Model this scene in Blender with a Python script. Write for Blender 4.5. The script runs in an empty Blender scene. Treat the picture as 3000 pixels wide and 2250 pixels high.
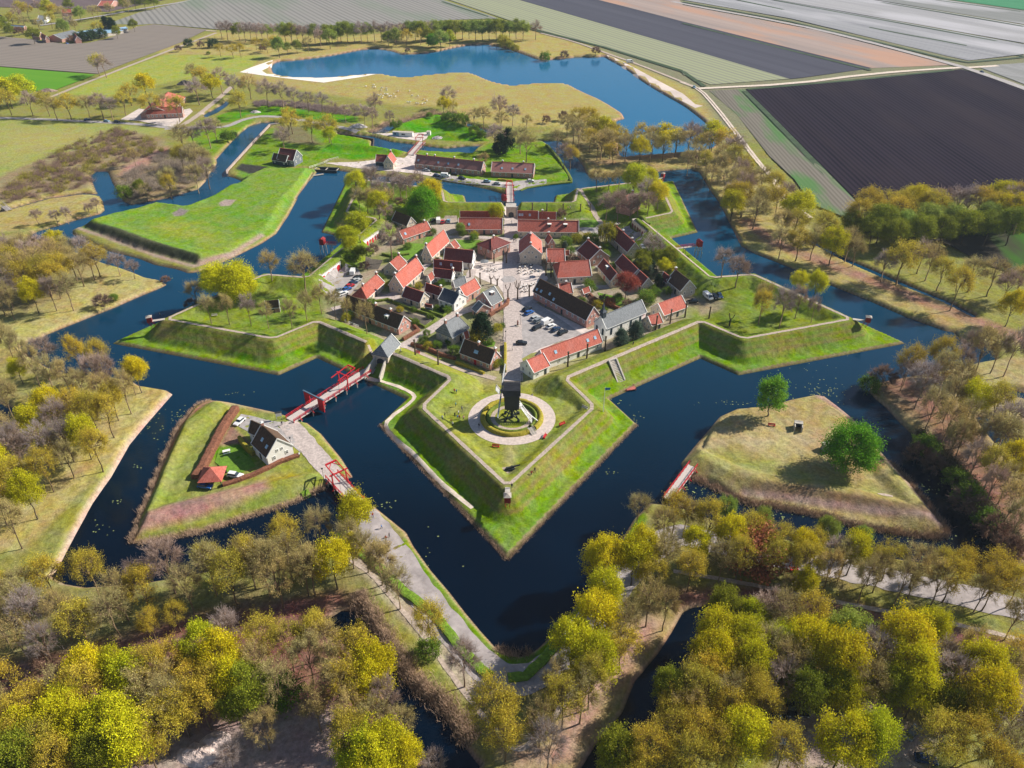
import bpy, bmesh, math, random
import numpy as np
from mathutils import Vector, Matrix, noise as mnoise
R = math.radians
C = bpy.context.scene.collection
sc = bpy.context.scene
rnd = random.Random(7)

# ------------------------------------------------------------------ camera
CAMH = 150.0; FPX = 2270.0; PITCH = R(34.3)       # photo is 3000 x 2250 pixels
cam = bpy.data.cameras.new('camera'); camo = bpy.data.objects.new('camera', cam); C.objects.link(camo)
camo.location = (0, 0, CAMH); camo.rotation_euler = (R(90) - PITCH, 0, 0)
cam.sensor_width = 36.0; cam.lens = 36.0 * FPX / 3000.0; cam.clip_end = 6000; cam.clip_start = 1
sc.camera = camo
# ------------------------------------------------------------------ world and sun
SUN_EL = R(36); SUN_AZ = R(19)                     # direction towards the sun, from +x towards +y
w = bpy.data.worlds.new('World'); sc.world = w; w.use_nodes = True
nt = w.node_tree; sky = nt.nodes.new('ShaderNodeTexSky'); sky.sky_type = 'NISHITA'; sky.sun_disc = False
sky.sun_elevation = SUN_EL; sky.sun_rotation = R(90) - SUN_AZ; sky.air_density = 1.0; sky.dust_density = 0.6; sky.ozone_density = 2.0
bg = nt.nodes['Background']; bg.inputs['Strength'].default_value = 0.070
nt.links.new(sky.outputs[0], bg.inputs[0])
sl = bpy.data.lights.new('sun', 'SUN'); sl.energy = 5.0; sl.angle = R(0.5); sl.color = (1.0, 0.93, 0.82)
so = bpy.data.objects.new('sun', sl); C.objects.link(so)
so.rotation_euler = Vector((math.cos(SUN_EL)*math.cos(SUN_AZ), math.cos(SUN_EL)*math.sin(SUN_AZ), math.sin(SUN_EL))).to_track_quat('Z', 'Y').to_euler()
sc.view_settings.view_transform = 'Standard'; sc.view_settings.look = 'None'
sc.view_settings.exposure = 0.54; sc.view_settings.gamma = 1
sc.cycles.max_bounces = 5; sc.cycles.diffuse_bounces = 2; sc.cycles.glossy_bounces = 2; sc.cycles.transparent_max_bounces = 4
sc.cycles.use_denoising = True

# ------------------------------------------------------------------ surveying: picture point -> point on the land at a height
ORG = {'A': (0, 500, 2.212), 'B': (1000, 500, 2.212), 'C': (2000, 500, 2.212), 'D': (0, 1000, 2.212), 'E': (1000, 1000, 2.212),
       'F': (2000, 1000, 2.212), 'G': (0, 0, 2.212), 'H': (1000, 0, 2.212), 'I': (2000, 0, 2.212), 'J': (0, 1600, 2.212),
       'K': (1000, 1600, 2.212), 'L': (2000, 1600, 2.212), 'Z': (0, 0, 1.0), 'M': (2400, 850, 3.687), 'N': (2400, 1250, 3.687),
       'O': (900, 300, 3.687), 'Q': (0, 550, 3.687), 'R': (0, 950, 4.424), 'U': (550, 250, 4.424), 'V': (1600, 330, 3.687),
       'W': (1250, 1050, 3.686), 'X': (500, 1150, 3.403), 'Y': (900, 450, 5.53)}
def P(c, x, y, z=0.0):
    ox, oy, s = ORG[c]
    u = ox + x / s - 1500.0; v = oy + y / s - 1125.0
    dy = FPX*math.cos(PITCH) - v*math.sin(PITCH); dz = FPX*math.sin(PITCH) + v*math.cos(PITCH)
    t = (CAMH - z) / dz
    return (u*t, dy*t)
def T(c, s, z=0.0):
    """'x,y x,y ...' with an optional new sheet letter before a pair -> list of world xy"""
    out = []
    for tok in s.split():
        if tok[0].isalpha(): c = tok[0]; tok = tok[1:]
        if not tok: continue
        a, b = tok.split(',')
        out.append(P(c, float(a), float(b), z))
    return out
TOWN = 1.7; LAND = 1.3; CREST = 6.9
CX0, CY0 = -1.2, 294.5
SC = 150/130.0
def ring(pts):
    out = []
    for k in (0, 1, 2, 3, 4):
        a = R(72*k)
        for (x, y) in pts:
            x2, y2 = x*SC, y*SC
            out.append((CX0 + x2*math.cos(a) - y2*math.sin(a), CY0 + x2*math.sin(a) + y2*math.cos(a)))
    return out
FORT = ring([(-29.5, -72.6), (-35.6, -84.7), (0, -134.4), (35.6, -84.7), (29.2, -72.6)])
CRESTP = ring([(-16.4, -69.8), (-23.9, -84.6), (0, -117.4), (24, -84.6), (16.4, -69.8)])

# ------------------------------------------------------------------ polygons and distances
def seg_d2(px, py, a, b):
    ax, ay = a; bx, by = b; dx, dy = bx-ax, by-ay
    L = dx*dx+dy*dy + 1e-9
    t = np.clip(((px-ax)*dx + (py-ay)*dy)/L, 0, 1)
    return (px-ax-t*dx)**2 + (py-ay-t*dy)**2
def pdist(px, py, pts):
    d = np.full(px.shape, 1e12)
    for a, b in zip(pts[:-1], pts[1:]): d = np.minimum(d, seg_d2(px, py, a, b))
    return np.sqrt(d)
def sdf(px, py, poly, pad=60.0):
    """positive inside"""
    out = np.full(px.shape, -pad)
    xs = [p[0] for p in poly]; ys = [p[1] for p in poly]
    m = (px > min(xs)-pad) & (px < max(xs)+pad) & (py > min(ys)-pad) & (py < max(ys)+pad)
    if not m.any(): return out
    qx, qy = px[m], py[m]
    d = np.full(qx.shape, 1e12); ins = np.zeros(qx.shape, bool)
    n = len(poly)
    for i in range(n):
        a, b = poly[i], poly[(i+1) % n]
        d = np.minimum(d, seg_d2(qx, qy, a, b))
        if a[1] != b[1]:
            c = ((a[1] > qy) != (b[1] > qy)) & (qx < (b[0]-a[0])*(qy-a[1])/(b[1]-a[1]) + a[0])
            ins ^= c
    d = np.sqrt(d)
    out[m] = np.where(ins, d, -d)
    return out
def smooth(poly, n=1, closed=True):
    for _ in range(n):
        out = []
        m = len(poly)
        rng = range(m) if closed else range(m-1)
        if not closed: out.append(poly[0])
        for i in rng:
            a, b = poly[i], poly[(i+1) % m]
            out.append((a[0]*.75+b[0]*.25, a[1]*.75+b[1]*.25)); out.append((a[0]*.25+b[0]*.75, a[1]*.25+b[1]*.75))
        if not closed: out.append(poly[-1])
        poly = out
    return poly

# water outline of the outer moat (clockwise from the bottom of the V)
MOAT = T('K', '1160,715 1060,700 1000,660 900,550 800,430 700,300 580,160 465,0 E420,1240 200,1062 Z1062,1510 1010,1560 900,1610 700,1655 540,1690 400,1712 250,1722 '
         '190,1712 150,1690 D370,1480 480,1270 600,1050 720,880 840,670 930,560 1060,410 1118,345 1080,320 900,290 R1700,735 1300,680 850,640 600,560 380,420 250,300 380,230 560,185 '
         'Q480,1600 650,1530 900,1430 1230,1300 1500,1180 1720,1090 1800,1050 1740,1010 1580,980 1440,920 1300,870 1150,830 980,765 700,650 460,575 330,548 325,510 420,470 600,420 720,380 900,330 1080,285 1130,250 1110,150 '
         'A620,130 590,50 G590,1140 620,1112 700,1112 A730,80 760,130 800,200 850,222 1080,180 1250,130 U130,1350 230,1250 260,1180 330,1090 380,1010 370,960 450,870 600,700 700,610 800,530 950,490 1100,480 1190,492 1200,520 1060,540 '
         '850,760 510,1130 520,1180 600,1200 700,1240 700,1265 '
         '620,1320 G1480,1220 U300,1480 0,1612 A1220,250 1030,230 900,270 700,320 540,370 470,385 A475,415 700,520 900,570 1000,610 1150,640 1220,665 1300,655 1500,570 1700,470 1790,410 1870,290 1950,140 2030,20 '
         'U1400,1480 1560,1260 1690,1115 1740,1090 1900,1100 2212,1140 O610,765 730,800 900,805 1200,850 1420,850 1700,890 1950,940 2100,985 2130,1000 '
         'H1090,1248 1200,1215 1350,1195 1500,1182 1470,1130 1400,1010 1330,935 1300,915 1420,912 1440,940 1520,1010 1570,1080 V430,650 480,700 560,700 830,685 1020,660 1200,640 1400,620 1560,610 1660,650 1700,720 1780,850 1870,970 1950,1130 2030,1290 2100,1400 '
         'C330,395 380,490 470,540 600,590 760,655 950,740 1200,840 1450,950 1700,1040 M1450,455 1560,560 1700,590 1880,640 1900,755 1750,780 1500,840 1200,900 900,950 700,990 560,1018 540,1100 '
         '600,1170 720,1270 850,1410 1000,1560 N1000,100 1130,300 1330,480 1450,680 1600,900 1800,1140 2000,1370 2080,1500 2060,1570 F2120,1550 1700,1462 1200,1382 700,1292 300,1200 0,1085 '
         'E2080,1060 2000,1050 1900,1150 K1700,150 1560,340 1450,480 1300,640 1240,690')
CUT = T('U', '700,1265 620,1320')
RAVL = T('D', '850,1315 900,1150 980,970 1050,790 1150,570 1260,430 1370,385 1500,400 1640,430 1800,465 1870,490 1930,520 1990,530 2080,600 2212,760 E75,880 D2212,905 2110,940 1900,1045 1600,1140 1300,1235')
RAVR = T('F', '-10,790 70,690 240,490 350,440 500,430 560,420 700,380 850,350 920,360 1000,420 1100,500 1200,620 1340,780 1480,930 1600,1080 1715,1230 1680,1275 1560,1265 1300,1225 1100,1190 900,1130 700,1090 520,1060 400,1045 300,990 180,930 60,880 0,840')
LAKE = smooth(T('G', '1760,450 1770,480 1840,500 1950,505 2100,512 H60,492 250,481 340,500 420,508 560,490 770,472 850,480 960,530 1040,550 1110,560 1200,550 1340,540 1460,545 1560,600 1700,660 1860,765 1760,790 1790,850 '
         'V780,400 800,495 1000,472 1250,455 1500,430 1760,410 1850,330 1800,200 1720,110 1650,50 H2212,680 2100,620 1950,530 1850,450 1720,380 1700,365 1640,375 1540,370 1450,380 1330,390 1280,390 1200,360 1100,325 1020,300 900,285 '
         '780,300 600,340 500,350 400,355 300,325 180,315 0,350 G2100,370 1900,395 1790,400 1760,430'), 1)
CANAL = T('O', '330,330 460,345 700,370 900,425 1150,455 1300,478 1500,500 1700,478 1880,470 1830,500 1780,555 1500,545 1220,530 1080,550 900,532 690,495 700,425 560,392 340,360')
CREEK = T('O', '640,330 740,300 830,225 900,232 1100,185 1340,140 1500,115 1630,140 1600,155 1480,140 1340,165 1150,215 1000,265 900,300 860,340 720,350')
CREEK2 = T('O', '1720,225 1770,235 1850,275 1950,300 2010,310 2000,345 1900,335 1800,290 1730,260')
DITCHES = [T('K', '0,420 130,425 200,550 330,790 440,920 630,1050 750,1240 900,1430 760,1600 560,1420 430,1220 350,1070 230,920 90,740 0,620 J2090,500'),
    T('L', '170,385 100,560 30,740 K2130,950 2050,1100 1900,1250 1700,1438 1560,1600 1480,1560 1640,1300 1820,1080 1900,880 2050,700 2140,560 2212,430 L60,400'),
    T('R', '-300,1000 0,1035 150,1080 340,1130 220,1180 80,1275 -300,1230'),
    T('M', '1950,1060 2212,1110 2500,1150 2500,1260 2212,1190 2000,1120'),
    T('M', '1680,1380 1800,1540 1900,1659 N2080,340 2300,580 2400,400 2212,230 2080,130 1980,40 M2050,1600 1870,1420 1790,1360'),
    T('C', '800,440 860,462 1060,573 1310,680 1510,765 1710,845 1900,940 1885,960 1695,862 1505,785 1300,702 1050,592 830,470'),
    T('Q', '0,262 150,222 500,122 900,62 1090,80 1060,95 900,85 500,145 150,245 0,285'),
    T('G', '1330,770 1400,740 1470,690 1490,660 1475,645 1440,680 1380,715 1320,745')]
# raised faces of the outworks
RIM_R = T('F', '120,760 300,850 480,910 900,975 1300,1060 1560,1140 1400,970 1280,840 1150,690', 1.5)
RIM_G = T('A', '1290,610 900,510 540,370 700,300 1040,200 1200,215', 2.0)
WAY_GATE = T('B', '150,1270 270,1170 340,1110 420,1060', 3.0)
WAY_N = [(P('B', 1100, 175, 3)), (P('B', 1100, 330, 2))]
WALLS = [(P('Y', 920, 1545, TOWN), P('Y', 1170, 1370, TOWN)), (P('A', 2085, 735, TOWN), P('A', 2212, 640, TOWN)), (P('V', 920, 1240, TOWN), P('V', 1075, 1375, TOWN)), (P('B', 1068, 305, TOWN), P('B', 1132, 305, TOWN))]
MILL = P('W', 920, 640, 5.2)

def terrain(px, py):
    sf = sdf(px, py, FORT); si = np.maximum(sdf(px, py, RAVL), sdf(px, py, RAVR))
    land = np.maximum(np.maximum(-sdf(px, py, MOAT), sf), si)
    for wtr in [LAKE, CANAL, CREEK, CREEK2] + DITCHES: land = np.minimum(land, -sdf(px, py, wtr))
    z = LAND + 0*px
    z += 0.35*np.sin(px*0.021+1)*np.cos(py*0.017) 
    # ravelins
    d = pdist(px, py, RIM_R); inr = sdf(px, py, RAVR) > 0
    bowl = np.where(inr, 2.3, z)
    z = np.where(inr, np.maximum(np.where(sdf(px, py, T('F', '120,760 300,850 480,910 900,975 1300,1060 1560,1140 1400,970 1280,840 1150,690 1030,500 900,420 500,430 200,560')) > 0, 2.2, 1.0), 3.5 - np.maximum(d-1.2, 0)*0.5), z)
    d = pdist(px, py, RIM_G)
    ing = sdf(px, py, T('A', '1290,630 900,525 520,375 700,290 1040,195 1400,140 1700,0 2100,0 1900,200 1780,410 1500,570'))
    z = np.where(ing > 0, np.maximum(z, np.maximum(1.5+np.clip(ing*0.35, 0, 1.8), 4.8 - np.maximum(d-3.0, 0)*0.18) * np.clip(ing/4.0, 0, 1) + 1.0*(1-np.clip(ing/4.0, 0, 1))), z)
    # left ravelin: low bank along its faces
    inl = sdf(px, py, RAVL)
    d = pdist(px, py, T('D', '1400,460 1180,640 1050,850 900,1200 1300,1100 1700,1010 2000,940'))
    z = np.where(inl > 0, np.maximum(1.5, 3.2 - np.maximum(d-1.5, 0)*0.5), z)
    # fortress
    inside = sf > -1
    c = sdf(px, py, CRESTP)
    r = np.hypot(px-CX0, py-CY0)
    t = np.clip((r-82)/13.0, 0, 1); t = t*t*(3-2*t)
    front = 1 - np.clip((py-230)/30.0, 0, 1)
    lvl = TOWN + t*(2.0 + 1.5*front)
    zin = np.maximum(lvl, CREST - np.maximum(c-2.2, 0)*0.62)
    zout = np.maximum(0.95, CREST - np.maximum(-c-0.6, 0)*0.86)
    zf = np.where(c > 0, zin, zout)
    # ditch round the mill and its mound
    dm = np.hypot(px-MILL[0], py-MILL[1])
    zf = np.where(dm < 13.5, np.minimum(zf, 5.2), zf)
    # passages through the rampart
    dg = pdist(px, py, WAY_GATE); zf = np.where(dg < 5, np.minimum(zf, 2.0 + np.maximum(dg-2.6, 0)*2.4), zf)
    dg = pdist(px, py, WAY_N); zf = np.where(dg < 5, np.minimum(zf, 1.75 + np.maximum(dg-2.8, 0)*2.4), zf)
    # stepped cut with concrete stair on the right face
    for (wa, wb) in WALLS:
        ux, uy = wb[0]-wa[0], wb[1]-wa[1]; Lw = math.hypot(ux, uy); ux /= Lw; uy /= Lw
        t_ = (px-wa[0])*ux + (py-wa[1])*uy; n_ = (px-wa[0])*uy - (py-wa[1])*ux
        zf = np.where((t_ > -0.5) & (t_ < Lw+0.5) & (n_ > -0.2) & (n_ < 9), np.minimum(zf, TOWN), zf)
    z = np.where(inside, zf, z)
    # mounds between canal and creek, low dike
    d = pdist(px, py, T('O', '1000,290 1390,190 1560,260 1850,390 1500,390')); z = z + np.clip(2.6-d*0.35, 0, 2.2)*(sf < -5)
    d = pdist(px, py, T('O', '300,500 600,520 980,560')); z = z + np.clip(2.2-d*0.4, 0, 2)*(sf < -5)
    nz = np.sin(px*0.9+2*np.sin(py*0.37))*np.cos(py*0.83+2*np.sin(px*0.29)) + 0.6*np.sin(px*2.1+1.3*np.cos(py*1.1))*np.sin(py*1.9+px*0.4)
    rough = np.where(inside & (c > 9) & (r < 82), 0.0, np.where(inside & (np.abs(c) < 1.6), 0.06, 0.13)); z = z + nz*rough*(np.abs(dm) > 14)*np.clip((290-r)/60, 0, 1)
    zz = np.where(land > 0, np.minimum(z, land*0.9), np.maximum(land*0.7, -1.6))
    return zz, land

# ------------------------------------------------------------------ grid
def axis(parts):
    out = [parts[0][0]]
    for a, b, s in parts:
        n = max(1, int(round((b-a)/s)))
        out += list(np.linspace(a, b, n+1)[1:])
    return np.array(out)
GX = axis([(-2600, -900, 60), (-900, -420, 8), (-420, -210, 2.0), (-210, -125, 1.0), (-125, 125, 0.55), (125, 210, 1.0), (210, 420, 2.0), (420, 900, 8), (900, 2600, 60)])
GY = axis([(20, 60, 4), (60, 330, 0.6), (330, 460, 0.9), (460, 620, 1.6), (620, 1000, 4), (1000, 1500, 20), (1500, 4500, 100)])
XX, YY = np.meshgrid(GX, GY)
ZZ, LANDD = terrain(XX.ravel(), YY.ravel())
ZZ = ZZ.reshape(XX.shape); LANDD = LANDD.reshape(XX.shape)
def gz(x, y):
    i = int(np.clip(np.searchsorted(GX, x)-1, 0, len(GX)-2)); j = int(np.clip(np.searchsorted(GY, y)-1, 0, len(GY)-2))
    u = (x-GX[i])/(GX[i+1]-GX[i]); v = (y-GY[j])/(GY[j+1]-GY[j]); u = min(max(u, 0), 1); v = min(max(v, 0), 1)
    return float((ZZ[j, i]*(1-u)+ZZ[j, i+1]*u)*(1-v) + (ZZ[j+1, i]*(1-u)+ZZ[j+1, i+1]*u)*v)
def PG(c, x, y, dz=0.0):
    """picture point -> point on the terrain (dz above it)"""
    z = 1.5
    for _ in range(9):
        q = P(c, x, y, z+dz); z += (max(gz(*q), 0.0)-z)*0.6
    return (q[0], q[1], max(gz(*q), 0.0))

# ------------------------------------------------------------------ materials
MATS = {}
def node(nt, t, **kw):
    n = nt.nodes.new(t)
    for k, v in kw.items():
        if k.startswith('i_'): n.inputs[k[2:].replace('_', ' ')].default_value = v
        else: setattr(n, k, v)
    return n
def mat(name, col, rough=0.8, var=0.25, scale=1.5, col2=None, metal=0.0, bump=0.0, bscale=None, objcol=False, stretch=None, spec=0.3, detail=6, emit=None):
    if name in MATS: return MATS[name]
    m = bpy.data.materials.new(name); m.use_nodes = True; MATS[name] = m
    nt = m.node_tree; b = nt.nodes['Principled BSDF']
    b.inputs['Roughness'].default_value = rough; b.inputs['Metallic'].default_value = metal
    b.inputs['Specular IOR Level'].default_value = spec
    tc = node(nt, 'ShaderNodeTexCoord'); src = tc.outputs['Object']
    if stretch:
        mp = node(nt, 'ShaderNodeMapping'); mp.inputs['Scale'].default_value = stretch
        nt.links.new(src, mp.inputs['Vector']); src = mp.outputs[0]
    nz = node(nt, 'ShaderNodeTexNoise'); nz.inputs['Scale'].default_value = scale; nz.inputs['Detail'].default_value = detail; nz.inputs['Roughness'].default_value = 0.65
    nt.links.new(src, nz.inputs['Vector'])
    rp = node(nt, 'ShaderNodeValToRGB'); rp.color_ramp.elements[0].position = 0.32; rp.color_ramp.elements[1].position = 0.68
    c1 = [max(0, c*(1-var)) for c in col]; c2 = col2 if col2 else [min(1, c*(1+var)) for c in col]
    rp.color_ramp.elements[0].color = (*c1, 1); rp.color_ramp.elements[1].color = (*c2, 1)
    nt.links.new(nz.outputs['Fac'], rp.inputs['Fac']); out = rp.outputs['Color']
    if objcol:
        oi = node(nt, 'ShaderNodeObjectInfo'); mx = node(nt, 'ShaderNodeMix', data_type='RGBA', blend_type='MULTIPLY'); mx.inputs[0].default_value = 1.0
        nt.links.new(out, mx.inputs[6]); nt.links.new(oi.outputs['Color'], mx.inputs[7]); out = mx.outputs[2]
    nt.links.new(out, b.inputs['Base Color'])
    if bump:
        n2 = node(nt, 'ShaderNodeTexNoise'); n2.inputs['Scale'].default_value = bscale or scale*4; n2.inputs['Detail'].default_value = 4
        nt.links.new(src, n2.inputs['Vector'])
        bp = node(nt, 'ShaderNodeBump'); bp.inputs['Strength'].default_value = bump; bp.inputs['Distance'].default_value = 0.3
        nt.links.new(n2.outputs['Fac'], bp.inputs['Height']); nt.links.new(bp.outputs[0], b.inputs['Normal'])
    if emit: b.inputs['Emission Color'].default_value = (*emit, 1); b.inputs['Emission Strength'].default_value = 1
    return m
def leafmat(name, objcol=True):
    m = bpy.data.materials.new(name); m.use_nodes = True; MATS[name] = m
    nt = m.node_tree; b = nt.nodes['Principled BSDF']; b.inputs['Roughness'].default_value = 0.75; b.inputs['Specular IOR Level'].default_value = 0.15
    oi = node(nt, 'ShaderNodeObjectInfo'); g = node(nt, 'ShaderNodeNewGeometry')
    hs = node(nt, 'ShaderNodeHueSaturation'); 
    mr = node(nt, 'ShaderNodeMapRange'); mr.inputs['To Min'].default_value = 0.85; mr.inputs['To Max'].default_value = 1.18
    tn = node(nt, 'ShaderNodeAttribute', attribute_name='tone'); t2 = node(nt, 'ShaderNodeMath', operation='MAXIMUM'); t2.inputs[1].default_value = 0.0
    t3 = node(nt, 'ShaderNodeMath', operation='COMPARE'); nt.links.new(tn.outputs['Fac'], t3.inputs[0]); t3.inputs[1].default_value = 0; t3.inputs[2].default_value = 0.01; nt.links.new(t3.outputs[0], t2.inputs[1]); nt.links.new(tn.outputs['Fac'], t2.inputs[0])
    t4 = node(nt, 'ShaderNodeMath', operation='MULTIPLY'); nt.links.new(t2.outputs[0], t4.inputs[0]); nt.links.new(mr.outputs[0], t4.inputs[1])
    nt.links.new(g.outputs['Random Per Island'], mr.inputs['Value']); nt.links.new(t4.outputs[0], hs.inputs['Value'])
    mr2 = node(nt, 'ShaderNodeMapRange'); mr2.inputs['To Min'].default_value = 0.485; mr2.inputs['To Max'].default_value = 0.515
    nt.links.new(g.outputs['Random Per Island'], mr2.inputs['Value']); nt.links.new(mr2.outputs[0], hs.inputs['Hue'])
    nt.links.new(oi.outputs['Color'], hs.inputs['Color'])
    tr = node(nt, 'ShaderNodeBsdfTranslucent'); mx = node(nt, 'ShaderNodeMixShader'); mx.inputs[0].default_value = 0.3
    nt.links.new(hs.outputs[0], b.inputs['Base Color']); nt.links.new(hs.outputs[0], tr.inputs['Color'])
    nt.links.new(b.outputs[0], mx.inputs[1]); nt.links.new(tr.outputs[0], mx.inputs[2])
    nt.links.new(mx.outputs[0], nt.nodes['Material Output'].inputs['Surface'])
    return m
M_LEAF = leafmat('foliage')
M_BARK = mat('bark', (0.11, 0.085, 0.06), 0.9, 0.35, 2.0, objcol=True)

# ------------------------------------------------------------------ mesh helpers
def link(name, me, m=None, parent=None, loc=None, rot=None):
    o = bpy.data.objects.new(name, me); C.objects.link(o)
    if m is not None and me is not None and not me.materials:
        for q in (m if isinstance(m, (list, tuple)) else [m]): me.materials.append(q)
    if parent: o.parent = parent
    if loc: o.location = loc
    if rot: o.rotation_euler = rot
    return o
def npmesh(name, V, F, smoothf=False, mi=None):
    """V (n,3) float array, F (m,k) int array of k-gons"""
    me = bpy.data.meshes.new(name); V = np.asarray(V, np.float32); F = np.asarray(F, np.int32)
    me.vertices.add(len(V)); me.vertices.foreach_set('co', V.ravel())
    k = F.shape[1]; me.loops.add(F.size); me.loops.foreach_set('vertex_index', F.ravel())
    me.polygons.add(len(F)); me.polygons.foreach_set('loop_start', np.arange(0, F.size, k, dtype=np.int32))
    if smoothf: me.polygons.foreach_set('use_smooth', np.ones(len(F), bool))
    if mi is not None: me.polygons.foreach_set('material_index', np.asarray(mi, np.int32))
    me.update(calc_edges=True); return me
class MB:
    """collects boxes, bars, prisms and tubes; becomes ONE mesh"""
    def __init__(s): s.v = []; s.f = []
    def add(s, vs, fs):
        n = len(s.v); s.v += [tuple(v) for v in vs]; s.f += [tuple(i+n for i in f) for f in fs]; return s
    def box(s, x0, x1, y0, y1, z0, z1, M=None):
        vs = [(x, y, z) for z in (z0, z1) for y in (y0, y1) for x in (x0, x1)]
        if M: vs = [M @ Vector(v) for v in vs]
        return s.add(vs, [(0, 2, 3, 1), (4, 5, 7, 6), (0, 1, 5, 4), (2, 6, 7, 3), (0, 4, 6, 2), (1, 3, 7, 5)])
    def bar(s, a, b, w, h=None):
        a, b = Vector(a), Vector(b); h = h or w; d = b-a
        if d.length < 1e-5: return s
        x = d.normalized(); up = Vector((0, 0, 1)) if abs(x.z) < 0.95 else Vector((0, 1, 0))
        y = up.cross(x).normalized(); z = x.cross(y)
        vs = [a + y*(sy*w/2) + z*(sz*h/2) + d*t for sz in (-1, 1) for sy in (-1, 1) for t in (0, 1)]
        return s.add(vs, [(0, 2, 3, 1), (4, 5, 7, 6), (0, 1, 5, 4), (2, 6, 7, 3), (0, 4, 6, 2), (1, 3, 7, 5)])
    def tube(s, pts, rads, n=6, cap=True):
        base = len(s.v); pts = [Vector(p) for p in pts]
        for i, p in enumerate(pts):
            d = (pts[min(i+1, len(pts)-1)] - pts[max(i-1, 0)]).normalized()
            up = Vector((0, 0, 1)) if abs(d.z) < 0.9 else Vector((1, 0, 0))
            x = up.cross(d).normalized(); y = d.cross(x)
            for k in range(n):
                a = 2*math.pi*k/n; s.v.append(tuple(p + (x*math.cos(a) + y*math.sin(a))*rads[i]))
        for i in range(len(pts)-1):
            for k in range(n):
                a = base+i*n+k; b = base+i*n+(k+1) % n
                s.f.append((a, b, b+n, a+n))
        if cap:
            s.f.append(tuple(base+k for k in range(n))[::-1]); s.f.append(tuple(base+(len(pts)-1)*n+k for k in range(n)))
        return s
    def ext(s, poly, z0, z1):
        n = len(poly)
        vs = [(x, y, z0) for x, y in poly] + [(x, y, z1) for x, y in poly]
        return s.add(vs, [tuple(range(n))[::-1], tuple(range(n, 2*n))] + [(i, (i+1) % n, n+(i+1) % n, n+i) for i in range(n)])
    def mesh(s, name, smoothf=False):
        me = bpy.data.meshes.new(name); me.from_pydata(s.v, [], s.f)
        bm = bmesh.new(); bm.from_mesh(me); bmesh.ops.recalc_face_normals(bm, faces=bm.faces); bm.to_mesh(me); bm.free()
        if smoothf: me.polygons.foreach_set('use_smooth', [True]*len(me.polygons))
        me.update(); return me
    def build(s, name, m, parent=None, loc=None, rot=None, smoothf=False):
        return link(name, s.mesh(name, smoothf), m, parent, loc, rot)
def tag(o, label=None, cat=None, group=None, kind=None):
    if label: o['label'] = label
    if cat: o['category'] = cat
    if group: o['group'] = group
    if kind: o['kind'] = kind
    return o
def empty(name, loc, rz=0.0):
    o = bpy.data.objects.new(name, None); C.objects.link(o); o.location = loc; o.rotation_euler = (0, 0, rz); o.empty_display_size = 0.5
    return o
def copy_tree(o, parent=None):
    c = o.copy(); C.objects.link(c)
    if parent: c.parent = parent
    for ch in [q for q in o.children]: copy_tree(ch, c)
    return c
def structure(name, me, m): return tag(link(name, me, m), kind='structure')
# ================================================================== ground sheet
px, py = XX.ravel(), YY.ravel(); lz = LANDD.ravel(); zz = ZZ.ravel()
sF = sdf(px, py, FORT)
GREEN = (0.15, 0.25, 0.022); DRY = (0.36, 0.30, 0.105); OLIVE = (0.24, 0.235, 0.065); LITTER = (0.225, 0.12, 0.09); LUSH = (0.10, 0.25, 0.012)
SCRUB = (0.25, 0.17, 0.115); REED = (0.42, 0.28, 0.19); PINKSOIL = (0.38, 0.22, 0.17); SAND = (0.78, 0.68, 0.58)
col = np.tile(np.array(OLIVE), (len(px), 1)); 
def lay(mask, c):
    m = np.clip(mask, 0, 1)[:, None]; col[:] = col*(1-m) + np.array(c)*m
def zone(c, poly, f=3.0, a=1.0, n=0): lay((sdf(px, py, smooth(poly, n)) / f + 0.5)*a, c) if a == 1.0 else lay(np.clip(sdf(px, py, smooth(poly, n))/f+0.5, 0, 1)*a, c)
def band(c, pts, wd, f=1.5, a=1.0): lay(np.clip((wd - pdist(px, py, pts))/f + 0.5, 0, 1)*a, c)
pn = np.sin(px*0.13+np.sin(py*0.09)*2)*np.sin(py*0.11+np.sin(px*0.07)*2)        # slow patches
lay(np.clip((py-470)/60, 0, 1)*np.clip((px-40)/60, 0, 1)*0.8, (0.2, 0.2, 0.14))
zone(DRY, T('G', '900,300 1180,290 1400,215 2212,250 H600,200 1290,210 1720,350 2300,600 V1900,200 1850,400 0,290 H1400,830 1080,830 800,800 700,700 400,700 G2100,620 1560,540 1500,480 1750,380 1070,365'), 8)
zone((0.30, 0.33, 0.07), T('G', '1080,365 1700,375 1640,440 1540,480 1480,560 1200,520 850,600 700,640 430,620 700,490'), 6)
zone((0.28, 0.30, 0.085), T('G', '-300,760 500,790 900,830 1110,850 1000,900 700,950 350,1040 150,1150 40,1260 -300,1400'), 4)
zone((0.36, 0.31, 0.11), T('G', '0,860 500,850 800,880 500,960 200,1010 0,1060'), 30, 0.7)
zone((0.27, 0.21, 0.115), T('A', '-100,110 100,10 330,-80 600,-150 780,-260 1080,-190 1060,-60 1330,0 1330,90 1200,150 820,230 700,40 590,30 600,130 300,190 60,260 -100,240'), 4)
zone(PINKSOIL, T('G', '780,1100 900,1050 1080,960 1110,1000 960,1080 900,1160 800,1160'), 5)
zone(DRY, T('A', '-200,260 200,180 600,130 690,250 440,340 160,400 0,420 -200,400'), 4)
zone(LUSH, T('U', '360,430 600,350 1000,330 1400,350 1212,430 800,400 600,500 400,520'), 3); zone(GREEN, T('U', '560,560 400,560 100,600 0,740 250,860 330,940 600,690 780,540 900,450 760,430'), 3)
zone(LUSH, T('U', '960,270 1400,330 2212,440 2212,520 1900,510 1400,430 900,340'), 3)
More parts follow.
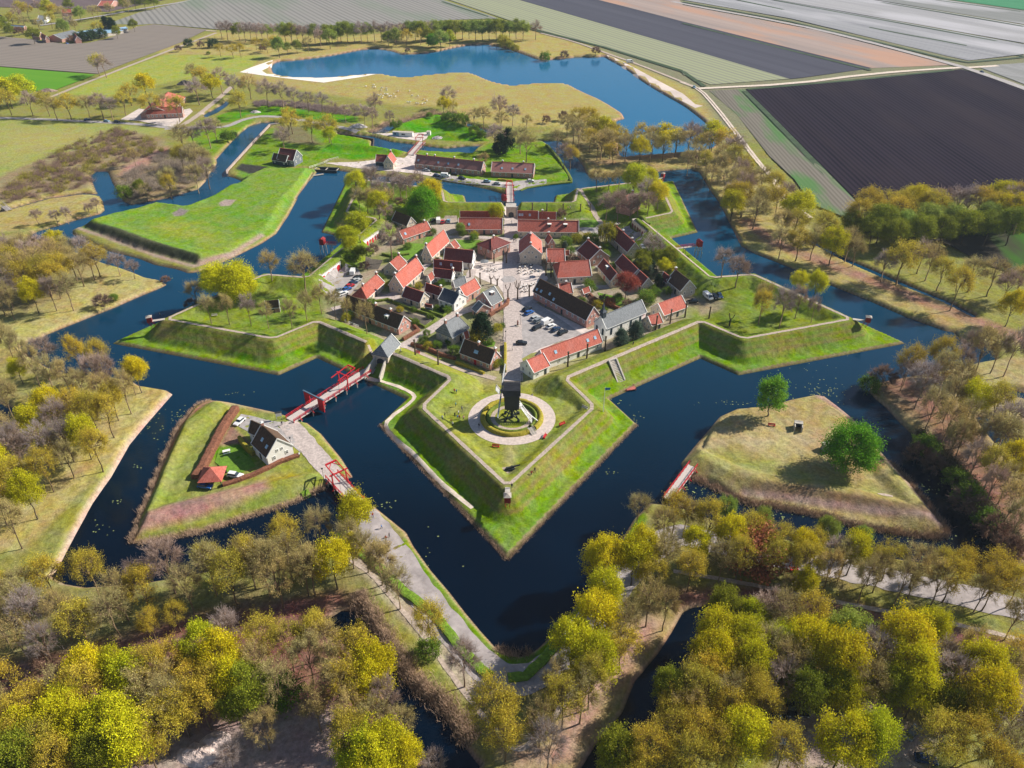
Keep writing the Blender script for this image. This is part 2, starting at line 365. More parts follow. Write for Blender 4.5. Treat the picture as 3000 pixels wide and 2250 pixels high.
zone(GREEN, T('U', '1070,590 850,800 620,1130 860,1180 1400,1070 1690,1080 1760,950 2212,1000 2212,640 1900,640 1500,560'), 3)
zone((0.2, 0.13, 0.11), T('U', '1150,560 1500,560 1750,800 1300,780 1130,720'), 5, 0.7)
zone(LUSH, T('O', '340,370 640,430 700,490 1080,540 980,610 560,640 340,620 60,640'), 2)
zone(LUSH, T('O', '890,320 1420,180 1600,260 1900,400 1980,440 1600,440 1290,420 1150,330'), 2)
zone(GREEN, T('H', '500,990 870,1000 960,940 1310,930 1480,1130 1490,1180 1130,1235 1060,1240 860,1200 480,1130'), 3)
# green ravelin
zone((0.165, 0.27, 0.04), T('A', '1290,630 900,525 470,385 700,290 1040,195 1220,240 1500,110 1560,0 2050,10 1900,200 1780,410 1500,570'), 2)
zone((0.31, 0.33, 0.06), T('A', '1000,430 1400,540 1500,500 1300,380 1000,340'), 12, 0.5)
d = pdist(px, py, T('A', '540,385 760,440 1000,530 1265,615')); lay((zz > 1.4)*np.clip((3.2-d)/1.0, 0, 1)*0.9, (0.075, 0.068, 0.05))
band((0.36, 0.27, 0.21), T('A', '560,350 500,385 700,450 1000,560 1265,635 1500,560 1700,440'), 1.2)
zone((0.36, 0.28, 0.25), T('A', '1425,250 1470,225 1540,230 1500,265 1440,272'), 1.0); zone((0.24, 0.2, 0.19), T('A', '1125,315 1180,285 1230,300 1200,330 1140,335'), 1.0)
zone((0.05, 0.05, 0.045), T('U', '620,1110 700,1040 1050,1080 960,1160 800,1170'), 2)
# left lands
zone((0.38, 0.33, 0.125), T('Q', '-300,520 200,560 700,700 1150,840 1500,950 1800,1050 1500,1190 900,1440 460,1640 -300,1800'), 3)
zone((0.22, 0.18, 0.09), T('Q', '-300,600 330,570 900,700 1040,900 700,1200 400,1400 -300,1480'), 16, 0.8)
zone((0.37, 0.31, 0.115), T('R', '-300,330 600,300 1300,640 2212,900 1900,1400 1500,1800 300,3000 -300,3000'), 3)
zone((0.24, 0.21, 0.07), T('R', '-300,350 600,330 1200,700 1500,900 1100,1300 700,1500 -300,1500'), 20, 0.7)
# promenade on the right
zone((0.34, 0.28, 0.11), T('V', '130,310 700,60 850,440 1760,420 2000,500 C700,150 860,480 1900,960 2300,1160 1900,1200 1700,1040 1000,740 400,500 200,150 V1660,650 1400,610 830,680 480,700 350,520'), 4)
band((0.30, 0.17, 0.125), T('C', '420,350 560,460 760,545 1000,640 1300,760 1600,880 1900,1000 2300,1150'), 4.2, 4, 0.85)
band((0.30, 0.17, 0.125), T('V', '700,560 1000,500 1500,480 1850,520'), 5, 5, 0.6)
zone((0.22, 0.18, 0.08), T('V', '150,330 700,60 850,400 700,600 400,560'), 10, 0.7)
# right land
zone((0.34, 0.28, 0.13), T('M', '560,1020 900,940 1500,830 2212,750 2700,760 2700,2000 N2300,2200 2000,1400 1400,550 1000,100 M800,1350'), 3)
band(LITTER, T('M', '900,1100 1400,1500 N1500,330 1900,800 2212,1300'), 9, 9, 0.8)
# right ravelin
zone((0.35, 0.28, 0.12), RAVR, 2)
zone((0.46, 0.36, 0.22), T('F', '120,720 240,620 600,600 850,640 800,730 500,740 300,700'), 10, 0.6)
zone(GREEN, T('F', '150,780 300,680 400,760 900,940 1300,1000 1400,900 1250,760 1350,800 1560,1080 1300,1040 900,980 400,900'), 8, 0.45)
band((0.36, 0.25, 0.20), T('F', '400,1000 800,1055 1200,1125 1590,1180 1640,1200'), 1.3); band((0.36, 0.25, 0.2), T('F', '1640,1180 1500,1000 1350,830 1100,520 1000,440 880,370'), 1.2)
band((0.17, 0.115, 0.07), T('F', '430,975 800,1020 1200,1090 1560,1150'), 1.4, 1.5, 0.8)
# left ravelin
zone((0.24, 0.26, 0.06), RAVL, 2)
zone(PINKSOIL, T('D', '870,1300 960,1160 1150,1090 1450,1000 1720,930 1760,1010 1560,1090 1250,1180 950,1260'), 3)
zone((0.2, 0.15, 0.13), T('D', '1080,1110 1300,1050 1420,1080 1200,1150'), 4, 0.6)
band((0.45, 0.24, 0.15), T('D', '1500,400 1330,430 1180,560 1060,800 900,1150'), 1.0, 1.5, 0.8)
zone((0.40, 0.27, 0.2), T('D', '1370,400 1560,410 1850,480 1830,500 1560,450 1350,430'), 2, 0.7)
zone((0.12, 0.24, 0.015), T('D', '1400,720 1560,690 1660,800 1500,860 1390,790'), 1.5)
zone((0.28, 0.17, 0.12), T('D', '1420,700 1500,560 1640,690 1560,690'), 1.5); zone((0.42, 0.33, 0.05), T('D', '1700,900 1900,870 1960,920 1750,960'), 3, 0.5)
# fortress
fm = np.clip(sF/1.0+0.5, 0, 1)
lay(fm, (0.17, 0.225, 0.033))
cc = sdf(px, py, CRESTP); rr = np.hypot(px-CX0, py-CY0)
outer = np.clip(-cc/0.8, 0, 1)*fm
lay(outer*0.9, (0.21, 0.19, 0.055)); lay(outer*(zz < 2.6)*0.85, (0.145, 0.26, 0.02)); lay(fm*(sF < 1.0), (0.24, 0.2, 0.1))
st_ = 0.5+0.5*np.sin(zz*3.6+0.6*np.sin(px*0.11)+0.5*np.sin(py*0.13)); lay(outer*(zz > 1.7)*st_*0.75, (0.14, 0.24, 0.02)); lay(outer*(zz > 1.7)*np.clip(pn, 0, 1)*0.35, (0.36, 0.27, 0.09))
lay(fm*np.clip((79-rr)/4, 0, 1)*(zz < 2.2), (0.33, 0.28, 0.20)); lay(fm*np.clip((79-rr)/4, 0, 1)*(zz < 2.2)*np.clip(pn*2.2, 0, 1)*0.7, (0.17, 0.22, 0.05))
lay(fm*(cc > 0)*(py < 240)*0.5, (0.30, 0.30, 0.07))
dm = np.hypot(px-MILL[0], py-MILL[1])
zone((0.42, 0.34, 0.18), T('W', '860,960 1000,960 960,1120 930,1400 870,1400 860,1120'), 3, 0.6)
zone((0.36, 0.28, 0.22), T('C', '60,850 200,850 270,890 240,940 110,960'), 3, 0.7)
# front woodland floor
zone(LITTER, T('J', '-400,560 800,430 1500,330 2100,300 K0,230 200,500 500,900 800,1300 900,1600 D0,3400 -900,3400'), 6)
zone((0.21, 0.19, 0.07), T('J', '-400,250 400,250 1000,300 1600,260 2212,150 E60,1060 190,1100 K460,0 900,560 1000,720 1160,780 1400,650 1700,150 F60,1180 700,1330 1300,1430 2300,1600 2300,1760 L2212,560 1500,380 1000,270 300,220 0,140 K2000,240 1750,500 1500,900 1200,1100 850,1000 300,260 J2000,330 1200,480 400,720 -400,800'), 5)
zone((0.40, 0.25, 0.19), T('K', '2000,420 2120,520 1700,1100 1500,1438 1100,1500 1000,1200 1300,1300 1560,900 1800,620'), 6)
zone(LITTER, T('L', '-100,300 500,280 1100,390 1700,520 2300,660 2300,760 1500,620 600,420 160,400 -50,480'), 4)
zone((0.36, 0.27, 0.24), T('J', '830,1400 1300,1180 1700,1060 2212,1080 K0,1500 J1500,1600 800,1600'), 6)
zone((0.38, 0.30, 0.26), T('L', '560,1060 900,1000 1300,1080 1600,1250 1560,1500 600,1500'), 5)
zone(LITTER, T('L', '0,760 560,500 2300,800 2300,1100 1300,1050 560,1040 -100,1400'), 10, 0.6)
band((0.13, 0.21, 0.02), T('K', '465,10 580,160 700,300 800,430 900,550 990,655 1060,712 1160,730 1240,705 1310,650 1460,490 1570,350 1700,170 E1900,1160'), 3.4, 1.0)
band((0.45, 0.36, 0.31), T('K', '-60,-160 60,-30 250,130 420,330 600,520 800,760 900,880'), 5, 2, 0.7)
# sandy lake shore
sl_ = sdf(px, py, LAKE); lay((np.clip((4-(-sl_))/3, 0, 1))*(sl_ < 0), (0.40, 0.27, 0.17))
# shores
edge = np.clip((1.1-lz)/0.8, 0, 1)*(lz > -0.5)
ff = (sF < -2)
lay(edge*ff*0.85, REED); lay(np.clip((0.35-lz)/0.3, 0, 1)*0.8, (0.09, 0.06, 0.04)); lay(lz < -0.15, (0.03, 0.025, 0.02))
band((0.5, 0.37, 0.3), T('D', '1118,345 930,560 840,670 720,880 600,1050 480,1270 370,1480'), 0.9, 1.2, 0.85)
col = np.clip(col, 0, 1)
nx, ny = len(GX), len(GY)
idx = (np.arange(ny-1)[:, None]*nx + np.arange(nx-1)[None, :]).ravel()
gme = npmesh('ground', np.column_stack([px, py, zz]), np.column_stack([idx, idx+1, idx+nx+1, idx+nx]), True)
ca = gme.color_attributes.new('cover', 'FLOAT_COLOR', 'POINT')
ca.data.foreach_set('color', np.column_stack([col, np.ones(len(col))]).astype(np.float32).ravel())

def groundmat():
    m = bpy.data.materials.new('turf and soil'); m.use_nodes = True; nt = m.node_tree; b = nt.nodes['Principled BSDF']
    b.inputs['Roughness'].default_value = 0.95; b.inputs['Specular IOR Level'].default_value = 0.0
    at = node(nt, 'ShaderNodeAttribute', attribute_name='cover'); tc = node(nt, 'ShaderNodeTexCoord')
    def nz(s, d, r=0.6, dist=0):
        n = node(nt, 'ShaderNodeTexNoise'); n.inputs['Scale'].default_value = s; n.inputs['Detail'].default_value = d; n.inputs['Roughness'].default_value = r; n.inputs['Distortion'].default_value = dist
        nt.links.new(tc.outputs['Object'], n.inputs['Vector']); return n.outputs['Fac']
    def mrg(v, a, bb, c, d):
        n = node(nt, 'ShaderNodeMapRange'); n.inputs[1].default_value = a; n.inputs[2].default_value = bb; n.inputs[3].default_value = c; n.inputs[4].default_value = d
        nt.links.new(v, n.inputs[0]); return n.outputs[0]
    hs = node(nt, 'ShaderNodeHueSaturation'); nt.links.new(at.outputs['Color'], hs.inputs['Color'])
    nt.links.new(mrg(nz(0.09, 5, 0.7, 0.6), 0.3, 0.7, 0.462, 0.535), hs.inputs['Hue'])
    nt.links.new(mrg(nz(0.9, 9, 0.78), 0.28, 0.72, 0.48, 1.52), hs.inputs['Value'])
    nt.links.new(mrg(nz(0.22, 5, 0.6, 0.4), 0.3, 0.7, 1.18, 0.84), hs.inputs['Saturation'])
    nt.links.new(hs.outputs[0], b.inputs['Base Color'])
    bp = node(nt, 'ShaderNodeBump'); bp.inputs['Strength'].default_value = 0.8; bp.inputs['Distance'].default_value = 0.35
    nt.links.new(nz(1.7, 6, 0.75), bp.inputs['Height']); nt.links.new(bp.outputs[0], b.inputs['Normal'])
    return m
M_GROUND = groundmat()
structure('ground', gme, M_GROUND)

# ================================================================== water
def watermat():
    m = bpy.data.materials.new('water'); m.use_nodes = True; nt = m.node_tree; b = nt.nodes['Principled BSDF']
    b.inputs['Roughness'].default_value = 0.06; b.inputs['IOR'].default_value = 1.33; b.inputs['Specular IOR Level'].default_value = 0.5
    tc = node(nt, 'ShaderNodeTexCoord')
    n = node(nt, 'ShaderNodeTexNoise'); n.inputs['Scale'].default_value = 0.02; n.inputs['Detail'].default_value = 4; nt.links.new(tc.outputs['Object'], n.inputs['Vector'])
    at = node(nt, 'ShaderNodeAttribute', attribute_name='painted_sky')
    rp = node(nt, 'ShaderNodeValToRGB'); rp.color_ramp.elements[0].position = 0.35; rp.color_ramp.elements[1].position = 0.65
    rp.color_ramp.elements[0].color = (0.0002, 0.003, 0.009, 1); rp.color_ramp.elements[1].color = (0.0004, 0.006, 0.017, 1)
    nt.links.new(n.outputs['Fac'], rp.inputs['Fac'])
    mx = node(nt, 'ShaderNodeMix', data_type='RGBA'); nt.links.new(at.outputs['Fac'], mx.inputs[0]); nt.links.new(rp.outputs[0], mx.inputs[6]); mx.inputs[7].default_value = (0.004, 0.12, 0.25, 1)  # blue of the reflected sky mixed into the base colour
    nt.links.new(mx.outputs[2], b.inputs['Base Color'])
    mp = node(nt, 'ShaderNodeMapping'); mp.inputs['Scale'].default_value = (1.0, 2.2, 1); mp.inputs['Rotation'].default_value = (0, 0, 0.5); nt.links.new(tc.outputs['Object'], mp.inputs['Vector'])
    w1 = node(nt, 'ShaderNodeTexNoise'); w1.inputs['Scale'].default_value = 0.9; w1.inputs['Detail'].default_value = 5; w1.inputs['Roughness'].default_value = 0.65; nt.links.new(mp.outputs[0], w1.inputs['Vector'])
    bp = node(nt, 'ShaderNodeBump'); bp.inputs['Strength'].default_value = 0.22; bp.inputs['Distance'].default_value = 0.12
    nt.links.new(w1.outputs['Fac'], bp.inputs['Height']); nt.links.new(bp.outputs[0], b.inputs['Normal'])
    return m
M_WATER = watermat()
wx = axis([(-900, -300, 60), (-300, 300, 12), (300, 900, 60)]); wy = axis([(20, 330, 15), (330, 700, 8), (700, 1000, 30)])
WX, WY = np.meshgrid(wx, wy); n1 = len(wx)
wi = (np.arange(len(wy)-1)[:, None]*n1 + np.arange(n1-1)[None, :]).ravel()
wme = npmesh('water', np.column_stack([WX.ravel(), WY.ravel(), 0*WX.ravel()]), np.column_stack([wi, wi+1, wi+n1+1, wi+n1]))
dv = np.clip((sdf(WX.ravel(), WY.ravel(), LAKE)+25)/40, 0, 1)*0.85 + np.clip((WY.ravel()-150)/200, 0, 1)*0.46  # bluer base colour on lake and farther moat stands in for reflected sky
wa = wme.attributes.new('painted_sky', 'FLOAT', 'POINT'); wa.data.foreach_set('value', np.clip(dv, 0, 1).astype(np.float32))
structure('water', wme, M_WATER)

# ================================================================== fields far out
def fieldmat(name, c1, c2, ang, freq=0.35, amt=0.5, streak=0.06, patch=(0.3, 0.3, 0.3), pa=0.0, ps=0.01):
    m = bpy.data.materials.new(name); m.use_nodes = True; nt = m.node_tree; b = nt.nodes['Principled BSDF']
    b.inputs['Roughness'].default_value = 0.95; b.inputs['Specular IOR Level'].default_value = 0.0
    tc = node(nt, 'ShaderNodeTexCoord'); mp = node(nt, 'ShaderNodeMapping'); mp.inputs['Rotation'].default_value = (0, 0, -ang); nt.links.new(tc.outputs['Object'], mp.inputs['Vector'])
    wv = node(nt, 'ShaderNodeTexWave'); wv.wave_type = 'BANDS'; wv.bands_direction = 'Y'; wv.inputs['Scale'].default_value = freq; wv.inputs['Distortion'].default_value = 0.6; wv.inputs['Detail'].default_value = 2; wv.inputs['Detail Scale'].default_value = 0.3
    nt.links.new(mp.outputs[0], wv.inputs['Vector'])
    m2 = node(nt, 'ShaderNodeMapping'); m2.inputs['Scale'].default_value = (0.02, 1, 1); nt.links.new(mp.outputs[0], m2.inputs['Vector'])
    n = node(nt, 'ShaderNodeTexNoise'); n.inputs['Scale'].default_value = streak; n.inputs['Detail'].default_value = 8; n.inputs['Roughness'].default_value = 0.7; nt.links.new(m2.outputs[0], n.inputs['Vector'])
    ad = node(nt, 'ShaderNodeMath', operation='MULTIPLY_ADD'); nt.links.new(wv.outputs['Fac'], ad.inputs[0]); ad.inputs[1].default_value = amt
    nt.links.new(n.outputs['Fac'], ad.inputs[2])
    rp = node(nt, 'ShaderNodeValToRGB'); rp.color_ramp.elements[0].position = 0.3; rp.color_ramp.elements[1].position = 0.75 + amt*0.6
    rp.color_ramp.elements[0].color = (*c1, 1); rp.color_ramp.elements[1].color = (*c2, 1); nt.links.new(ad.outputs[0], rp.inputs[0])
    out = rp.outputs[0]
    if pa:
        m3 = node(nt, 'ShaderNodeMapping'); m3.inputs['Scale'].default_value = (0.25, 1, 1); nt.links.new(mp.outputs[0], m3.inputs['Vector'])
        n3 = node(nt, 'ShaderNodeTexNoise'); n3.inputs['Scale'].default_value = ps; n3.inputs['Detail'].default_value = 7; nt.links.new(m3.outputs[0], n3.inputs['Vector'])
        r3 = node(nt, 'ShaderNodeMapRange'); r3.inputs[1].default_value = 0.48; r3.inputs[2].default_value = 0.62; r3.inputs[3].default_value = 0; r3.inputs[4].default_value = pa; nt.links.new(n3.outputs['Fac'], r3.inputs[0])
        mx = node(nt, 'ShaderNodeMix', data_type='RGBA'); nt.links.new(r3.outputs[0], mx.inputs[0]); nt.links.new(out, mx.inputs[6]); mx.inputs[7].default_value = (*patch, 1); out = mx.outputs[2]
    nt.links.new(out, b.inputs['Base Color'])
    return m
def sheet(name, poly, z, m):
    me = bpy.data.meshes.new(name); bm = bmesh.new()
    vs = [bm.verts.new((x, y, z)) for x, y in poly]; f = bm.faces.new(vs)
    bmesh.ops.triangulate(bm, faces=[f]); bmesh.ops.recalc_face_normals(bm, faces=bm.faces)
    for q in bm.faces:
        if q.normal.z < 0: q.normal_flip()
    bm.to_mesh(me); bm.free()
    return structure(name, me, m)
def dirang(c, x0, y0, x1, y1):
    a, b = P(c, x0, y0), P(c, x1, y1); return math.atan2(b[1]-a[1], b[0]-a[0])
A1 = dirang('I', 0, 150, 1220, 455); A2 = dirang('I', 405, 590, 1130, 1325); A3 = dirang('G', 0, 445, 640, 495); A4 = dirang('H', 0, 0, 640, 130)
FZ = 1.72
sheet('ploughed_field', T('I', '405,592 1100,528 1800,462 2212,580 2900,800 3200,1300 2212,1250 1130,1335'), FZ, fieldmat('ploughed peat', (0.006, 0.005, 0.010), (0.032, 0.025, 0.036), A2, 0.10, 0.6, 0.10, (0.04, 0.03, 0.035), 0.5, 0.02))
sheet('stubble_field', T('I', '170,602 398,592 1130,1325 1100,1450 830,1340 720,1180 560,1030 350,760'), FZ, fieldmat('stubble', (0.12, 0.11, 0.09), (0.21, 0.19, 0.16), A2, 0.13, 0.5, 0.15, (0.07, 0.20, 0.05), 0.75, 0.06))
sheet('striped_field', T('H', '660,-5 700,-60 900,-100 1140,-100 1120,0 2212,320 I690,525 180,562 0,495 H2212,468 1700,312 1290,208 1060,132'), FZ, fieldmat('striped seedlings', (0.19, 0.18, 0.17), (0.30, 0.32, 0.20), A1, 0.05, 1.1, 0.08))
sheet('dark_field', T('H', '1122,0 1145,-100 1600,-120 1632,0 2212,150 I1220,455 750,520 692,525 0,320'), FZ, fieldmat('dark tilth', (0.045, 0.045, 0.06), (0.10, 0.10, 0.125), A1, 0.25, 0.35, 0.04))
sheet('tan_field', T('H', '1634,0 1610,-120 2100,-120 I0,42 850,205 1200,295 1660,415 1720,435 1225,455 0,150'), FZ, fieldmat('tan tilth', (0.22, 0.19, 0.18), (0.40, 0.31, 0.27), A1, 0.3, 0.3, 0.05, (0.5, 0.27, 0.17), 0.6, 0.03))
for i, (pl, c1, c2) in enumerate([('-300,-90 0,-20 200,-40 560,0 2212,300 2212,362 1850,405 1700,372 700,130 0,8', (0.14, 0.14, 0.155), (0.36, 0.36, 0.37)), ('570,0 450,-60 800,-60 1180,0 2212,175 2212,292', (0.17, 0.17, 0.19), (0.42, 0.41, 0.41)), ('1200,0 1100,-60 1500,-60 1630,0 2212,80 2212,168', (0.15, 0.16, 0.15), (0.27, 0.27, 0.26)),
                                   ('1900,442 2212,420 2700,400 2900,800 2212,560', (0.20, 0.2, 0.2), (0.28, 0.28, 0.27)), ('2230,300 2230,362 3200,360 3200,-60 2230,60', (0.2, 0.2, 0.2), (0.33, 0.33, 0.32))]):
    sheet('pale_field', T('I', pl), FZ, fieldmat('pale tilth %d' % i, c1, c2, A1, 0.07, 0.5, 0.10, (0.45, 0.44, 0.46), 0.85, 0.02))
sheet('green_field', T('I', '1680,0 1500,-60 2600,-60 2600,60 2212,74'), FZ, fieldmat('young corn', (0.05, 0.20, 0.10), (0.08, 0.26, 0.13), A1, 0.2, 0.2))
sheet('grey_field', T('G', '700,165 900,92 1230,12 1500,-70 H600,-70 640,2 1020,130 700,140 G2212,200 1400,200 1000,165 900,172'), FZ, fieldmat('grey tilth', (0.15, 0.145, 0.14), (0.27, 0.26, 0.24), A1*1.0, 0.05, 0.9, 0.08, (0.12, 0.2, 0.11), 0.4, 0.015))
sheet('brown_field', T('G', '-300,230 0,247 170,262 430,297 570,290 700,262 900,182 1000,168 1345,203 1180,285 700,468 640,492 0,443 -300,420'), FZ, fieldmat('brown tilth', (0.15, 0.13, 0.12), (0.25, 0.215, 0.185), A3, 0.06, 0.9, 0.08))
sheet('green_field', T('G', '-300,425 0,447 625,497 335,608 200,600 130,560 -300,520'), FZ, fieldmat('bright corn', (0.06, 0.22, 0.02), (0.14, 0.30, 0.03), A3, 0.3, 0.2, 0.02, (0.25, 0.32, 0.04), 0.5, 0.006))
sheet('brown_field', T('G', '-400,-70 1200,-70 1100,0 700,88 600,80 450,62 -400,50'), FZ, fieldmat('purple tilth', (0.10, 0.075, 0.08), (0.17, 0.13, 0.13), A4, 0.2, 0.3))
sheet('dark_field', T('C', '1590,470 2212,390 2900,300 2900,900 2212,725 1900,600 1690,490'), FZ, fieldmat('weedy tilth', (0.035, 0.032, 0.026), (0.075, 0.065, 0.05), A2, 0.3, 0.3, 0.05, (0.05, 0.17, 0.015), 0.7, 0.05))

def roundc(pts, r):
    out = []; n = len(pts)
    for i in range(n):
        p = pts[i]
        for q in (pts[i-1], pts[(i+1) % n]):
            L = math.hypot(q[0]-p[0], q[1]-p[1]); out.append((p[0]+(q[0]-p[0])*r/L, p[1]+(q[1]-p[1])*r/L))
    return out
# ================================================================== paths and roads: strips laid on the ground
M_GRAVEL = mat('gravel', (0.42, 0.34, 0.28), 0.95, 0.3, 1.6); M_BRICK = mat('brick paving', (0.46, 0.39, 0.36), 0.9, 0.28, 1.2, bump=0.2)
M_ASPH = mat('grey paving', (0.36, 0.33, 0.32), 0.9, 0.22, 0.8); M_ROAD = mat('worn road', (0.35, 0.31, 0.305), 0.95, 0.25, 0.35); M_SANDP = mat('pale sand', (0.62, 0.52, 0.43), 0.95, 0.25, 0.6); M_PINKP = mat('pink paving', (0.60, 0.52, 0.48), 0.9, 0.22, 0.5)
def strip(name, pts, wd, m, off=0.10, n=1, closed=False, step=1.0):
    pts = smooth(pts, n, closed)
    if closed: pts = pts + [pts[0]]
    q = []
    for a, b in zip(pts[:-1], pts[1:]):
        L = math.hypot(b[0]-a[0], b[1]-a[1]); k = max(1, int(L/step))
        for i in range(k): q.append((a[0]+(b[0]-a[0])*i/k, a[1]+(b[1]-a[1])*i/k))
    q.append(pts[-1]); V = []; F = []; cols = max(3, int(wd/0.7)+1)
    for i, p in enumerate(q):
        a, b = q[max(i-1, 0)], q[min(i+1, len(q)-1)]
        dx, dy = b[0]-a[0], b[1]-a[1]; L = math.hypot(dx, dy) or 1; nxn, nyn = -dy/L, dx/L
        ww = wd*(1+0.16*mnoise.noise((p[0]*0.25, p[1]*0.25, 3)))
        for k in range(cols):
            t = (k/(cols-1)-0.5)*ww; x, y = p[0]+nxn*t, p[1]+nyn*t
            V.append((x, y, gz(x, y)+off))
        if i:
            for k in range(cols-1):
                a0 = (i-1)*cols+k; F.append((a0, a0+1, a0+cols+1, a0+cols))
    me = npmesh(name, V, F); 
    if len(me.polygons) and me.polygons[0].normal.z < 0: me.flip_normals()
    return structure(name, me, m)
inset = ring([(-16.2, -70.4), (-23.5, -84.4), (0, -116.6), (23.5, -84.4), (16.2, -70.4)])
strip('rampart_path', roundc(inset, 1.6), 1.15, M_GRAVEL, 0.10, 0, True)
strip('berm_path', T('E', '60,190 180,240 290,265 400,305 480,350 460,390 300,505 285,560 360,640 440,700 520,780 640,910 760,1010 850,1080', 1.0), 1.3, M_SANDP, 0.10, 1)
strip('promenade_road', T('E', '60,1010 130,1100 210,1200 310,1320 400,1430 K450,225 580,375 720,555 860,715 980,825 1100,868 1220,860 1350,790 1560,560 1760,300 1880,140 F-60,1235 100,1275 250,1310 500,1368 900,1447 1400,1557 1900,1667 2350,1775', 1.3), 7.5, M_ROAD, 0.09, 2)
strip('woodland_path', T('K', '60,90 200,180 330,340 500,540 640,730 850,1020 1000,1200 1140,1340 1250,1260 1400,1080 1540,880', 1.3), 1.2, M_GRAVEL, 0.09, 2)
strip('woodland_path', T('L', '-60,160 200,200 560,270 900,340 1300,420 1700,490 2250,620', 1.3), 1.3, M_GRAVEL, 0.09, 2)
strip('ravelin_road', T('D', '1860,520 1900,570 2000,680 2100,800 2180,880', 1.6), 6.0, M_BRICK, 0.09, 1)
strip('canal_road', T('U', '-300,560 0,545 400,545 540,525 700,450 900,405 1100,405 1300,430 1600,480 1900,530 2212,600', 1.4), 4.5, M_ASPH, 0.09, 1)
strip('farm_road', T('G', '1120,835 1220,790 1340,700 1460,600 1500,560', 1.4), 4, M_GRAVEL, 0.09, 1)
strip('farm_road', T('G', '-200,760 300,770 600,785 900,800 1130,830 1350,825', 1.4), 4.5, M_ASPH, 0.09, 1)
strip('field_track', T('G', '330,625 640,500 1180,295 1400,210', 1.7), 3.5, M_GRAVEL, 0.12, 1, step=6)
strip('field_track', T('G', '1400,200 1000,168 880,175', 1.7), 4, M_GRAVEL, 0.2, 1, step=6)
strip('far_road', T('G', '260,165 600,115 900,60 1250,0 1500,-60', 1.7), 6, M_ASPH, 0.5, 1, step=8)
for dx in (-9, 9):
    strip('field_track', T('I', '%d,530 %d,575 %d,700 %d,880 %d,1060 %d,1130 C%d,180 %d,300' % (dx-10, 110+dx, 220+dx, 360+dx, 500+dx, 570+dx, 660+dx, 830+dx), 1.7), 1.4, M_SANDP, 0.35, 1, step=4)
strip('field_track', T('H', '1290,212 1500,265 1720,345 1950,425 2212,530 I60,555', 1.7), 3, M_GRAVEL, 0.35, 1, step=6)
strip('field_track', T('I', '100,575 700,545 1200,480 1750,440 1900,437 2212,410 2600,390', 1.7), 5, M_SANDP, 0.5, 1, step=8)
strip('far_road', T('I', '-300,-50 0,27 700,150 1100,245 1720,410 1850,445 2212,570 2500,690', 1.7), 7, M_ASPH, 0.6, 1, step=8)
M_DITCH = mat('ditch grass', (0.04, 0.07, 0.03), 0.95, 0.4, 0.2)
for pts in ('H620,0 1040,135 1290,205 1700,305 2212,462 I140,560', 'I420,580 1100,520 1750,455', 'I0,152 1220,457', 'I400,592 1130,1330', 'I350,0 1400,215 2212,362 ', 'I570,-2 2212,297', 'I1190,-2 2212,172', 'I1640,0 2212,77', 'I0,12 700,138 1700,380 1850,405 2212,368'):
    strip('field_ditch', T('I', pts, 1.7), 4.0, M_DITCH, 0.56, 0, step=10)
# lake beaches
M_BEACH = mat('white beach sand', (0.82, 0.74, 0.66), 0.95, 0.12, 0.05)
def patch(name, poly, m, off=0.12, n=1, cell=1.5):
    """area laid on the terrain, cut to a fine grid of triangles"""
    poly = smooth(poly, n) if n else poly
    bm = bmesh.new(); vs = [bm.verts.new((x, y, 0)) for x, y in poly]; bm.faces.new(vs)
    xs = [p[0] for p in poly]; ys = [p[1] for p in poly]
    for ax, lo, hi in ((0, min(xs), max(xs)), (1, min(ys), max(ys))):
        k = lo + cell
        while k < hi:
            co = (k, 0, 0) if ax == 0 else (0, k, 0); no = (1, 0, 0) if ax == 0 else (0, 1, 0)
            bmesh.ops.bisect_plane(bm, geom=bm.verts[:]+bm.edges[:]+bm.faces[:], plane_co=co, plane_no=no); k += cell
    for v in bm.verts: v.co.z = gz(v.co.x, v.co.y) + off
    bmesh.ops.triangulate(bm, faces=bm.faces[:])
    for f in bm.faces:
        if f.normal.z < 0: f.normal_flip()
    me = bpy.data.meshes.new(name); bm.to_mesh(me); bm.free()
    return structure(name, me, m)
patch('beach', T('G', '1555,480 1640,445 1770,400 1760,440 1700,470 1730,490 1900,500 2212,510 H0,512 140,490 270,482 120,512 0,530 G2100,548 1900,525 1700,500'), M_BEACH, 0.15, 0, 6)
patch('beach', T('H', '1715,365 1760,380 1900,450 2100,560 2212,620 I80,690 130,700 80,715 0,672 H2212,672 2060,600 1900,510 1780,430'), mat('grey beach', (0.62, 0.52, 0.46), 0.95, 0.2, 0.05), 0.1, 0, 6)
# village paving
patch('village_square', T('B', '850,590 1062,590 1062,250 1135,250 1140,580 1180,575 1300,620 1340,700 1250,820 1240,850 1600,1030 1690,1010 1640,1060 1400,1110 1290,1170 1160,1200 1150,1327 1070,1327 1075,830 1020,750 900,700 830,660', TOWN), M_PINKP, 0.05, 0, 3)
patch('car_park', T('B', '1150,880 1240,840 1560,1060 1440,1100 1290,1150 1170,1220 1155,1230', TOWN), M_ASPH, 0.09, 0, 3)
patch('car_park', T('B', '-130,700 20,640 110,640 140,700 60,800 -20,830 -140,790', TOWN), M_ASPH, 0.05, 0, 3)
patch('car_park', T('B', '560,310 750,310 750,400 640,430 600,400', TOWN), M_GRAVEL, 0.05, 0, 3)
patch('village_lane', T('V', '600,1200 360,1250 400,1300 600,1350 700,1300 720,1180', TOWN), M_ASPH, 0.05, 0, 3)
patch('village_lane', T('V', '790,1270 880,1230 1080,1370 1020,1420 900,1400', TOWN), M_ASPH, 0.05, 0, 3)
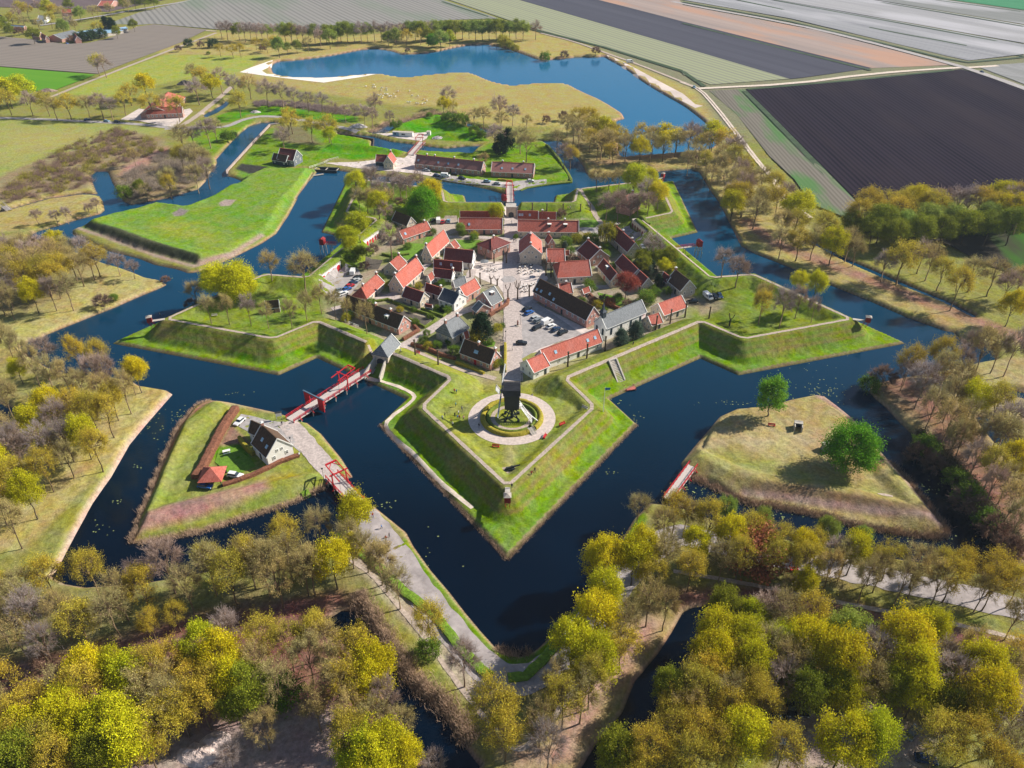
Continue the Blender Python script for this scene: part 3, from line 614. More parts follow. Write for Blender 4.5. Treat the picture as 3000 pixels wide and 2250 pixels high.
strip('main_street', T('B', '1100,180 1103,400 1105,700 1112,1100 1110,1330 E1110,260', TOWN), 7.0, M_BRICK, 0.13, 0)
strip('village_lane', T('B', '1080,870 900,880 730,930 620,1010 480,1090 400,1140 300,1200 E170,190', TOWN), 4.2, M_BRICK, 0.12, 1)
strip('village_lane', T('B', '850,640 760,900 730,930', TOWN), 3.5, M_BRICK, 0.08, 1)
strip('village_lane', T('B', '200,840 330,810 420,740 560,600 640,560', TOWN), 3.5, M_BRICK, 0.08, 1)
strip('village_lane', T('B', '-60,900 100,860 250,830 380,820', TOWN), 3.5, M_BRICK, 0.10, 1)
strip('village_lane', T('B', '430,1150 700,1270 1000,1350', TOWN), 2.2, M_GRAVEL, 0.12, 1)
strip('village_lane', T('B', '700,430 850,430 1060,440', TOWN), 3, M_BRICK, 0.08, 1)
strip('village_lane', T('B', '1240,850 1500,740 1700,760 1760,740 1660,600 1500,520', TOWN), 3, M_ASPH, 0.08, 1)
strip('village_lane', T('B', '2060,900 2200,800 2060,720 1960,780', TOWN), 3.5, M_ASPH, 0.08, 1)
strip('rampart_ramp', T('V', '350,860 420,920 480,960 560,1080 620,1140 720,1160 790,1120', 5.0), 2.6, M_GRAVEL, 0.12, 1)
patch('ravelin_yard', T('X', '700,210 1060,290 1130,290 1180,340 1300,600 1150,480 900,300 760,380 640,320', 1.6), M_ASPH, 0.08, 0, 2)
patch('quay_road', T('O', '200,650 560,640 930,590 1050,600 1100,560 1180,560 1170,650 1350,760 1700,820 2212,870 2212,900 2100,880 1400,810 1200,770 900,740 700,730 200,655', 1.4), M_PINKP, 0.10, 0, 2)
patch('quay_road', T('H', '600,1120 900,1170 1060,1195 1140,1175 1330,1165 1330,1180 1100,1225 800,1180 600,1150', 1.4), M_ASPH, 0.14, 0, 2)
patch('quay_road', T('O', '740,338 950,332 1160,330 1330,320 1290,390 1230,420 1140,405 1000,390', 1.4), M_PINKP, 0.10, 0, 2)
patch('farm_yard', T('G', '780,770 900,700 960,710 950,760 1230,700 1250,720 1140,820 1040,810 900,780', 1.4), M_PINKP, 0.1, 0, 3)
# ================================================================== trees
def prisms(A, B, ra, rb):
    """many thin three-sided tapering sticks as one vertex/face array"""
    A = np.asarray(A, float); B = np.asarray(B, float); n = len(A)
    d = B-A; L = np.linalg.norm(d, axis=1, keepdims=True)+1e-9; d /= L
    up = np.tile([0.0, 0, 1], (n, 1)); up[np.abs(d[:, 2]) > 0.9] = [1, 0, 0]
    x = np.cross(up, d); x /= np.linalg.norm(x, axis=1, keepdims=True); y = np.cross(d, x)
    V = []
    for base, r in ((A, ra), (B, rb)):
        r = np.broadcast_to(np.asarray(r, float).reshape(-1, 1), (n, 1))
        for k in range(3):
            a = 2*math.pi*k/3; V.append(base + (x*math.cos(a)+y*math.sin(a))*r)
    V = np.stack(V, 1).reshape(-1, 3)
    i = np.arange(n)[:, None]*6
    F = np.concatenate([i+np.array([[k, (k+1) % 3, 3+(k+1) % 3, 3+k]]) for k in range(3)], 0)
    return V, F
def quads(Cn, s, rs, upb=0.35, asp=0.7):
    n = len(Cn); nn = rs.normal(size=(n, 3)); nn[:, 2] += upb*1.5; nn /= np.linalg.norm(nn, axis=1, keepdims=True)
    t = rs.normal(size=(n, 3)); x = np.cross(nn, t); x /= np.linalg.norm(x, axis=1, keepdims=True)+1e-9; y = np.cross(nn, x)
    s = np.broadcast_to(np.asarray(s, float), (n,)) * rs.uniform(0.6, 1.3, n); s = s[:, None]
    V = np.stack([Cn-x*s-y*s*asp, Cn+x*s-y*s*asp*0.6, Cn+x*s*0.9+y*s*asp, Cn-x*s*0.7+y*s*asp], 1).reshape(-1, 3)
    return V, np.arange(4*n).reshape(n, 4)
def fix(V, F):
    return V, F
def tree_proto(seed, h, cr, base, nl, ns, nt, leaves, ls, twl=0, style='dome', zlow=-0.35, clump=0.75, tw=0.03, trunkr=0.26):
    rs = np.random.RandomState(seed)
    zc = base+(h-base)*0.5; rz = (h-base)*0.5
    def ell(dirs, k):
        dirs = np.array(dirs); p = dirs*np.array([cr, cr, rz])*np.array(k).reshape(-1, 1); p[:, 2] += zc
        if style == 'cone':
            f = np.clip(1.05-(p[:, 2]-base)/(h-base), 0.05, 1); p[:, 0] *= f*1.35; p[:, 1] *= f*1.35
        return p
    def dirs(n, zl=zlow):
        v = rs.normal(size=(n*4, 3)); v /= np.linalg.norm(v, axis=1, keepdims=True); v = v[v[:, 2] > zl][:n]; return v
    lump = 1+0.16*np.sin(np.arange(40)*2.3)
    # trunk
    A = []; B = []; RA = []; RB = []
    top = np.array([rs.normal()*0.35, rs.normal()*0.35, base+(h-base)*0.45]); tp = [np.array([0, 0, -0.3]), np.array([rs.normal()*0.12, rs.normal()*0.12, base*0.5]), np.array([rs.normal()*0.2, rs.normal()*0.2, base]), top]
    rr_ = [trunkr*1.35, trunkr, trunkr*0.85, trunkr*0.45]
    def stick(a, b, r0, r1, wig=0.0):
        a = np.array(a); b = np.array(b); m = (a+b)/2 + rs.normal(size=3)*wig + np.array([0, 0, wig*0.6])
        A.extend([a, m]); B.extend([m, b]); RA.extend([r0, (r0+r1)/2]); RB.extend([(r0+r1)/2, r1]); return m
    for i in range(3): A.append(tp[i]); B.append(tp[i+1]); RA.append(rr_[i]); RB.append(rr_[i+1])
    LD = dirs(nl, -0.1); L = ell(LD, rs.uniform(0.5, 0.68, nl)); SUB = []; SD = []
    for i in range(nl):
        t = rs.uniform(0, 1); s = tp[2]*(1-t)+top*t
        mid = stick(s, L[i], trunkr*0.42, trunkr*0.2, 0.35)
    SDI = dirs(ns); K = rs.uniform(0.72, 1.0, ns)*(1+0.12*np.sin(SDI[:, 0]*5+seed)*np.cos(SDI[:, 1]*4))
    S = ell(SDI, K)
    for i in range(ns):
        j = int(np.argmin(np.linalg.norm(L-S[i], axis=1))); t = rs.uniform(0.5, 1)
        stick(top*(1-t)+L[j]*t if t < 0.9 else L[j], S[i], trunkr*0.17, trunkr*0.07, 0.3)
    V, F = prisms(A, B, RA, RB)
    # twigs
    ti = rs.randint(0, ns, nt); Tt = S[ti] + rs.normal(size=(nt, 3))*np.array([0.8, 0.8, 0.6])*(cr/4.5) + SDI[ti]*0.25
    st = S[ti]*0.6 + np.array([[0, 0, zc*0.4]]) * 1.0; st = S[ti] - (SDI[ti]*np.array([cr, cr, rz]))*0.22
    V2, F2 = prisms(st, Tt, 0.045*trunkr/0.26, 0.016); F = np.concatenate([F, F2+len(V)]); V = np.concatenate([V, V2])
    tv, tf = V, F
    # crown
    tone = None
    CV = np.zeros((0, 3)); CF = np.zeros((0, 4), int)
    if twl:
        k = rs.randint(0, nt, twl); a = st[k]*rs.uniform(0, 0.6, (twl, 1)); a = st[k] + (Tt[k]-st[k])*rs.uniform(0.3, 1, (twl, 1))
        dd = SDI[ti[k]]*0.55 + rs.normal(size=(twl, 3))*0.45 + np.array([0, 0, 0.25]); b = a+dd*(cr/4.5)*rs.uniform(0.5, 1.3, (twl, 1))
        V3, F3 = prisms(a, b, tw, tw*0.5); CV, CF = V3, F3; ends = b
    if leaves:
        if twl and clump < 0.5:
            k = rs.randint(0, twl, leaves); c = ends[k] + rs.normal(size=(leaves, 3))*clump
        else:
            k = rs.randint(0, nt, leaves); c = Tt[k] + rs.normal(size=(leaves, 3))*clump*(cr/4.5)*np.array([1, 1, 0.8])
        tone = np.concatenate([np.full(len(CV), 1.0), np.repeat(0.78+0.44*rs.rand(nt)[k] if not (twl and clump < 0.5) else 0.8+0.4*rs.rand(twl)[k], 4)]); V4, F4 = quads(c, ls, rs); CF = np.concatenate([CF, F4+len(CV)]); CV = np.concatenate([CV, V4])
    if style == 'willow':
        k = rs.randint(0, nt, 900); a = Tt[k]; b = a+np.column_stack([rs.normal(size=900)*0.15, rs.normal(size=900)*0.15, -rs.uniform(1.5, 4.5, 900)])
        V5, F5 = prisms(a, b, 0.06, 0.03); CF = np.concatenate([CF, F5+len(CV)]); CV = np.concatenate([CV, V5])
        u = rs.uniform(0, 1, (5000, 1)); kk = rs.randint(0, 900, 5000); c = a[kk]*(1-u)+b[kk]*u + rs.normal(size=(5000, 3))*0.12
        V6, F6 = quads(c, ls, rs); CF = np.concatenate([CF, F6+len(CV)]); CV = np.concatenate([CV, V6])
    tm = npmesh('trunk', tv, tf, True); tm.materials.append(M_BARK)
    cm = npmesh('crown', CV, CF); cm.materials.append(M_LEAF)
    ta = np.ones(len(CV), np.float32)
    if tone is not None: ta[:min(len(tone), len(ta))] = tone[:len(ta)]
    cm.attributes.new('tone', 'FLOAT', 'POINT').data.foreach_set('value', ta)
    return tm, cm, h
PR = {}
def protos(key, n, far, **kw):
    PR[key] = [tree_proto(hash_seed(key)+i, **kw) for i in range(n)]
    kf = dict(kw); kf['nt'] = max(60, kw['nt']//2); kf['leaves'] = int(kw['leaves']*far); kf['ls'] = kw['ls']*1.45; kf['twl'] = int(kw.get('twl', 0)*0.6); kf['tw'] = kw.get('tw', 0.03)*1.7
    PR[key+'f'] = [tree_proto(hash_seed(key)+50+i, **kf) for i in range(max(2, n-1))]
def hash_seed(k): return sum(ord(c)*(i+3) for i, c in enumerate(k))*7
protos('Y', 4, 0.4, h=14, cr=4.8, base=3.6, nl=9, ns=60, nt=400, leaves=13500, ls=0.135, twl=900, clump=0.55)
protos('O', 4, 0.4, h=14, cr=4.6, base=4.4, nl=9, ns=55, nt=420, leaves=6200, ls=0.10, twl=1400, clump=0.4, tw=0.024)
protos('T', 4, 0.4, h=14, cr=4.6, base=4.4, nl=9, ns=55, nt=420, leaves=2000, ls=0.085, twl=1900, clump=0.3, tw=0.024)
protos('P', 4, 0.4, h=14, cr=4.6, base=4.6, nl=10, ns=60, nt=440, leaves=350, ls=0.09, twl=2900, clump=0.2, tw=0.023)
protos('G', 2, 0.6, h=14, cr=5.6, base=1.6, nl=9, ns=110, nt=700, leaves=24000, ls=0.155, twl=0, clump=0.6, zlow=-0.75)
protos('N', 2, 0.5, h=14, cr=3.0, base=1.8, nl=9, ns=60, nt=380, leaves=8000, ls=0.17, twl=500, clump=0.8, zlow=-0.7)
protos('W', 1, 0.8, h=12, cr=3.3, base=4.2, nl=8, ns=50, nt=260, leaves=3500, ls=0.12, twl=0, clump=0.6, style='willow')
protos('K', 1, 0.7, h=12, cr=4.2, base=0.6, nl=9, ns=110, nt=600, leaves=13000, ls=0.16, twl=0, clump=0.55, zlow=-0.9, style='cone')
protos('S', 3, 0.6, h=4, cr=2.3, base=0.2, nl=7, ns=50, nt=260, leaves=3000, ls=0.11, twl=900, clump=0.32, zlow=-0.6, trunkr=0.08, tw=0.02)
protos('B', 3, 0.6, h=4, cr=2.4, base=0.2, nl=7, ns=50, nt=260, leaves=350, ls=0.08, twl=3200, clump=0.2, zlow=-0.5, trunkr=0.08, tw=0.024)
LOOK = {  # code: (proto, name, category, colour, bark tint, words)
    'Y': ('Y', 'oak_tree', 'tree', (0.60, 0.53, 0.012), (1, 1, 1), 'golden yellow leafy tree'),
    'O': ('O', 'budding_tree', 'tree', (0.58, 0.46, 0.05), (1.7, 1.5, 1.2), 'mustard brown budding tree'),
    'T': ('T', 'budding_tree', 'tree', (0.56, 0.46, 0.18), (2.2, 2.0, 1.7), 'khaki half bare budding tree'),
    'P': ('P', 'bare_tree', 'tree', (0.52, 0.41, 0.37), (2.4, 2.1, 2.0), 'purplish grey bare tree'),
    'L': ('Y', 'lime_tree', 'tree', (0.56, 0.56, 0.015), (1, 1, 1), 'lime green leafy tree'),
    'G': ('G', 'chestnut_tree', 'tree', (0.15, 0.36, 0.010), (1, 1, 1), 'dense bright green tree'),
    'M': ('G', 'lime_tree', 'tree', (0.62, 0.62, 0.01), (1, 1, 1), 'vivid yellow green dense tree'),
    'D': ('Y', 'green_tree', 'tree', (0.26, 0.29, 0.02), (1, 1, 1), 'dark green leafy tree'),
    'F': ('Y', 'poplar_tree', 'tree', (0.29, 0.36, 0.06), (1.3, 1.3, 1.2), 'pale green leafy tree'),
    'N': ('N', 'poplar_tree', 'tree', (0.18, 0.38, 0.025), (1, 1, 1), 'tall narrow bright green tree'),
    'R': ('Y', 'copper_beech_tree', 'tree', (0.42, 0.10, 0.065), (1, 1, 1), 'copper red leafy tree'),
    'W': ('W', 'willow_tree', 'tree', (0.40, 0.36, 0.03), (1, 1, 1), 'yellow weeping willow'),
    'K': ('K', 'yew_tree', 'tree', (0.022, 0.05, 0.02), (0.7, 0.7, 0.7), 'dark evergreen tree'),
    'V': ('K', 'yew_tree', 'tree', (0.10, 0.14, 0.09), (0.7, 0.7, 0.7), 'grey green evergreen tree'),
    's': ('S', 'shrub', 'shrub', (0.16, 0.25, 0.02), (1, 1, 1), 'round green shrub'),
    'y': ('S', 'shrub', 'shrub', (0.42, 0.38, 0.03), (1, 1, 1), 'yellow green shrub'),
    'd': ('S', 'shrub', 'shrub', (0.05, 0.09, 0.03), (0.7, 0.7, 0.7), 'dark green shrub'),
    'b': ('B', 'bare_shrub', 'shrub', (0.30, 0.19, 0.14), (1.3, 1.1, 1.1), 'brown twiggy shrub'),
    'r': ('S', 'shrub', 'shrub', (0.36, 0.14, 0.07), (1, 1, 1), 'rusty red shrub'),
}
ONES = ['', 'first', 'second', 'third', 'fourth', 'fifth', 'sixth', 'seventh', 'eighth', 'ninth', 'tenth', 'eleventh', 'twelfth']
def ordn(n):
    if n <= 12: return ONES[n]
    return '%d%s' % (n, 'th' if 10 <= n % 100 <= 20 else {1: 'st', 2: 'nd', 3: 'rd'}.get(n % 10, 'th'))
TREES = []
def stand(place, c, s, h=13.5, group=None):
    """tokens 'x,y,Look' or 'x,y,Look,height'; x,y = middle of the crown in the picture"""
    for tok in s.split():
        if tok[0].isalpha(): c = tok[0]; tok = tok[1:]
        if not tok: continue
        q = tok.split(','); lk = q[2]; hh = float(q[3]) if len(q) > 3 else (h if LOOK[lk][0] not in 'SB' else 3.6)
        x, y = float(q[0]), float(q[1]); hh *= (1.2 if lk in 'OTPYLDF' else 1)*(0.85 if 'below the right' in place or 'through the beeches' in place else 1.15 if 'beside ploughed' in place else 1)
        hh *= rnd.uniform(0.93, 1.07)
        z = 1.5
        k = 0.66 if LOOK[lk][0] not in 'SB' else 0.4
        for _ in range(3):
            w_ = P(c, x, y, z+k*hh); z = max(gz(*w_), 0.2)
        ox, oy, sc_ = ORG[c]
        TREES.append((place, lk, w_[0], w_[1], max(gz(*w_), 0.15), hh, ox+x/sc_))
stand('the wood left of the moat', 'R', '1740,590,Y,12 1690,700,O,9 1250,400,O 950,330,O 700,240,P 560,330,P 200,260,T 60,160,T 210,560,Y,9 380,470,T 600,600,T 820,640,T 1180,600,P 1350,600,P 1020,760,T 1300,800,T 1580,800,T 1430,940,O,11 610,1040,Y 920,1030,O 1150,1090,O 1360,1130,O 700,1190,P 380,1290,Y 1050,1400,Y 820,1430,P 480,1500,P 130,1530,P 1200,1560,O 30,900,T 60,1400,T 480,180,P 330,120,T')
stand('the wood left of the moat', 'D', '100,700,P 270,800,O 160,970,Y 50,860,O 50,1150,T 420,740,T,11 -60,780,Y -50,1000,O 350,680,T,10')
stand('the far left glacis', 'Q', '570,570,Y,10 700,640,T,11 870,640,P,11 1010,740,O,12 1250,790,P,9 1420,850,P,7 1650,870,L,11 60,650,P 250,640,T 420,640,P 130,720,T 560,700,T 750,770,T 630,850,O 830,830,T 360,800,T 250,950,O 70,780,O 460,900,O 560,950,O 30,1020,P 330,1120,Y,12 60,1190,T,12 300,700,P 150,860,T 700,1060,T,13 530,1100,P,12 1100,1240,b,5 1220,1200,s,3 950,770,T,12 -80,900,T -60,1100,T -80,640,T 580,270,P,7 380,290,P,7 700,270,P,7 1020,150,P,7 940,190,P,6 1790,1000,b,3')
stand('the wood above the ditch', 'J', '130,250,T 290,185,O 560,140,O,12 750,60,Y,13 880,190,P,11 750,290,T 1060,90,P,14 920,270,O 960,480,O,9 1190,240,T 1340,110,T 1480,180,O 1700,120,T 1790,210,T 1960,130,T 2150,90,Y 60,350,T 180,430,P 370,420,T 500,480,O 700,420,T 270,620,P,13 90,560,T -60,430,T -60,250,O 1130,430,O,9 1600,60,O 1850,30,T')
stand('the wood above the ditch', 'D', '1050,1330,T,11 1250,1290,T,11 1450,1290,P,11 1640,1190,O,11 1850,1260,O 1600,1400,T 1350,1420,O 2060,1180,T,12 1750,1420,T 2000,1440,T 1920,1130,O,10')
stand('the bottom left wood', 'J', '560,800,Y 740,790,Y,12 840,850,L 970,800,O 1100,720,O 1300,640,L 1430,720,Y,15 1480,860,Y,14 1700,590,O 1860,620,O 2030,560,O 1660,760,T 1790,860,T 1990,700,T 2110,610,T 400,900,T,12 200,1050,O 420,1060,L 90,1150,O 330,1160,Y 720,1150,L,15 620,1230,L 810,1260,L 260,1290,O 70,1280,O 1010,1160,O 1150,1050,O 1300,1000,O 1600,900,D 1860,960,s,6 2190,900,T 2170,760,T 1390,900,O 120,1390,D 350,1390,O 640,1340,D 900,930,T 1060,900,T 300,830,b,6 1450,540,P,11 1700,1170,T,10 950,1300,O,10 1250,880,O 500,1180,Y 180,1200,Y 520,940,O 1520,1000,D,10 -70,1050,T -80,1250,O 1480,1340,P,8 2040,1020,T,12 -60,900,O 1080,1010,T')
stand('the left ditch bank', 'K', '90,690,O 210,780,Y 50,900,O 280,990,P 160,890,Y 50,1060,T 200,1110,T 300,1290,Y 420,1360,Y,11 120,1340,L 590,1400,P,8 60,1220,O 200,1400,Y 380,1140,T,10')
stand('the moat road', 'E', '90,1100,Y,12 50,1260,T,12 150,1330,T,12 240,1400,T,13 1930,1060,T,10 2090,1180,T 2170,1090,O 1950,1340,Y 2120,1340,T,12')
stand('the moat road', 'K', '60,10,Y,9 270,110,T,13 360,230,T,12 570,480,O,12 790,730,P,13 990,1030,O,16 1060,1190,O,13 1290,1150,T,12 1440,990,O,13 1560,950,T 1390,850,T,12 1700,70,Y 1900,70,Y,13 1710,300,Y 1650,440,Y 1850,490,T 1500,610,Y 1640,730,Y 1620,850,O 2000,340,T,13 2080,60,T 2020,160,O,12 1340,1290,P,13 1820,640,O,12 2110,380,T,12 560,680,s,4')
stand('the bottom right pond bank', 'K', '2150,770,D,12 2130,920,D,11 1790,1330,D,12 2000,1320,O 2150,1180,O 2170,1040,O 1900,1420,O,11')
stand('the road below the right island', 'F', '30,1110,T 180,1150,O,15 320,1250,Y 430,1210,O 290,1080,F,9 520,1150,F,9 620,1270,O,14 740,1170,F,10 780,1330,Y 945,1215,F,11 1000,1360,P,12 1120,1350,Y,14 1170,1270,F,9 1350,1390,O,14 1540,1420,T 1700,1420,O,11 1830,1450,O 2050,1480,O,14 490,1370,r,7 860,1300,O,12 90,1300,Y,12 1240,1450,T,11 2180,1560,O')
stand('the path through the beeches', 'L', '60,130,O 270,60,T,15 380,50,O 590,60,O 750,60,O 820,90,O 960,130,T,15 1060,60,T 1200,190,T,14 1290,150,T,12 1440,210,T,15 1530,170,T 1680,220,T 1760,190,O 2030,240,O,15 2190,420,T,15 800,230,Y,11 700,250,T,9 480,60,r,12 1960,280,T,12')
stand('the bottom right wood', 'L', '270,390,D,12 550,400,P,12 680,430,T 840,430,O 455,460,L,11 220,560,Y,14 400,600,Y 560,640,T 650,620,L,12 810,620,Y,14 1060,560,F,14 1040,730,Y,15 1250,700,P,14 1450,610,Y,15 1480,780,Y,14 1690,680,P,11 1750,850,P,14 1950,790,Y 1990,980,Y,15 2090,770,T 2180,720,O 150,820,O 310,730,O 450,750,Y,14 430,900,O,14 300,960,T 90,920,O 480,1010,O,13 320,1080,O 650,870,P,12 800,940,D,12 1010,920,D,12 1050,950,Y,11 1210,880,T,13 1530,930,Y,13 1730,1020,D,11 110,1200,O,13 250,1310,O 400,1230,Y 660,1310,O,13 1060,1260,Y,15 1250,1230,L,14 1690,1260,O,15 1860,1240,O,14 2130,1150,P 2130,1320,T 60,1390,O 1240,780,T,14 1620,530,Y,12 40,1060,T 2050,1420,O 1830,1000,O 1340,900,D,11 700,740,T 1900,640,T 560,1010,T,9 200,700,Y')
stand('the avenue outside the right moat', 'C', '560,410,T,14 650,430,T,14 760,450,O,13 860,440,T,14 985,460,Y 1085,450,T 1210,460,O,15 1320,590,P,12 1340,490,O,14 1440,560,O,15 1560,530,P,13 1690,640,O,13 1800,720,O,15 1750,690,T 1960,760,T,15 2120,730,P 2150,860,Y 1620,560,T 2200,690,T,13 1130,500,T,12 330,200,Y,12 400,190,T,11 360,60,T 450,90,T,13 480,240,T,13 560,150,O,13 620,180,O,13 600,70,O,13 520,40,T,14 650,330,T,13 760,230,L,15 740,330,O,13 930,330,O,14 290,50,T,13 190,20,T,13 500,170,T,13 680,130,P,12 250,-40,T 410,-40,O,12 100,-120,T,12 160,-60,O 40,-80,T,12 340,130,P 2030,660,T 1900,640,T')
stand('the wooded right corner', 'M', '1430,560,O 1000,760,O,14 1350,700,O,15 1230,650,P,10 1560,740,P,12 1150,950,P,15 1390,840,T,15 1650,600,P 1800,590,T,15 1970,600,T,15 2130,600,P,15 1560,960,T,15 1690,1170,Y,14 1950,1190,O,15 1240,1240,T,14 1450,1130,T 1420,1390,T,15 1650,1370,T 2070,1380,P,15 2040,1540,T 700,960,b,6 530,1040,s,5 1580,1550,T,13 2180,1290,P 2200,1480,T 950,870,P,11 1300,900,T,13')
stand('the wooded right corner', 'N', '1490,90,T,13 1700,130,T,11 1900,410,O,14 2150,340,Y,13 1720,310,P,12 1950,40,T 2120,780,T,13 2060,560,T,12 1900,600,P,12 2180,980,T 1080,330,b,6 1460,560,s,5 1620,740,s,6 1800,1000,s,5 1250,420,b,5 1600,840,b,6 1890,1120,b,6 2060,1330,b,6 1160,230,s,5')
stand('the wood beside ploughed field', 'C', '1150,270,O 1210,200,O 1320,210,O 1300,310,D 1440,220,O 1530,190,Y 1440,340,F,12 1600,300,F,12 1680,190,P 1790,190,P 1750,300,F,12 1870,180,P 1940,190,O 1980,290,F,12 2080,160,Y 2040,230,O 2150,180,P 2200,260,P 1550,370,D,11 1700,370,D,11 1850,340,D,12 2000,350,D,11 2150,330,D 1240,370,D,11 1390,390,D,10 1100,320,D,10 1620,220,O 2140,250,Y 1470,170,O,12 1380,260,O 2240,160,O')
stand('the double row by the lake', 'V', '1040,230,O 1160,250,T 1290,240,Y 1420,250,O 1560,230,P,15 1640,230,P 1810,220,Y 1950,280,O 2040,350,P 870,330,T 1020,370,Y,12 1140,330,T 1280,350,O,12 1410,300,T,13 1550,300,T,14 1670,330,O,12 1780,310,T 1900,440,T 2050,480,O 1950,510,T 2100,610,P 1880,560,T 2150,690,T 2040,750,T 2050,880,O,14 2140,900,O 2150,770,P')
stand('the north moat clump', 'V', '350,40,O 450,30,O 300,160,T 400,120,T 520,130,O 640,160,Y 720,200,O 790,250,O 480,260,O,12 600,320,T 700,300,T 560,330,T,12 730,400,O,11 230,100,T,12 360,210,T 200,430,P,12 260,450,O,11 640,270,T 850,300,T,11')
stand('the top right bastion', 'V', '550,720,T,11 680,700,T,11 790,710,T,11 960,700,L,14 1110,700,L,11 1100,830,P,12 1220,870,Y,12 1110,950,P,11 660,970,P,12 790,970,P,13 920,980,P,10 170,1015,b,4 1000,950,P,11')
stand('the village gardens', 'V', '655,1280,W,11 1170,1430,P,12 1040,1560,D,8 1210,1560,D,8 980,1640,V,7 1130,1640,K,7 1280,1640,L,6 510,1370,s,4 430,1370,s,3 330,1370,y,4 210,1400,s,4 640,1540,s,3')
stand('the village gardens', 'B', '1995,640,V,6 2060,700,K,6 2130,560,D,7 2125,635,y,4 1850,725,R,12 905,980,K,11 875,1080,y,5 1815,1065,V,7 1912,1020,V,7 1000,262,L,9 525,195,G,15 590,130,Y,11 315,430,P,14 150,930,T,11 30,880,T,9 1975,830,s,5 1450,475,V,4 1540,440,s,3 790,410,s,3 860,420,y,3 1010,1030,y,3 655,885,K,3 555,1055,s,2.5 995,1250,y,3 530,1110,s,3 1600,735,s,3 1700,830,b,3 1630,845,b,3 1790,830,s,3 1850,860,b,3 380,210,b,4 650,730,s,2.5 500,750,y,2.5 620,890,s,2')
stand('the cottage gardens', 'B', '460,345,s,3 590,400,s,3 620,590,s,2.5 480,640,s,3 255,700,s,3 300,740,y,2 190,850,s,2.5 60,935,s,3 30,960,y,3 470,905,s,2 380,900,y,2 690,905,s,2.5 575,945,s,2 480,985,s,2.5 90,560,s,4 120,530,D,6 60,600,s,3 200,520,b,4 150,620,b,3 730,1170,s,3 620,1130,s,2.5 560,1140,y,2.5 700,1110,s,2 1020,1250,s,2.5 965,1110,s,2 1040,1010,s,2 450,760,s,2 860,440,s,3 900,490,s,3 770,370,F,5 1130,430,s,2 1490,520,s,3 1500,570,b,3 1600,440,y,4 1640,470,s,3 1700,620,s,3 1760,620,s,3 1840,600,s,4 1560,860,s,3 1660,870,y,3 1740,860,r,3 1700,910,s,2.5 1620,760,s,3 2000,760,s,3 2040,790,s,3 1980,820,y,4 2110,780,s,3 1960,600,D,7 2150,600,s,4 690,540,s,2 640,460,s,2 430,490,s,2.5 340,560,s,3 1720,500,s,3 1690,560,s,4 1530,640,s,3')
stand('the top left bastion', 'Y', '780,430,L,11 960,400,P,11 1020,370,P 900,560,L,6 830,700,T,10 960,720,T,10 1060,700,T,11 1190,570,P,13 1160,950,L,11 1260,950,P,10 680,1290,L,9 840,1230,L,12 620,1500,L,9 690,1560,L,8 1500,480,P,11 1590,500,P,11 1380,420,P,10 1780,440,P,10 1960,600,Y,12 1290,700,T,10')
stand('the left bastion', 'A', '1400,715,M,13 1530,695,M,16 1255,770,T,10 1740,590,T,11 1960,640,T,15 1340,870,T,10 1460,870,T,10 1600,870,P,12 1720,910,T,10 1875,920,T,10 1970,850,T,10 2065,800,T,11 2160,840,T,11 1240,870,b,4')
stand('the right bastion', 'C', '265,600,P,11 370,600,P,11 520,860,O,11 530,800,T,12 660,860,P,13 760,820,P,12 860,870,P,10 765,710,L,9 870,740,L,12')
stand('the right island', 'F', '1110,655,G,14 590,320,N,14')
stand('the orchard rows by the farmhouse', 'G', '40,580,Y,16 140,560,L,16 40,640,O 180,650,P 290,650,O 340,680,T 430,670,O 555,670,T 640,660,P 705,680,P,12 790,650,O 830,590,O 930,540,Y,15 970,660,O,14 1050,660,T,12 1140,680,O,15 1270,570,P,16 1240,460,T 1300,480,O 1360,540,Y 1420,500,P,16 620,400,O 665,410,P,15')
stand('the belt behind canal road', 'G', '1540,650,O,15 1510,540,P 1610,540,T 1720,580,P,15 1820,590,P 1900,615,P,12 1990,640,P,12 2080,650,P,12 2150,710,P,11 1340,840,P,14 1240,870,P,12 1385,820,T 1470,890,s,6 1170,870,T 1250,990,T 1170,1000,O,12 1290,1020,T 1330,1090,P 1260,1130,T 1080,1140,T 900,1200,D,7 940,1230,T,8 1510,875,d,4 1880,760,O,14 1860,800,O,12 2010,820,O,12 2120,810,O,14 2140,880,L,9 1830,880,P,11 1570,545,F,8 805,1255,s,6 1090,1190,O,11 860,1000,T,9 1220,1000,P,11')
stand('the lake meadow', 'H', '215,665,P 145,730,P,11 195,740,P,11 310,750,P,9 690,610,P,13 660,670,Y,10 720,670,O,8 1020,680,P,14 920,730,T,13 860,740,T,10 1110,725,P,12 1035,770,T,11 1200,780,T,9 1440,760,b,6 1330,780,b,5 1000,870,P 1080,880,K,12 1160,880,T,13 1030,920,K,11 1200,930,T,13 920,1030,T,8 780,785,s,7 710,775,s,6 670,765,s,4 340,815,s,4 380,810,s,3 570,765,s,3 860,850,s,5 910,880,s,5 20,720,P,10 80,710,P,9 1320,365,s,7 1445,360,b,6 1650,335,b,6 1060,285,y,8 1125,305,y,6 1045,265,y,7 1090,290,y,6 1400,890,T,12 430,330,b,4')
stand('the meadow west of the lake', 'G', '1220,285,d,6 1380,288,d,7 1300,295,b,6 1500,318,O,10 1552,312,O,10 1420,310,O,9 1655,272,O,9 1725,285,O,10 1800,290,F,13 1860,305,F,9 1920,292,F,9 1700,320,b,5 1155,320,b,5 1350,345,s,2.5 1990,270,T,12 2070,230,P,14 2130,235,F,13 1770,255,O,9')
row = []; rx = random.Random(3)
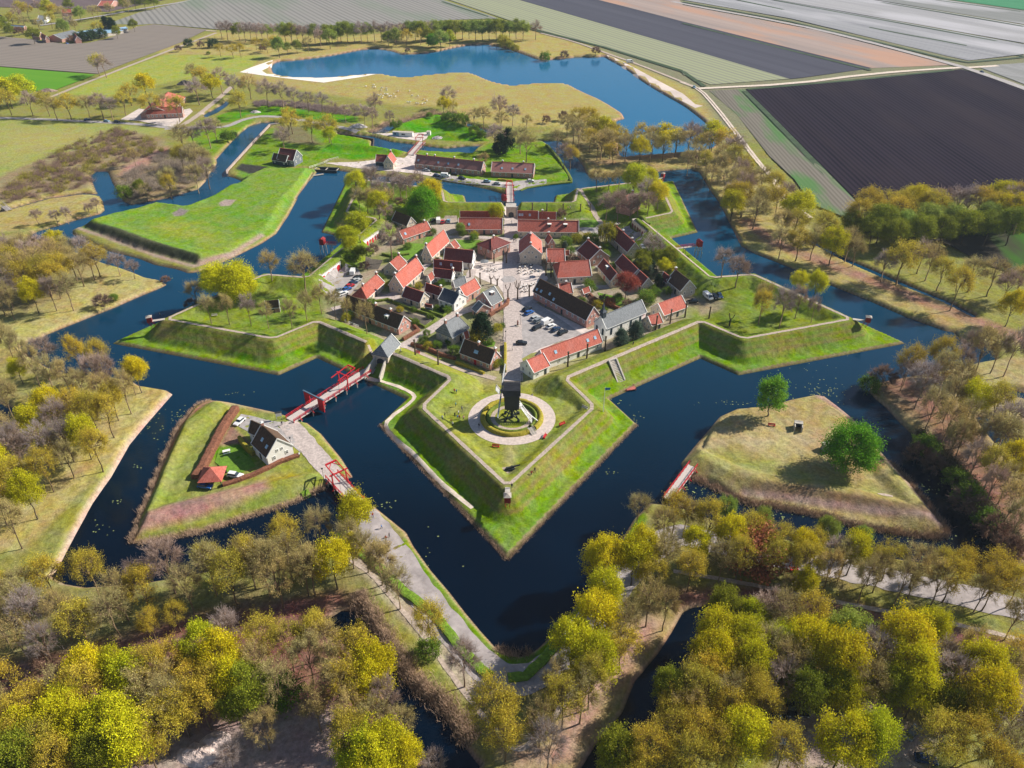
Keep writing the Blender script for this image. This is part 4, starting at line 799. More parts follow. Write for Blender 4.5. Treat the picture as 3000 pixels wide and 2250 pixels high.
for i in range(21):
    x = 1425+i*38; row.append('%d,%d,%s,%d' % (x, 182+i*1.4+rx.uniform(-6, 6), rx.choice('PPPDPF'), rx.choice((11, 12, 13, 14))))
stand('the belt behind the lake', 'G', ' '.join(row))
row = []
for i in range(28):
    x = -10+i*44; row.append('%d,%d,%s,%d' % (x, (190 if x < 650 else 182)+rx.uniform(-10, 8), rx.choice('PPDPF' if x < 600 else 'FFDPF'), rx.choice((13, 14, 15))))
stand('the belt behind the lake', 'H', ' '.join(row) + ' 1262,178,P,14 350,225,F,12 420,230,O,12 510,225,O,12 590,250,G,12 640,240,F,14 700,235,L,11 300,240,D,10 560,225,D,12')
stand('the hamlet in the distance', 'G', '120,40,O,14 170,60,O,14 300,45,Y,15 345,60,O,14 395,75,T,13 440,130,P,12 510,80,F,12 595,70,T,13 625,65,T,12 705,50,T,13 70,120,O,14 150,135,T,12 320,115,O,13 400,165,F,13 680,145,K,14 720,150,K,13 205,220,D,12 245,150,T,12 750,200,D,9 600,235,d,8 550,245,d,8 660,225,d,8 20,150,D,12 630,170,O,11 240,40,P,13 100,80,P,13 440,25,D,12 790,20,D,13 870,10,D,13 930,10,D,13 480,160,T,10 60,190,D,10 -40,160,D 860,155,D,10 820,25,T,13 990,5,D,12 500,245,d,7 460,260,b,6 120,210,b,7')
TREES = [t for t in TREES if not (t[3] < 330 and t[4] < 0.62 and LOOK[t[1]][0] not in 'GNSB')]
print('trees', len(TREES))
# copies, each named, tinted and labelled by where it stands
cnt = {}
TREES.sort(key=lambda t: t[6])
tot = {}
for t in TREES: tot[(t[0], LOOK[t[1]][5])] = tot.get((t[0], LOOK[t[1]][5]), 0)+1
for (place, lk, x, y, z, h, ix) in TREES:
    pk, name, cat, colr, bark, words = LOOK[lk]
    far = y > 450; big = PR[pk+('f' if far else '')]; tm, cm, h0 = rnd.choice(big); s = h/h0
    k = (place, words); cnt[k] = cnt.get(k, 0)+1; n = cnt[k]
    r = empty(name, (x, y, z-0.1), rnd.uniform(0, 6.28)); wd = s*rnd.uniform(0.92, 1.1)*((0.66 if y < 270 else 0.92 if y < 430 else 1.02) if pk in 'OTPY' else 1.0); r.scale = (wd, wd, s)
    t1 = bpy.data.objects.new('trunk', tm); t2 = bpy.data.objects.new('crown', cm)
    for o in (t1, t2): C.objects.link(o); o.parent = r
    v = rnd.uniform(0.84, 1.16); hshift = rnd.uniform(-0.08, 0.08)
    t2.color = (min(1, colr[0]*v*(1+hshift)), min(1, colr[1]*v), min(1, colr[2]*v*(1-hshift)), 1); t1.color = (*bark, 1)
    where = ('only one in ' if tot[k] == 1 else ('leftmost in ' if n == 1 else ('rightmost in ' if n == tot[k] else ordn(n)+' from the left in ')))
    tag(r, words + ', ' + where + place, cat, 'trees and shrubs in '+place if name else None)

# reeds along the banks
def reeds(name, pts, dens, hgt, spread, label):
    rs = np.random.RandomState(5); Vs = []
    for a, b in zip(pts[:-1], pts[1:]):
        L = math.hypot(b[0]-a[0], b[1]-a[1]); n = int(L*dens)
        if n < 1: continue
        t = rs.uniform(0, 1, n); nxn, nyn = -(b[1]-a[1])/L, (b[0]-a[0])/L; o = rs.normal(0, spread, n)
        clump = 0.5+0.5*np.sin(t*L*0.7)*np.sin(t*L*0.31+1)
        x = a[0]+(b[0]-a[0])*t+nxn*o; y = a[1]+(b[1]-a[1])*t+nyn*o
        for i in range(n):
            z = max(gz(x[i], y[i]), -0.05); Vs.append((x[i], y[i], z, hgt*(0.4+clump[i]*0.8)*rs.uniform(0.6, 1.2)))
    A = np.array([v[:3] for v in Vs]); hh = np.array([v[3] for v in Vs]); B = A.copy(); B[:, 2] += hh; B[:, :2] += rs.normal(0, 0.3, (len(A), 2))*hh[:, None]
    V, F = prisms(A, B, 0.045, 0.015)
    m = MATS.get('reed straw') or mat('reed straw', (0.42, 0.29, 0.20), 0.9, 0.45, 0.4)
    o = link(name, npmesh(name, V, F), m); tag(o, kind='stuff', label=label, cat='reeds'); return o
reeds('reeds', T('D', '850,1315 900,1150 980,970 1050,790 1150,570 1260,430 1370,385'), 40, 1.2, 0.5, 'pale reeds along the left shore of the left island')
reeds('reeds', T('F', '-10,850 60,890 180,940 300,1000 400,1050 520,1065 700,1095 900,1135 1100,1195 1300,1230 1560,1268 1680,1275 1715,1225 1600,1080 1480,930 1340,780'), 55, 1.2, 0.7, 'straw coloured reeds round the lower shores of the right island')

reeds('reeds', T('K', '100,330 190,450 270,580 380,760 480,890 640,1010 760,1130 860,1290'), 110, 1.7, 1.3, 'reddish brown reed bed along the ditch below the moat road')
reeds('reeds', T('D', '2110,950 1900,1050 1600,1145 1300,1240 900,1315'), 40, 1.1, 0.5, 'brown reeds on the lower shore of the left island')
reeds('reeds', [FORT[1], FORT[2], FORT[3]], 30, 0.6, 0.3, 'low straw fringe on the water edge of the front bastion')
reeds('reeds', T('O', '700,330 830,250 1000,215 1340,130 1620,130'), 50, 1.8, 1.6, 'rust coloured reeds beside the creek')
reeds('reeds', T('K', '1000,665 1060,700 1160,720 1230,695'), 60, 1.2, 0.9, 'rusty reeds in the bottom corner of the moat')
def thicket(name, label, poly, n, hmin, hmax, colr, seed=1):
    rs = np.random.RandomState(seed); xs = [p[0] for p in poly]; ys = [p[1] for p in poly]; VS = []; FS = []; off = 0; got = 0
    cx_ = rs.uniform(min(xs), max(xs), n*4); cy_ = rs.uniform(min(ys), max(ys), n*4); ok = sdf(cx_, cy_, poly) > 0
    for x, y in list(zip(cx_[ok], cy_[ok]))[:n]:
        z = gz(x, y)
        if z < 0.3: continue
        h = rs.uniform(hmin, hmax); k = 60; a = np.array([[x, y, z]])+rs.normal(size=(k, 3))*[.4*h, .4*h, .05]; b = a+np.column_stack([rs.normal(size=k)*.35*h, rs.normal(size=k)*.35*h, rs.uniform(.3, 1, k)*h])
        v, f = prisms(a, b, .05, .02); VS.append(v); FS.append(f+off); off += len(v)
        v, f = quads(b+rs.normal(size=(k, 3))*.2, .16, rs); VS.append(v); FS.append(f+off); off += len(v)
    o = link(name, npmesh(name, np.concatenate(VS), np.concatenate(FS)), M_LEAF); o.color = (*colr, 1); tag(o, label, 'undergrowth', kind='stuff'); return o
thicket('undergrowth', 'brown thicket on the rough ground far left', T('A', '0,200 60,120 300,-60 520,-180 760,-260 1000,-190 1080,-120 900,-60 640,30 560,120 300,180 80,240'), 230, 1.2, 3.2, (0.30, 0.20, 0.16), 2)
thicket('undergrowth', 'olive thicket on the rough ground far left', T('A', '20,220 60,120 300,-60 520,-180 760,-260 1000,-190 1080,-120 900,-60 640,30 560,120 300,180 80,240'), 190, 1.2, 3.0, (0.34, 0.30, 0.05), 3)
thicket('undergrowth', 'grey brown thicket between the two inlets', T('A', '800,60 1000,-60 1200,-130 1320,-60 1340,60 1240,110 1060,150 880,200 790,170'), 220, 1.4, 3.6, (0.38, 0.31, 0.25), 4)
thicket('undergrowth', 'purple brown thicket along the canal road belt', T('U', '850,250 1300,230 1900,330 2212,400 2212,430 1800,390 1300,310 850,300'), 170, 1.0, 2.6, (0.33, 0.25, 0.24), 5)
thicket('undergrowth', 'dark undergrowth under the wood beside the ploughed field', T('C', '1080,340 1500,330 2212,340 2300,390 1900,420 1500,450 1100,390', 2), 260, 1.5, 3.2, (0.10, 0.13, 0.04), 6)
thicket('undergrowth', 'dark undergrowth on the steep bank of the right moat', T('N', '1000,150 1250,380 1450,640 1650,900 1900,1150 2100,1380 2200,1400 1950,1050 1700,760 1500,500 1300,300 1080,110'), 240, 1.0, 2.2, (0.16, 0.13, 0.07), 7)
thicket('undergrowth', 'low brown brush under the bottom left wood', T('J', '100,1000 600,1000 1200,800 1500,900 1300,1100 700,1300 200,1500'), 130, 1.0, 2.0, (0.25, 0.22, 0.06), 8)
thicket('undergrowth', 'low green brush under the bottom right wood', T('L', '100,700 900,700 2000,800 2000,1100 1400,1000 500,950 100,1300'), 190, 1.0, 2.2, (0.17, 0.22, 0.03), 9)
# water lily pads
rs = np.random.RandomState(11); LV = []
for c, x, y, n, sx, sy in (('F', 900, 330, 150, 90, 45), ('F', 100, 950, 90, 80, 40), ('F', 1600, 960, 50, 60, 25), ('F', 1600, 1340, 110, 120, 40), ('F', 350, 400, 40, 120, 10), ('F', 760, 160, 30, 160, 25),
                           ('F', 620, 1130, 30, 60, 25), ('D', 1000, 560, 60, 90, 60), ('D', 1150, 470, 30, 40, 25), ('D', 900, 820, 14, 20, 12), ('D', 650, 1210, 18, 40, 20), ('D', 1560, 335, 16, 50, 8), ('E', 270, 1060, 24, 40, 25),
                           ('E', 1900, 500, 24, 30, 20), ('E', 1750, 850, 12, 30, 10), ('E', 1800, 395, 14, 40, 10), ('E', 600, 1300, 12, 120, 80), ('C', 950, 1190, 24, 90, 15), ('C', 180, 520, 24, 80, 30), ('A', 1110, 690, 12, 20, 10), ('D', 750, 1040, 12, 30, 12), ('L', 2060, 90, 40, 60, 30)):
    for i in range(int(n*0.6)):
        w_ = P(c, x+rs.normal()*sx, y+rs.normal()*sy)
        LV.append((w_[0], w_[1], rs.uniform(0.10, 0.27)))
mbv = MB()
for (x, y, r_) in LV:
    if gz(x, y) < -0.1:
        a0 = rs.uniform(0, 6); mbv.add([(x+r_*math.cos(a0+k*0.95), y+r_*math.sin(a0+k*0.95)*0.9, 0.015) for k in range(6)], [(0, 1, 2, 3, 4, 5)])
o = mbv.build('lily_pads', mat('lily pad', (0.22, 0.26, 0.08), 0.7, 0.4, 0.3)); tag(o, 'scattered yellow green lily pads floating on the moat', 'water plants', kind='stuff')
# ================================================================== houses
def roofmat(name, c1, c2, rough=0.85):
    m = bpy.data.materials.new(name); m.use_nodes = True; nt = m.node_tree; b = nt.nodes['Principled BSDF']; b.inputs['Roughness'].default_value = rough; b.inputs['Specular IOR Level'].default_value = 0.25
    tc = node(nt, 'ShaderNodeTexCoord'); n = node(nt, 'ShaderNodeTexNoise'); n.inputs['Scale'].default_value = 1.3; n.inputs['Detail'].default_value = 9; n.inputs['Roughness'].default_value = 0.8
    mp = node(nt, 'ShaderNodeMapping'); mp.inputs['Scale'].default_value = (2.2, 0.9, 0.9); nt.links.new(tc.outputs['Object'], mp.inputs['Vector']); nt.links.new(mp.outputs[0], n.inputs['Vector'])
    wv = node(nt, 'ShaderNodeTexWave'); wv.bands_direction = 'X'; wv.inputs['Scale'].default_value = 1.2; wv.inputs['Distortion'].default_value = 0.2; nt.links.new(tc.outputs['Object'], wv.inputs['Vector'])
    ad = node(nt, 'ShaderNodeMath', operation='MULTIPLY_ADD'); nt.links.new(wv.outputs['Fac'], ad.inputs[0]); ad.inputs[1].default_value = 0.12; nt.links.new(n.outputs['Fac'], ad.inputs[2])
    rp = node(nt, 'ShaderNodeValToRGB'); rp.color_ramp.elements[0].position = 0.42; rp.color_ramp.elements[1].position = 0.66
    rp.color_ramp.elements[0].color = (*c1, 1); rp.color_ramp.elements[1].color = (*c2, 1); nt.links.new(ad.outputs[0], rp.inputs[0]); 
    oi = node(nt, 'ShaderNodeObjectInfo'); hs = node(nt, 'ShaderNodeHueSaturation'); m1 = node(nt, 'ShaderNodeMapRange'); m1.inputs[3].default_value = 0.88; m1.inputs[4].default_value = 1.2; m2 = node(nt, 'ShaderNodeMapRange'); m2.inputs[3].default_value = 0.82; m2.inputs[4].default_value = 1.1
    nt.links.new(oi.outputs['Random'], m1.inputs[0]); nt.links.new(m1.outputs[0], hs.inputs['Value']); n5 = node(nt, 'ShaderNodeTexNoise'); n5.inputs['Scale'].default_value = 0.25; n5.inputs['Detail'].default_value = 5; nt.links.new(tc.outputs['Object'], n5.inputs['Vector']); nt.links.new(n5.outputs['Fac'], m2.inputs[0]); nt.links.new(m2.outputs[0], hs.inputs['Saturation'])
    nt.links.new(rp.outputs[0], hs.inputs['Color']); nt.links.new(hs.outputs[0], b.inputs['Base Color'])
    bp = node(nt, 'ShaderNodeBump'); bp.inputs['Strength'].default_value = 0.5; bp.inputs['Distance'].default_value = 0.08; nt.links.new(wv.outputs['Fac'], bp.inputs['Height']); nt.links.new(bp.outputs[0], b.inputs['Normal'])
    return m
RF = {'orange': roofmat('orange pantiles', (0.27, 0.055, 0.036), (0.53, 0.145, 0.10)), 'red': roofmat('red pantiles', (0.17, 0.038, 0.028), (0.46, 0.12, 0.08)),
      'dark': roofmat('dark red pantiles', (0.085, 0.022, 0.022), (0.21, 0.055, 0.048)), 'brown': roofmat('brown pantiles', (0.045, 0.028, 0.018), (0.13, 0.075, 0.045)),
      'slate': roofmat('slates', (0.10, 0.11, 0.12), (0.22, 0.235, 0.25), 0.6), 'black': roofmat('blue slates', (0.03, 0.04, 0.055), (0.085, 0.10, 0.125), 0.5), 'pink': roofmat('old pink pantiles', (0.22, 0.085, 0.075), (0.36, 0.155, 0.13)),
      'blue': roofmat('blue sheet roof', (0.20, 0.38, 0.55), (0.30, 0.50, 0.68), 0.4)}
WL = {'white': mat('white plaster', (0.84, 0.82, 0.78), 0.8, 0.1, 0.6), 'cream': mat('cream stone', (0.62, 0.53, 0.42), 0.9, 0.25, 1.6), 'brick': mat('pink brick', (0.46, 0.26, 0.21), 0.9, 0.25, 1.6),
      'pink': mat('salmon brick', (0.52, 0.27, 0.22), 0.9, 0.22, 1.4), 'grey': mat('grey stone', (0.50, 0.45, 0.39), 0.9, 0.25, 1.5), 'green': mat('dark green boards', (0.02, 0.05, 0.06), 0.7, 0.3, 1.2), 'black': mat('tarred boards', (0.02, 0.022, 0.026), 0.6, 0.35, 2.0), 'slatey': mat('blue grey boards', (0.16, 0.18, 0.21), 0.8, 0.2, 1.2)}
M_WHITE = mat('white paint', (0.80, 0.79, 0.76), 0.6, 0.06, 2); M_GLASS = mat('window glass', (0.03, 0.045, 0.06), 0.08, 0.3, 0.5, spec=0.6)
M_DOOR = mat('dark door', (0.04, 0.05, 0.06), 0.5, 0.2, 2); M_REDP = mat('red paint', (0.50, 0.022, 0.03), 0.55, 0.18, 1.5); M_BRK = mat('chimney brick', (0.36, 0.17, 0.13), 0.9, 0.3, 3); M_CONC = mat('concrete', (0.46, 0.42, 0.37), 0.9, 0.2, 0.8); M_SKY = mat('skylight glass', (0.35, 0.52, 0.65), 0.1, 0.2, 0.5, spec=0.8)
def _win():
    f = MB(); w, h, t = 1.0, 1.35, 0.13
    for a in ((-w/2, -w/2+t, 0, h), (w/2-t, w/2, 0, h), (-w/2+t, w/2-t, 0, t), (-w/2+t, w/2-t, h-t, h), (-0.03, 0.03, t, h-t), (-w/2+t, -0.03, h*0.55, h*0.55+0.05), (0.03, w/2-t, h*0.55, h*0.55+0.05)): f.box(a[0], a[1], -0.09, 0.04, a[2], a[3])
    g = MB(); g.box(-w/2+t, w/2-t, -0.02, 0.0, t, h-t); fm = f.mesh('window'); fm.materials.append(M_WHITE); gm = g.mesh('pane'); gm.materials.append(M_GLASS)
    d = MB(); d.box(-0.5, 0.5, -0.07, 0.03, 0, 2.1); dm = d.mesh('door'); dm.materials.append(M_DOOR)
    d2 = d.mesh('door'); d2.materials.append(M_REDP)
    s = MB(); s.box(-0.5, 0.5, -0.6, 0.6, 0, 0.12); sm = s.mesh('skylight'); sm.materials.append(M_SKY)
    return fm, gm, dm, d2, sm
WFM, WGM, WDM, WDR, WSK = _win()
def add_window(parent, x, y, z, ang, sc_=1.0):
    o = link('window', WFM, None, parent, (x, y, z), (0, 0, ang)); o.scale = (sc_, 1, sc_)
    link('pane', WGM, None, o)
def house_at(name, label, cx, cy, z0, rot, L, w, hw, hr, wall, roof, hip=(0, 0), chim=(), trim=True, win=True, sky_=(), door='dark', cat='house', group=None, dorm=(), both=True, ov=0.3, gapw=2.6, chimw=0.7):
    """local x runs along the ridge of length L; w = half width at the eaves"""
    r = empty(name, (cx, cy, z0), rot); tag(r, label, cat, group or 'houses of the fortress village')
    e1, e2 = -L/2-hip[0], L/2+hip[1]; wi = w-ov; x1, x2 = e1+(ov if hip[0] else 0.12), e2-(ov if hip[1] else 0.12)
    sl_ = (hr-hw)/w; m = MB()
    hwi = hw
    m.box(x1, x2, -wi, wi, -0.6, hwi-0.02)
    for xe, hp in ((x1, hip[0]), (x2, hip[1])):
        if not hp:
            th = 0.3 if xe == x1 else -0.3
            m.add([(xe, -wi, hwi-0.02), (xe, wi, hwi-0.02), (xe, 0, hr-0.14), (xe+th, -wi, hwi-0.02), (xe+th, wi, hwi-0.02), (xe+th, 0, hr-0.14)], [(0, 1, 2), (3, 5, 4), (0, 2, 5, 3), (1, 4, 5, 2)])
    m.build('wall', WL[wall], r)
    q = MB(); t = 0.16; rx1, rx2 = -L/2, L/2
    for s in (-1, 1):
        top = [(rx1, 0, hr), (rx2, 0, hr), (e2, s*w, hw-0.05), (e1, s*w, hw-0.05)]
        q.add(top + [(a, b, c-t) for a, b, c in top], [(0, 1, 2, 3), (7, 6, 5, 4), (3, 2, 6, 7), (0, 3, 7, 4), (1, 5, 6, 2)])
    if hip[0]: q.add([(rx1, 0, hr), (e1, w, hw-0.05), (e1, -w, hw-0.05), (rx1, 0, hr-t), (e1, w, hw-0.05-t), (e1, -w, hw-0.05-t)], [(0, 1, 2), (3, 5, 4), (1, 4, 5, 2)])
    if hip[1]: q.add([(rx2, 0, hr), (e2, -w, hw-0.05), (e2, w, hw-0.05), (rx2, 0, hr-t), (e2, -w, hw-0.05-t), (e2, w, hw-0.05-t)], [(0, 1, 2), (3, 5, 4), (1, 4, 5, 2)])
    rf = q.build('roof', RF[roof], r)
    rc = MB(); rc.bar((rx1+0.1, 0, hr+0.05), (rx2-0.1, 0, hr+0.05), 0.28, 0.16)
    for hp, rx_, ex in ((hip[0], rx1, e1), (hip[1], rx2, e2)):
        if hp:
            for s in (-1, 1): rc.bar((rx_, 0, hr+0.05), (ex, s*w, hw+0.02), 0.22, 0.12)
    rc.build('ridge_tiles', RF[roof] if roof in ('slate', 'black', 'brown') else RF['orange'], rf)
    if trim:
        for xe, hp in ((e1, hip[0]), (e2, hip[1])):
            if hp: continue
            g = MB()
            for s in (-1, 1): g.bar((xe, 0, hr+0.10), (xe, s*(w+0.02), hw+0.02), 0.22, 0.28)
            g.build('gable_trim', M_WHITE, rf)
        for s in (-1, 1):
            g = MB(); g.box(e1+0.15, e2-0.15, s*(w+0.06)-0.07, s*(w+0.06)+0.07, hw-0.24, hw-0.10); g.build('gutter', M_WHITE, rf)
    for f in chim:
        c = MB(); x = rx1+(rx2-rx1)*f; c.box(x-chimw/2, x+chimw/2, -0.4, 0.4, hr-0.7, hr+0.95); ch = c.build('chimney', M_BRK if roof != 'black' else WL['white'], rf)
        c = MB(); c.box(x-chimw/2-0.09, x+chimw/2+0.09, -0.5, 0.5, hr+0.95, hr+1.15); c.box(x-0.2, x+0.2, -0.2, 0.2, hr+1.15, hr+1.45); c.build('chimney_cap', M_WHITE, ch)
    for (f, s, k) in sky_:
        x = rx1+(rx2-rx1)*f; y = s*w*k; z = hr-(hr-hw)*k
        link('skylight', WSK, None, rf, (x, y, z+0.02), (-math.atan(sl_)*s, 0, 0))
    for (f, s, k, mt) in dorm:
        x = rx1+(rx2-rx1)*f; y = s*w*k; z = hr-(hr-hw)*k; d = MB(); d.box(x-0.8, x+0.8, min(y, y-s*1.6), max(y, y-s*1.6), z-0.5, z+1.2)
        dd = d.build('dormer', mt, rf); d = MB(); d.box(x-0.95, x+0.95, min(y+s*0.2, y-s*1.6), max(y+s*0.2, y-s*1.6), z+1.2, z+1.34); d.build('dormer_roof', M_WHITE, dd)
        d = MB(); d.box(x-0.55, x+0.55, y+s*0.0-0.03, y+s*0.0+0.03, z-0.1, z+0.9); d.build('dormer_pane', M_GLASS, dd)
    if win:
        Lw = x2-x1; n = max(1, int(Lw/gapw)); nd = n//2
        for s in (-1, 1):
            for i in range(n):
                x = x1+Lw*(i+0.5)/n; a = 0 if s < 0 else math.pi
                if (i == nd and s < 0) or (i == n-1-nd and s > 0): link('door', WDM if door == 'dark' else WDR, None, r, (x, s*(wi+0.02), 0.05), (0, 0, a))
                elif hw > 2: add_window(r, x, s*(wi+0.02), max(0.7, hw-1.95), a)
        for xe, hp, a in ((x1, hip[0], -math.pi/2), (x2, hip[1], math.pi/2)):
            o_ = -0.02 if xe == x1 else 0.02
            for y in ((-wi*0.5, wi*0.5) if wi > 2.2 else (0,)): add_window(r, xe+o_, y, max(0.7, hw-1.9), a)
            if not hp and hr-hw > 2.6:
                for y in ((-0.75, 0.75) if hr-hw > 3.6 else (0,)): add_window(r, xe+o_, y, hw+0.35, a, 0.75)
    return r
def house(name, label, c, r1, r2, e, hr, hw, wall, roof, z0=TOWN, **kw):
    a = P(c, *r1, z0+hr); b = P(c, *r2, z0+hr); q = P(c, *e, z0+hw)
    if a[0] > b[0]: a, b = b, a
    dx, dy = b[0]-a[0], b[1]-a[1]; L = math.hypot(dx, dy); w = abs((q[0]-a[0])*-dy/L + (q[1]-a[1])*dx/L)
    kw.setdefault('ov', 0.3)
    return house_at(name, label, (a[0]+b[0])/2, (a[1]+b[1])/2, z0, math.atan2(dy, dx), L, w, hw, hr, wall, roof, **kw)
H_ = house
# north terraces beside the gate
H_('long_house', 'long red roofed house left of the north gate, nearest its street', 'B', (760, 308), (1046, 309), (900, 380), 6.6, 2.7, 'pink', 'red', sky_=((0.07, -1, 0.55), (0.24, -1, 0.55)), gapw=3)
H_('long_house', 'red roofed house against the rampart left of the north gate', 'B', (768, 262), (1050, 264), (840, 300), 5.6, 2.7, 'brick', 'red')
H_('long_house', 'red roofed barrack just right of the north gate tunnel', 'B', (1140, 259), (1277, 262), (1200, 312), 6.6, 2.9, 'brick', 'red', sky_=((0.12, -1, 0.5), (0.24, -1, 0.5), (0.6, -1, 0.5)))
H_('long_house', 'short red roofed barrack against the north rampart, right end', 'B', (1280, 267), (1393, 269), (1330, 313), 6.2, 2.9, 'brick', 'red', chim=(0.2,))
H_('long_house', 'long red roofed house with two chimney dormers behind the tavern', 'B', (1142, 321), (1540, 326), (1340, 397), 6.9, 2.9, 'cream', 'red', chim=(0.5, 0.77), dorm=((0.52, -1, 0.55, M_BRK), (0.78, -1, 0.55, M_BRK)), door='red', gapw=3)
# left of the square
H_('cottage', 'salmon house with pale red roof beside the big bare tree', 'B', (372, 392), (556, 328), (470, 420), 5.8, 2.7, 'pink', 'red', sky_=((0.15, -1, 0.5),), chim=(0.9,))
H_('cottage', 'brown roofed house with pale gable under the green chestnut', 'B', (352, 262), (452, 302), (360, 335), 6.2, 2.5, 'cream', 'brown')
H_('barn', 'large orange roofed barn with pale front gable and red shutter', 'B', (547, 487), (665, 382), (655, 500), 8.2, 3.0, 'cream', 'orange', chim=(0.02,))
H_('cottage', 'small red lean house tucked behind the orange barn', 'B', (705, 470), (737, 448), (755, 500), 5.0, 2.4, 'cream', 'red')
H_('cottage', 'dark red roofed house with white gable at the left of the square', 'B', (672, 499), (858, 517), (750, 590), 7.4, 3.0, 'white', 'dark')
H_('cottage', 'dark roofed house with small skylights and white stepped gable', 'B', (597, 573), (785, 591), (690, 640), 7.4, 3.0, 'white', 'dark', sky_=((0.25, -1, 0.4), (0.62, -1, 0.4)))
H_('cottage', 'low white house with dark red roof in front of the skylight house', 'B', (600, 630), (725, 645), (650, 695), 5.6, 2.7, 'white', 'dark', chim=(0.98,))
H_('cottage', 'tiny red roofed white annex left of the white house', 'B', (560, 682), (590, 655), (598, 700), 4.8, 2.3, 'white', 'red')
H_('cottage', 'small red roofed cottage with cream gable behind the long orange house', 'B', (313, 597), (375, 545), (412, 612), 6.0, 2.7, 'cream', 'red', chim=(0.95,))
H_('long_house', 'long bright orange roofed house with cream front gable', 'B', (345, 680), (487, 560), (480, 690), 8.0, 3.0, 'cream', 'orange', chim=(0.02, 0.98))
H_('cottage', 'red roofed cottage with two chimneys beside the left car park', 'B', (130, 757), (228, 670), (240, 762), 5.8, 2.6, 'cream', 'red', chim=(0.1, 0.98), hip=(2.5, 0))
H_('cottage', 'dark red roofed cottage standing in hedged gardens', 'B', (418, 748), (538, 790), (455, 838), 5.9, 2.6, 'cream', 'dark')
H_('cottage', 'dark red roofed cottage behind the white slate roofed house', 'B', (548, 727), (655, 762), (590, 795), 5.7, 2.6, 'cream', 'dark', chim=(0.9,))
H_('meeting_house', 'white house with dark slate roof and arched windows', 'B', (665, 760), (770, 797), (700, 858), 6.3, 3.2, 'white', 'black', chim=(0.95,))
H_('cottage', 'orange roofed brick house left of the slate roofed school', 'B', (765, 757), (868, 697), (858, 786), 6.6, 3.2, 'brick', 'orange')
H_('cottage', 'grey roofed cottage with pale gable behind the orange one', 'B', (722, 712), (800, 682), (800, 735), 5.4, 2.5, 'cream', 'slate')
H_('school_house', 'brick house with light slate roof facing the bare pollards', 'B', (918, 788), (992, 750), (1000, 860), 7.6, 3.3, 'pink', 'slate', dorm=((0.55, -1, 0.45, WL['brick']),))
H_('school_wing', 'low slate roofed wing of brick beside the slate house', 'B', (890, 842), (922, 868), (858, 905), 5.0, 2.5, 'brick', 'slate')
H_('long_house', 'very long brown roofed house with pink gable along the left rampart', 'B', (35, 802), (405, 942), (262, 985), 6.6, 2.7, 'pink', 'brown', chim=(0.52, 0.78), dorm=((0.76, -1, 0.62, M_WHITE),), gapw=3)
H_('farmhouse', 'large slate roofed house beside the dark evergreen', 'B', (672, 985), (755, 937), (800, 1035), 8.0, 3.6, 'cream', 'slate', hip=(1.2, 1.6), chim=(0.03, 0.95))
H_('annex', 'low orange roofed annex of the slate house', 'B', (790, 1052), (822, 1040), (812, 1090), 4.8, 2.6, 'brick', 'red')
H_('cottage', 'brown roofed house with pink brick gable nearest the windmill', 'B', (797, 1090), (1000, 1165), (870, 1220), 6.9, 2.8, 'pink', 'brown', chim=(0.47, 0.99), sky_=((0.45, -1, 0.55), (0.5, -1, 0.55)), door='red')
# centre
H_('square_house', 'hip roofed brick house at the top left corner of the square', 'B', (972, 440), (1002, 428), (985, 515), 7.2, 4.4, 'brick', 'dark', hip=(4.5, 4.5), chim=(0.5,))
H_('tavern', 'tall orange roofed tavern with cream front gable above the terrace', 'B', (1228, 482), (1226, 395), (1152, 478), 9.4, 5.0, 'cream', 'orange', chim=(0.03, 0.7))
H_('cottage', 'small brick gabled house right of the orange tavern', 'B', (1366, 440), (1342, 408), (1328, 462), 6.2, 3.4, 'brick', 'red', chim=(0.1,))
H_('cottage', 'square red roofed house between the tavern and the big orange roof', 'B', (1330, 508), (1448, 507), (1400, 592), 7.0, 3.4, 'cream', 'red')
H_('annex', 'tiny red roofed annex behind the square red house', 'B', (1440, 522), (1478, 517), (1470, 548), 4.4, 2.4, 'cream', 'red')
H_('barn', 'wide orange roofed house with low eaves right of the square', 'B', (1420, 590), (1608, 580), (1470, 690), 7.6, 3.4, 'cream', 'orange', hip=(2.2, 0))
H_('cottage', 'dark red roofed house with brick gable near the weeping willow', 'B', (1597, 448), (1677, 512), (1562, 548), 7.4, 3.2, 'brick', 'dark', chim=(0.04, 0.97))
H_('cottage', 'dark red roofed house with blue dormer beside the red tree', 'B', (1700, 567), (1787, 665), (1690, 655), 6.6, 3.2, 'cream', 'dark', dorm=((0.45, -1, 0.5, mat('blue paint', (0.06, 0.2, 0.4), 0.5, 0.2, 1)),), door='red')
H_('cottage', 'dark roofed house behind the red tree', 'B', (1822, 540), (1925, 640), (1775, 600), 6.8, 3.2, 'cream', 'dark')
H_('cottage', 'grey stone gabled house right of the red tree', 'B', (1935, 648), (1990, 697), (1915, 720), 6.4, 3.2, 'grey', 'dark')
H_('barrack', 'long dark red roofed barrack with grey stone gable near right casemates', 'B', (1772, 350), (1905, 468), (1802, 480), 7.6, 3.6, 'grey', 'dark', chim=(0.08, 0.42, 0.85), gapw=3)
H_('cottage', 'low red roofed house beside the brown roofed grey house', 'B', (2090, 655), (2133, 690), (2080, 705), 5.0, 2.4, 'cream', 'dark')
H_('cottage', 'brown roofed grey stone house nearest the right bastion', 'B', (2165, 640), (2258, 712), (2160, 752), 7.4, 3.2, 'grey', 'brown', chim=(0.03,))
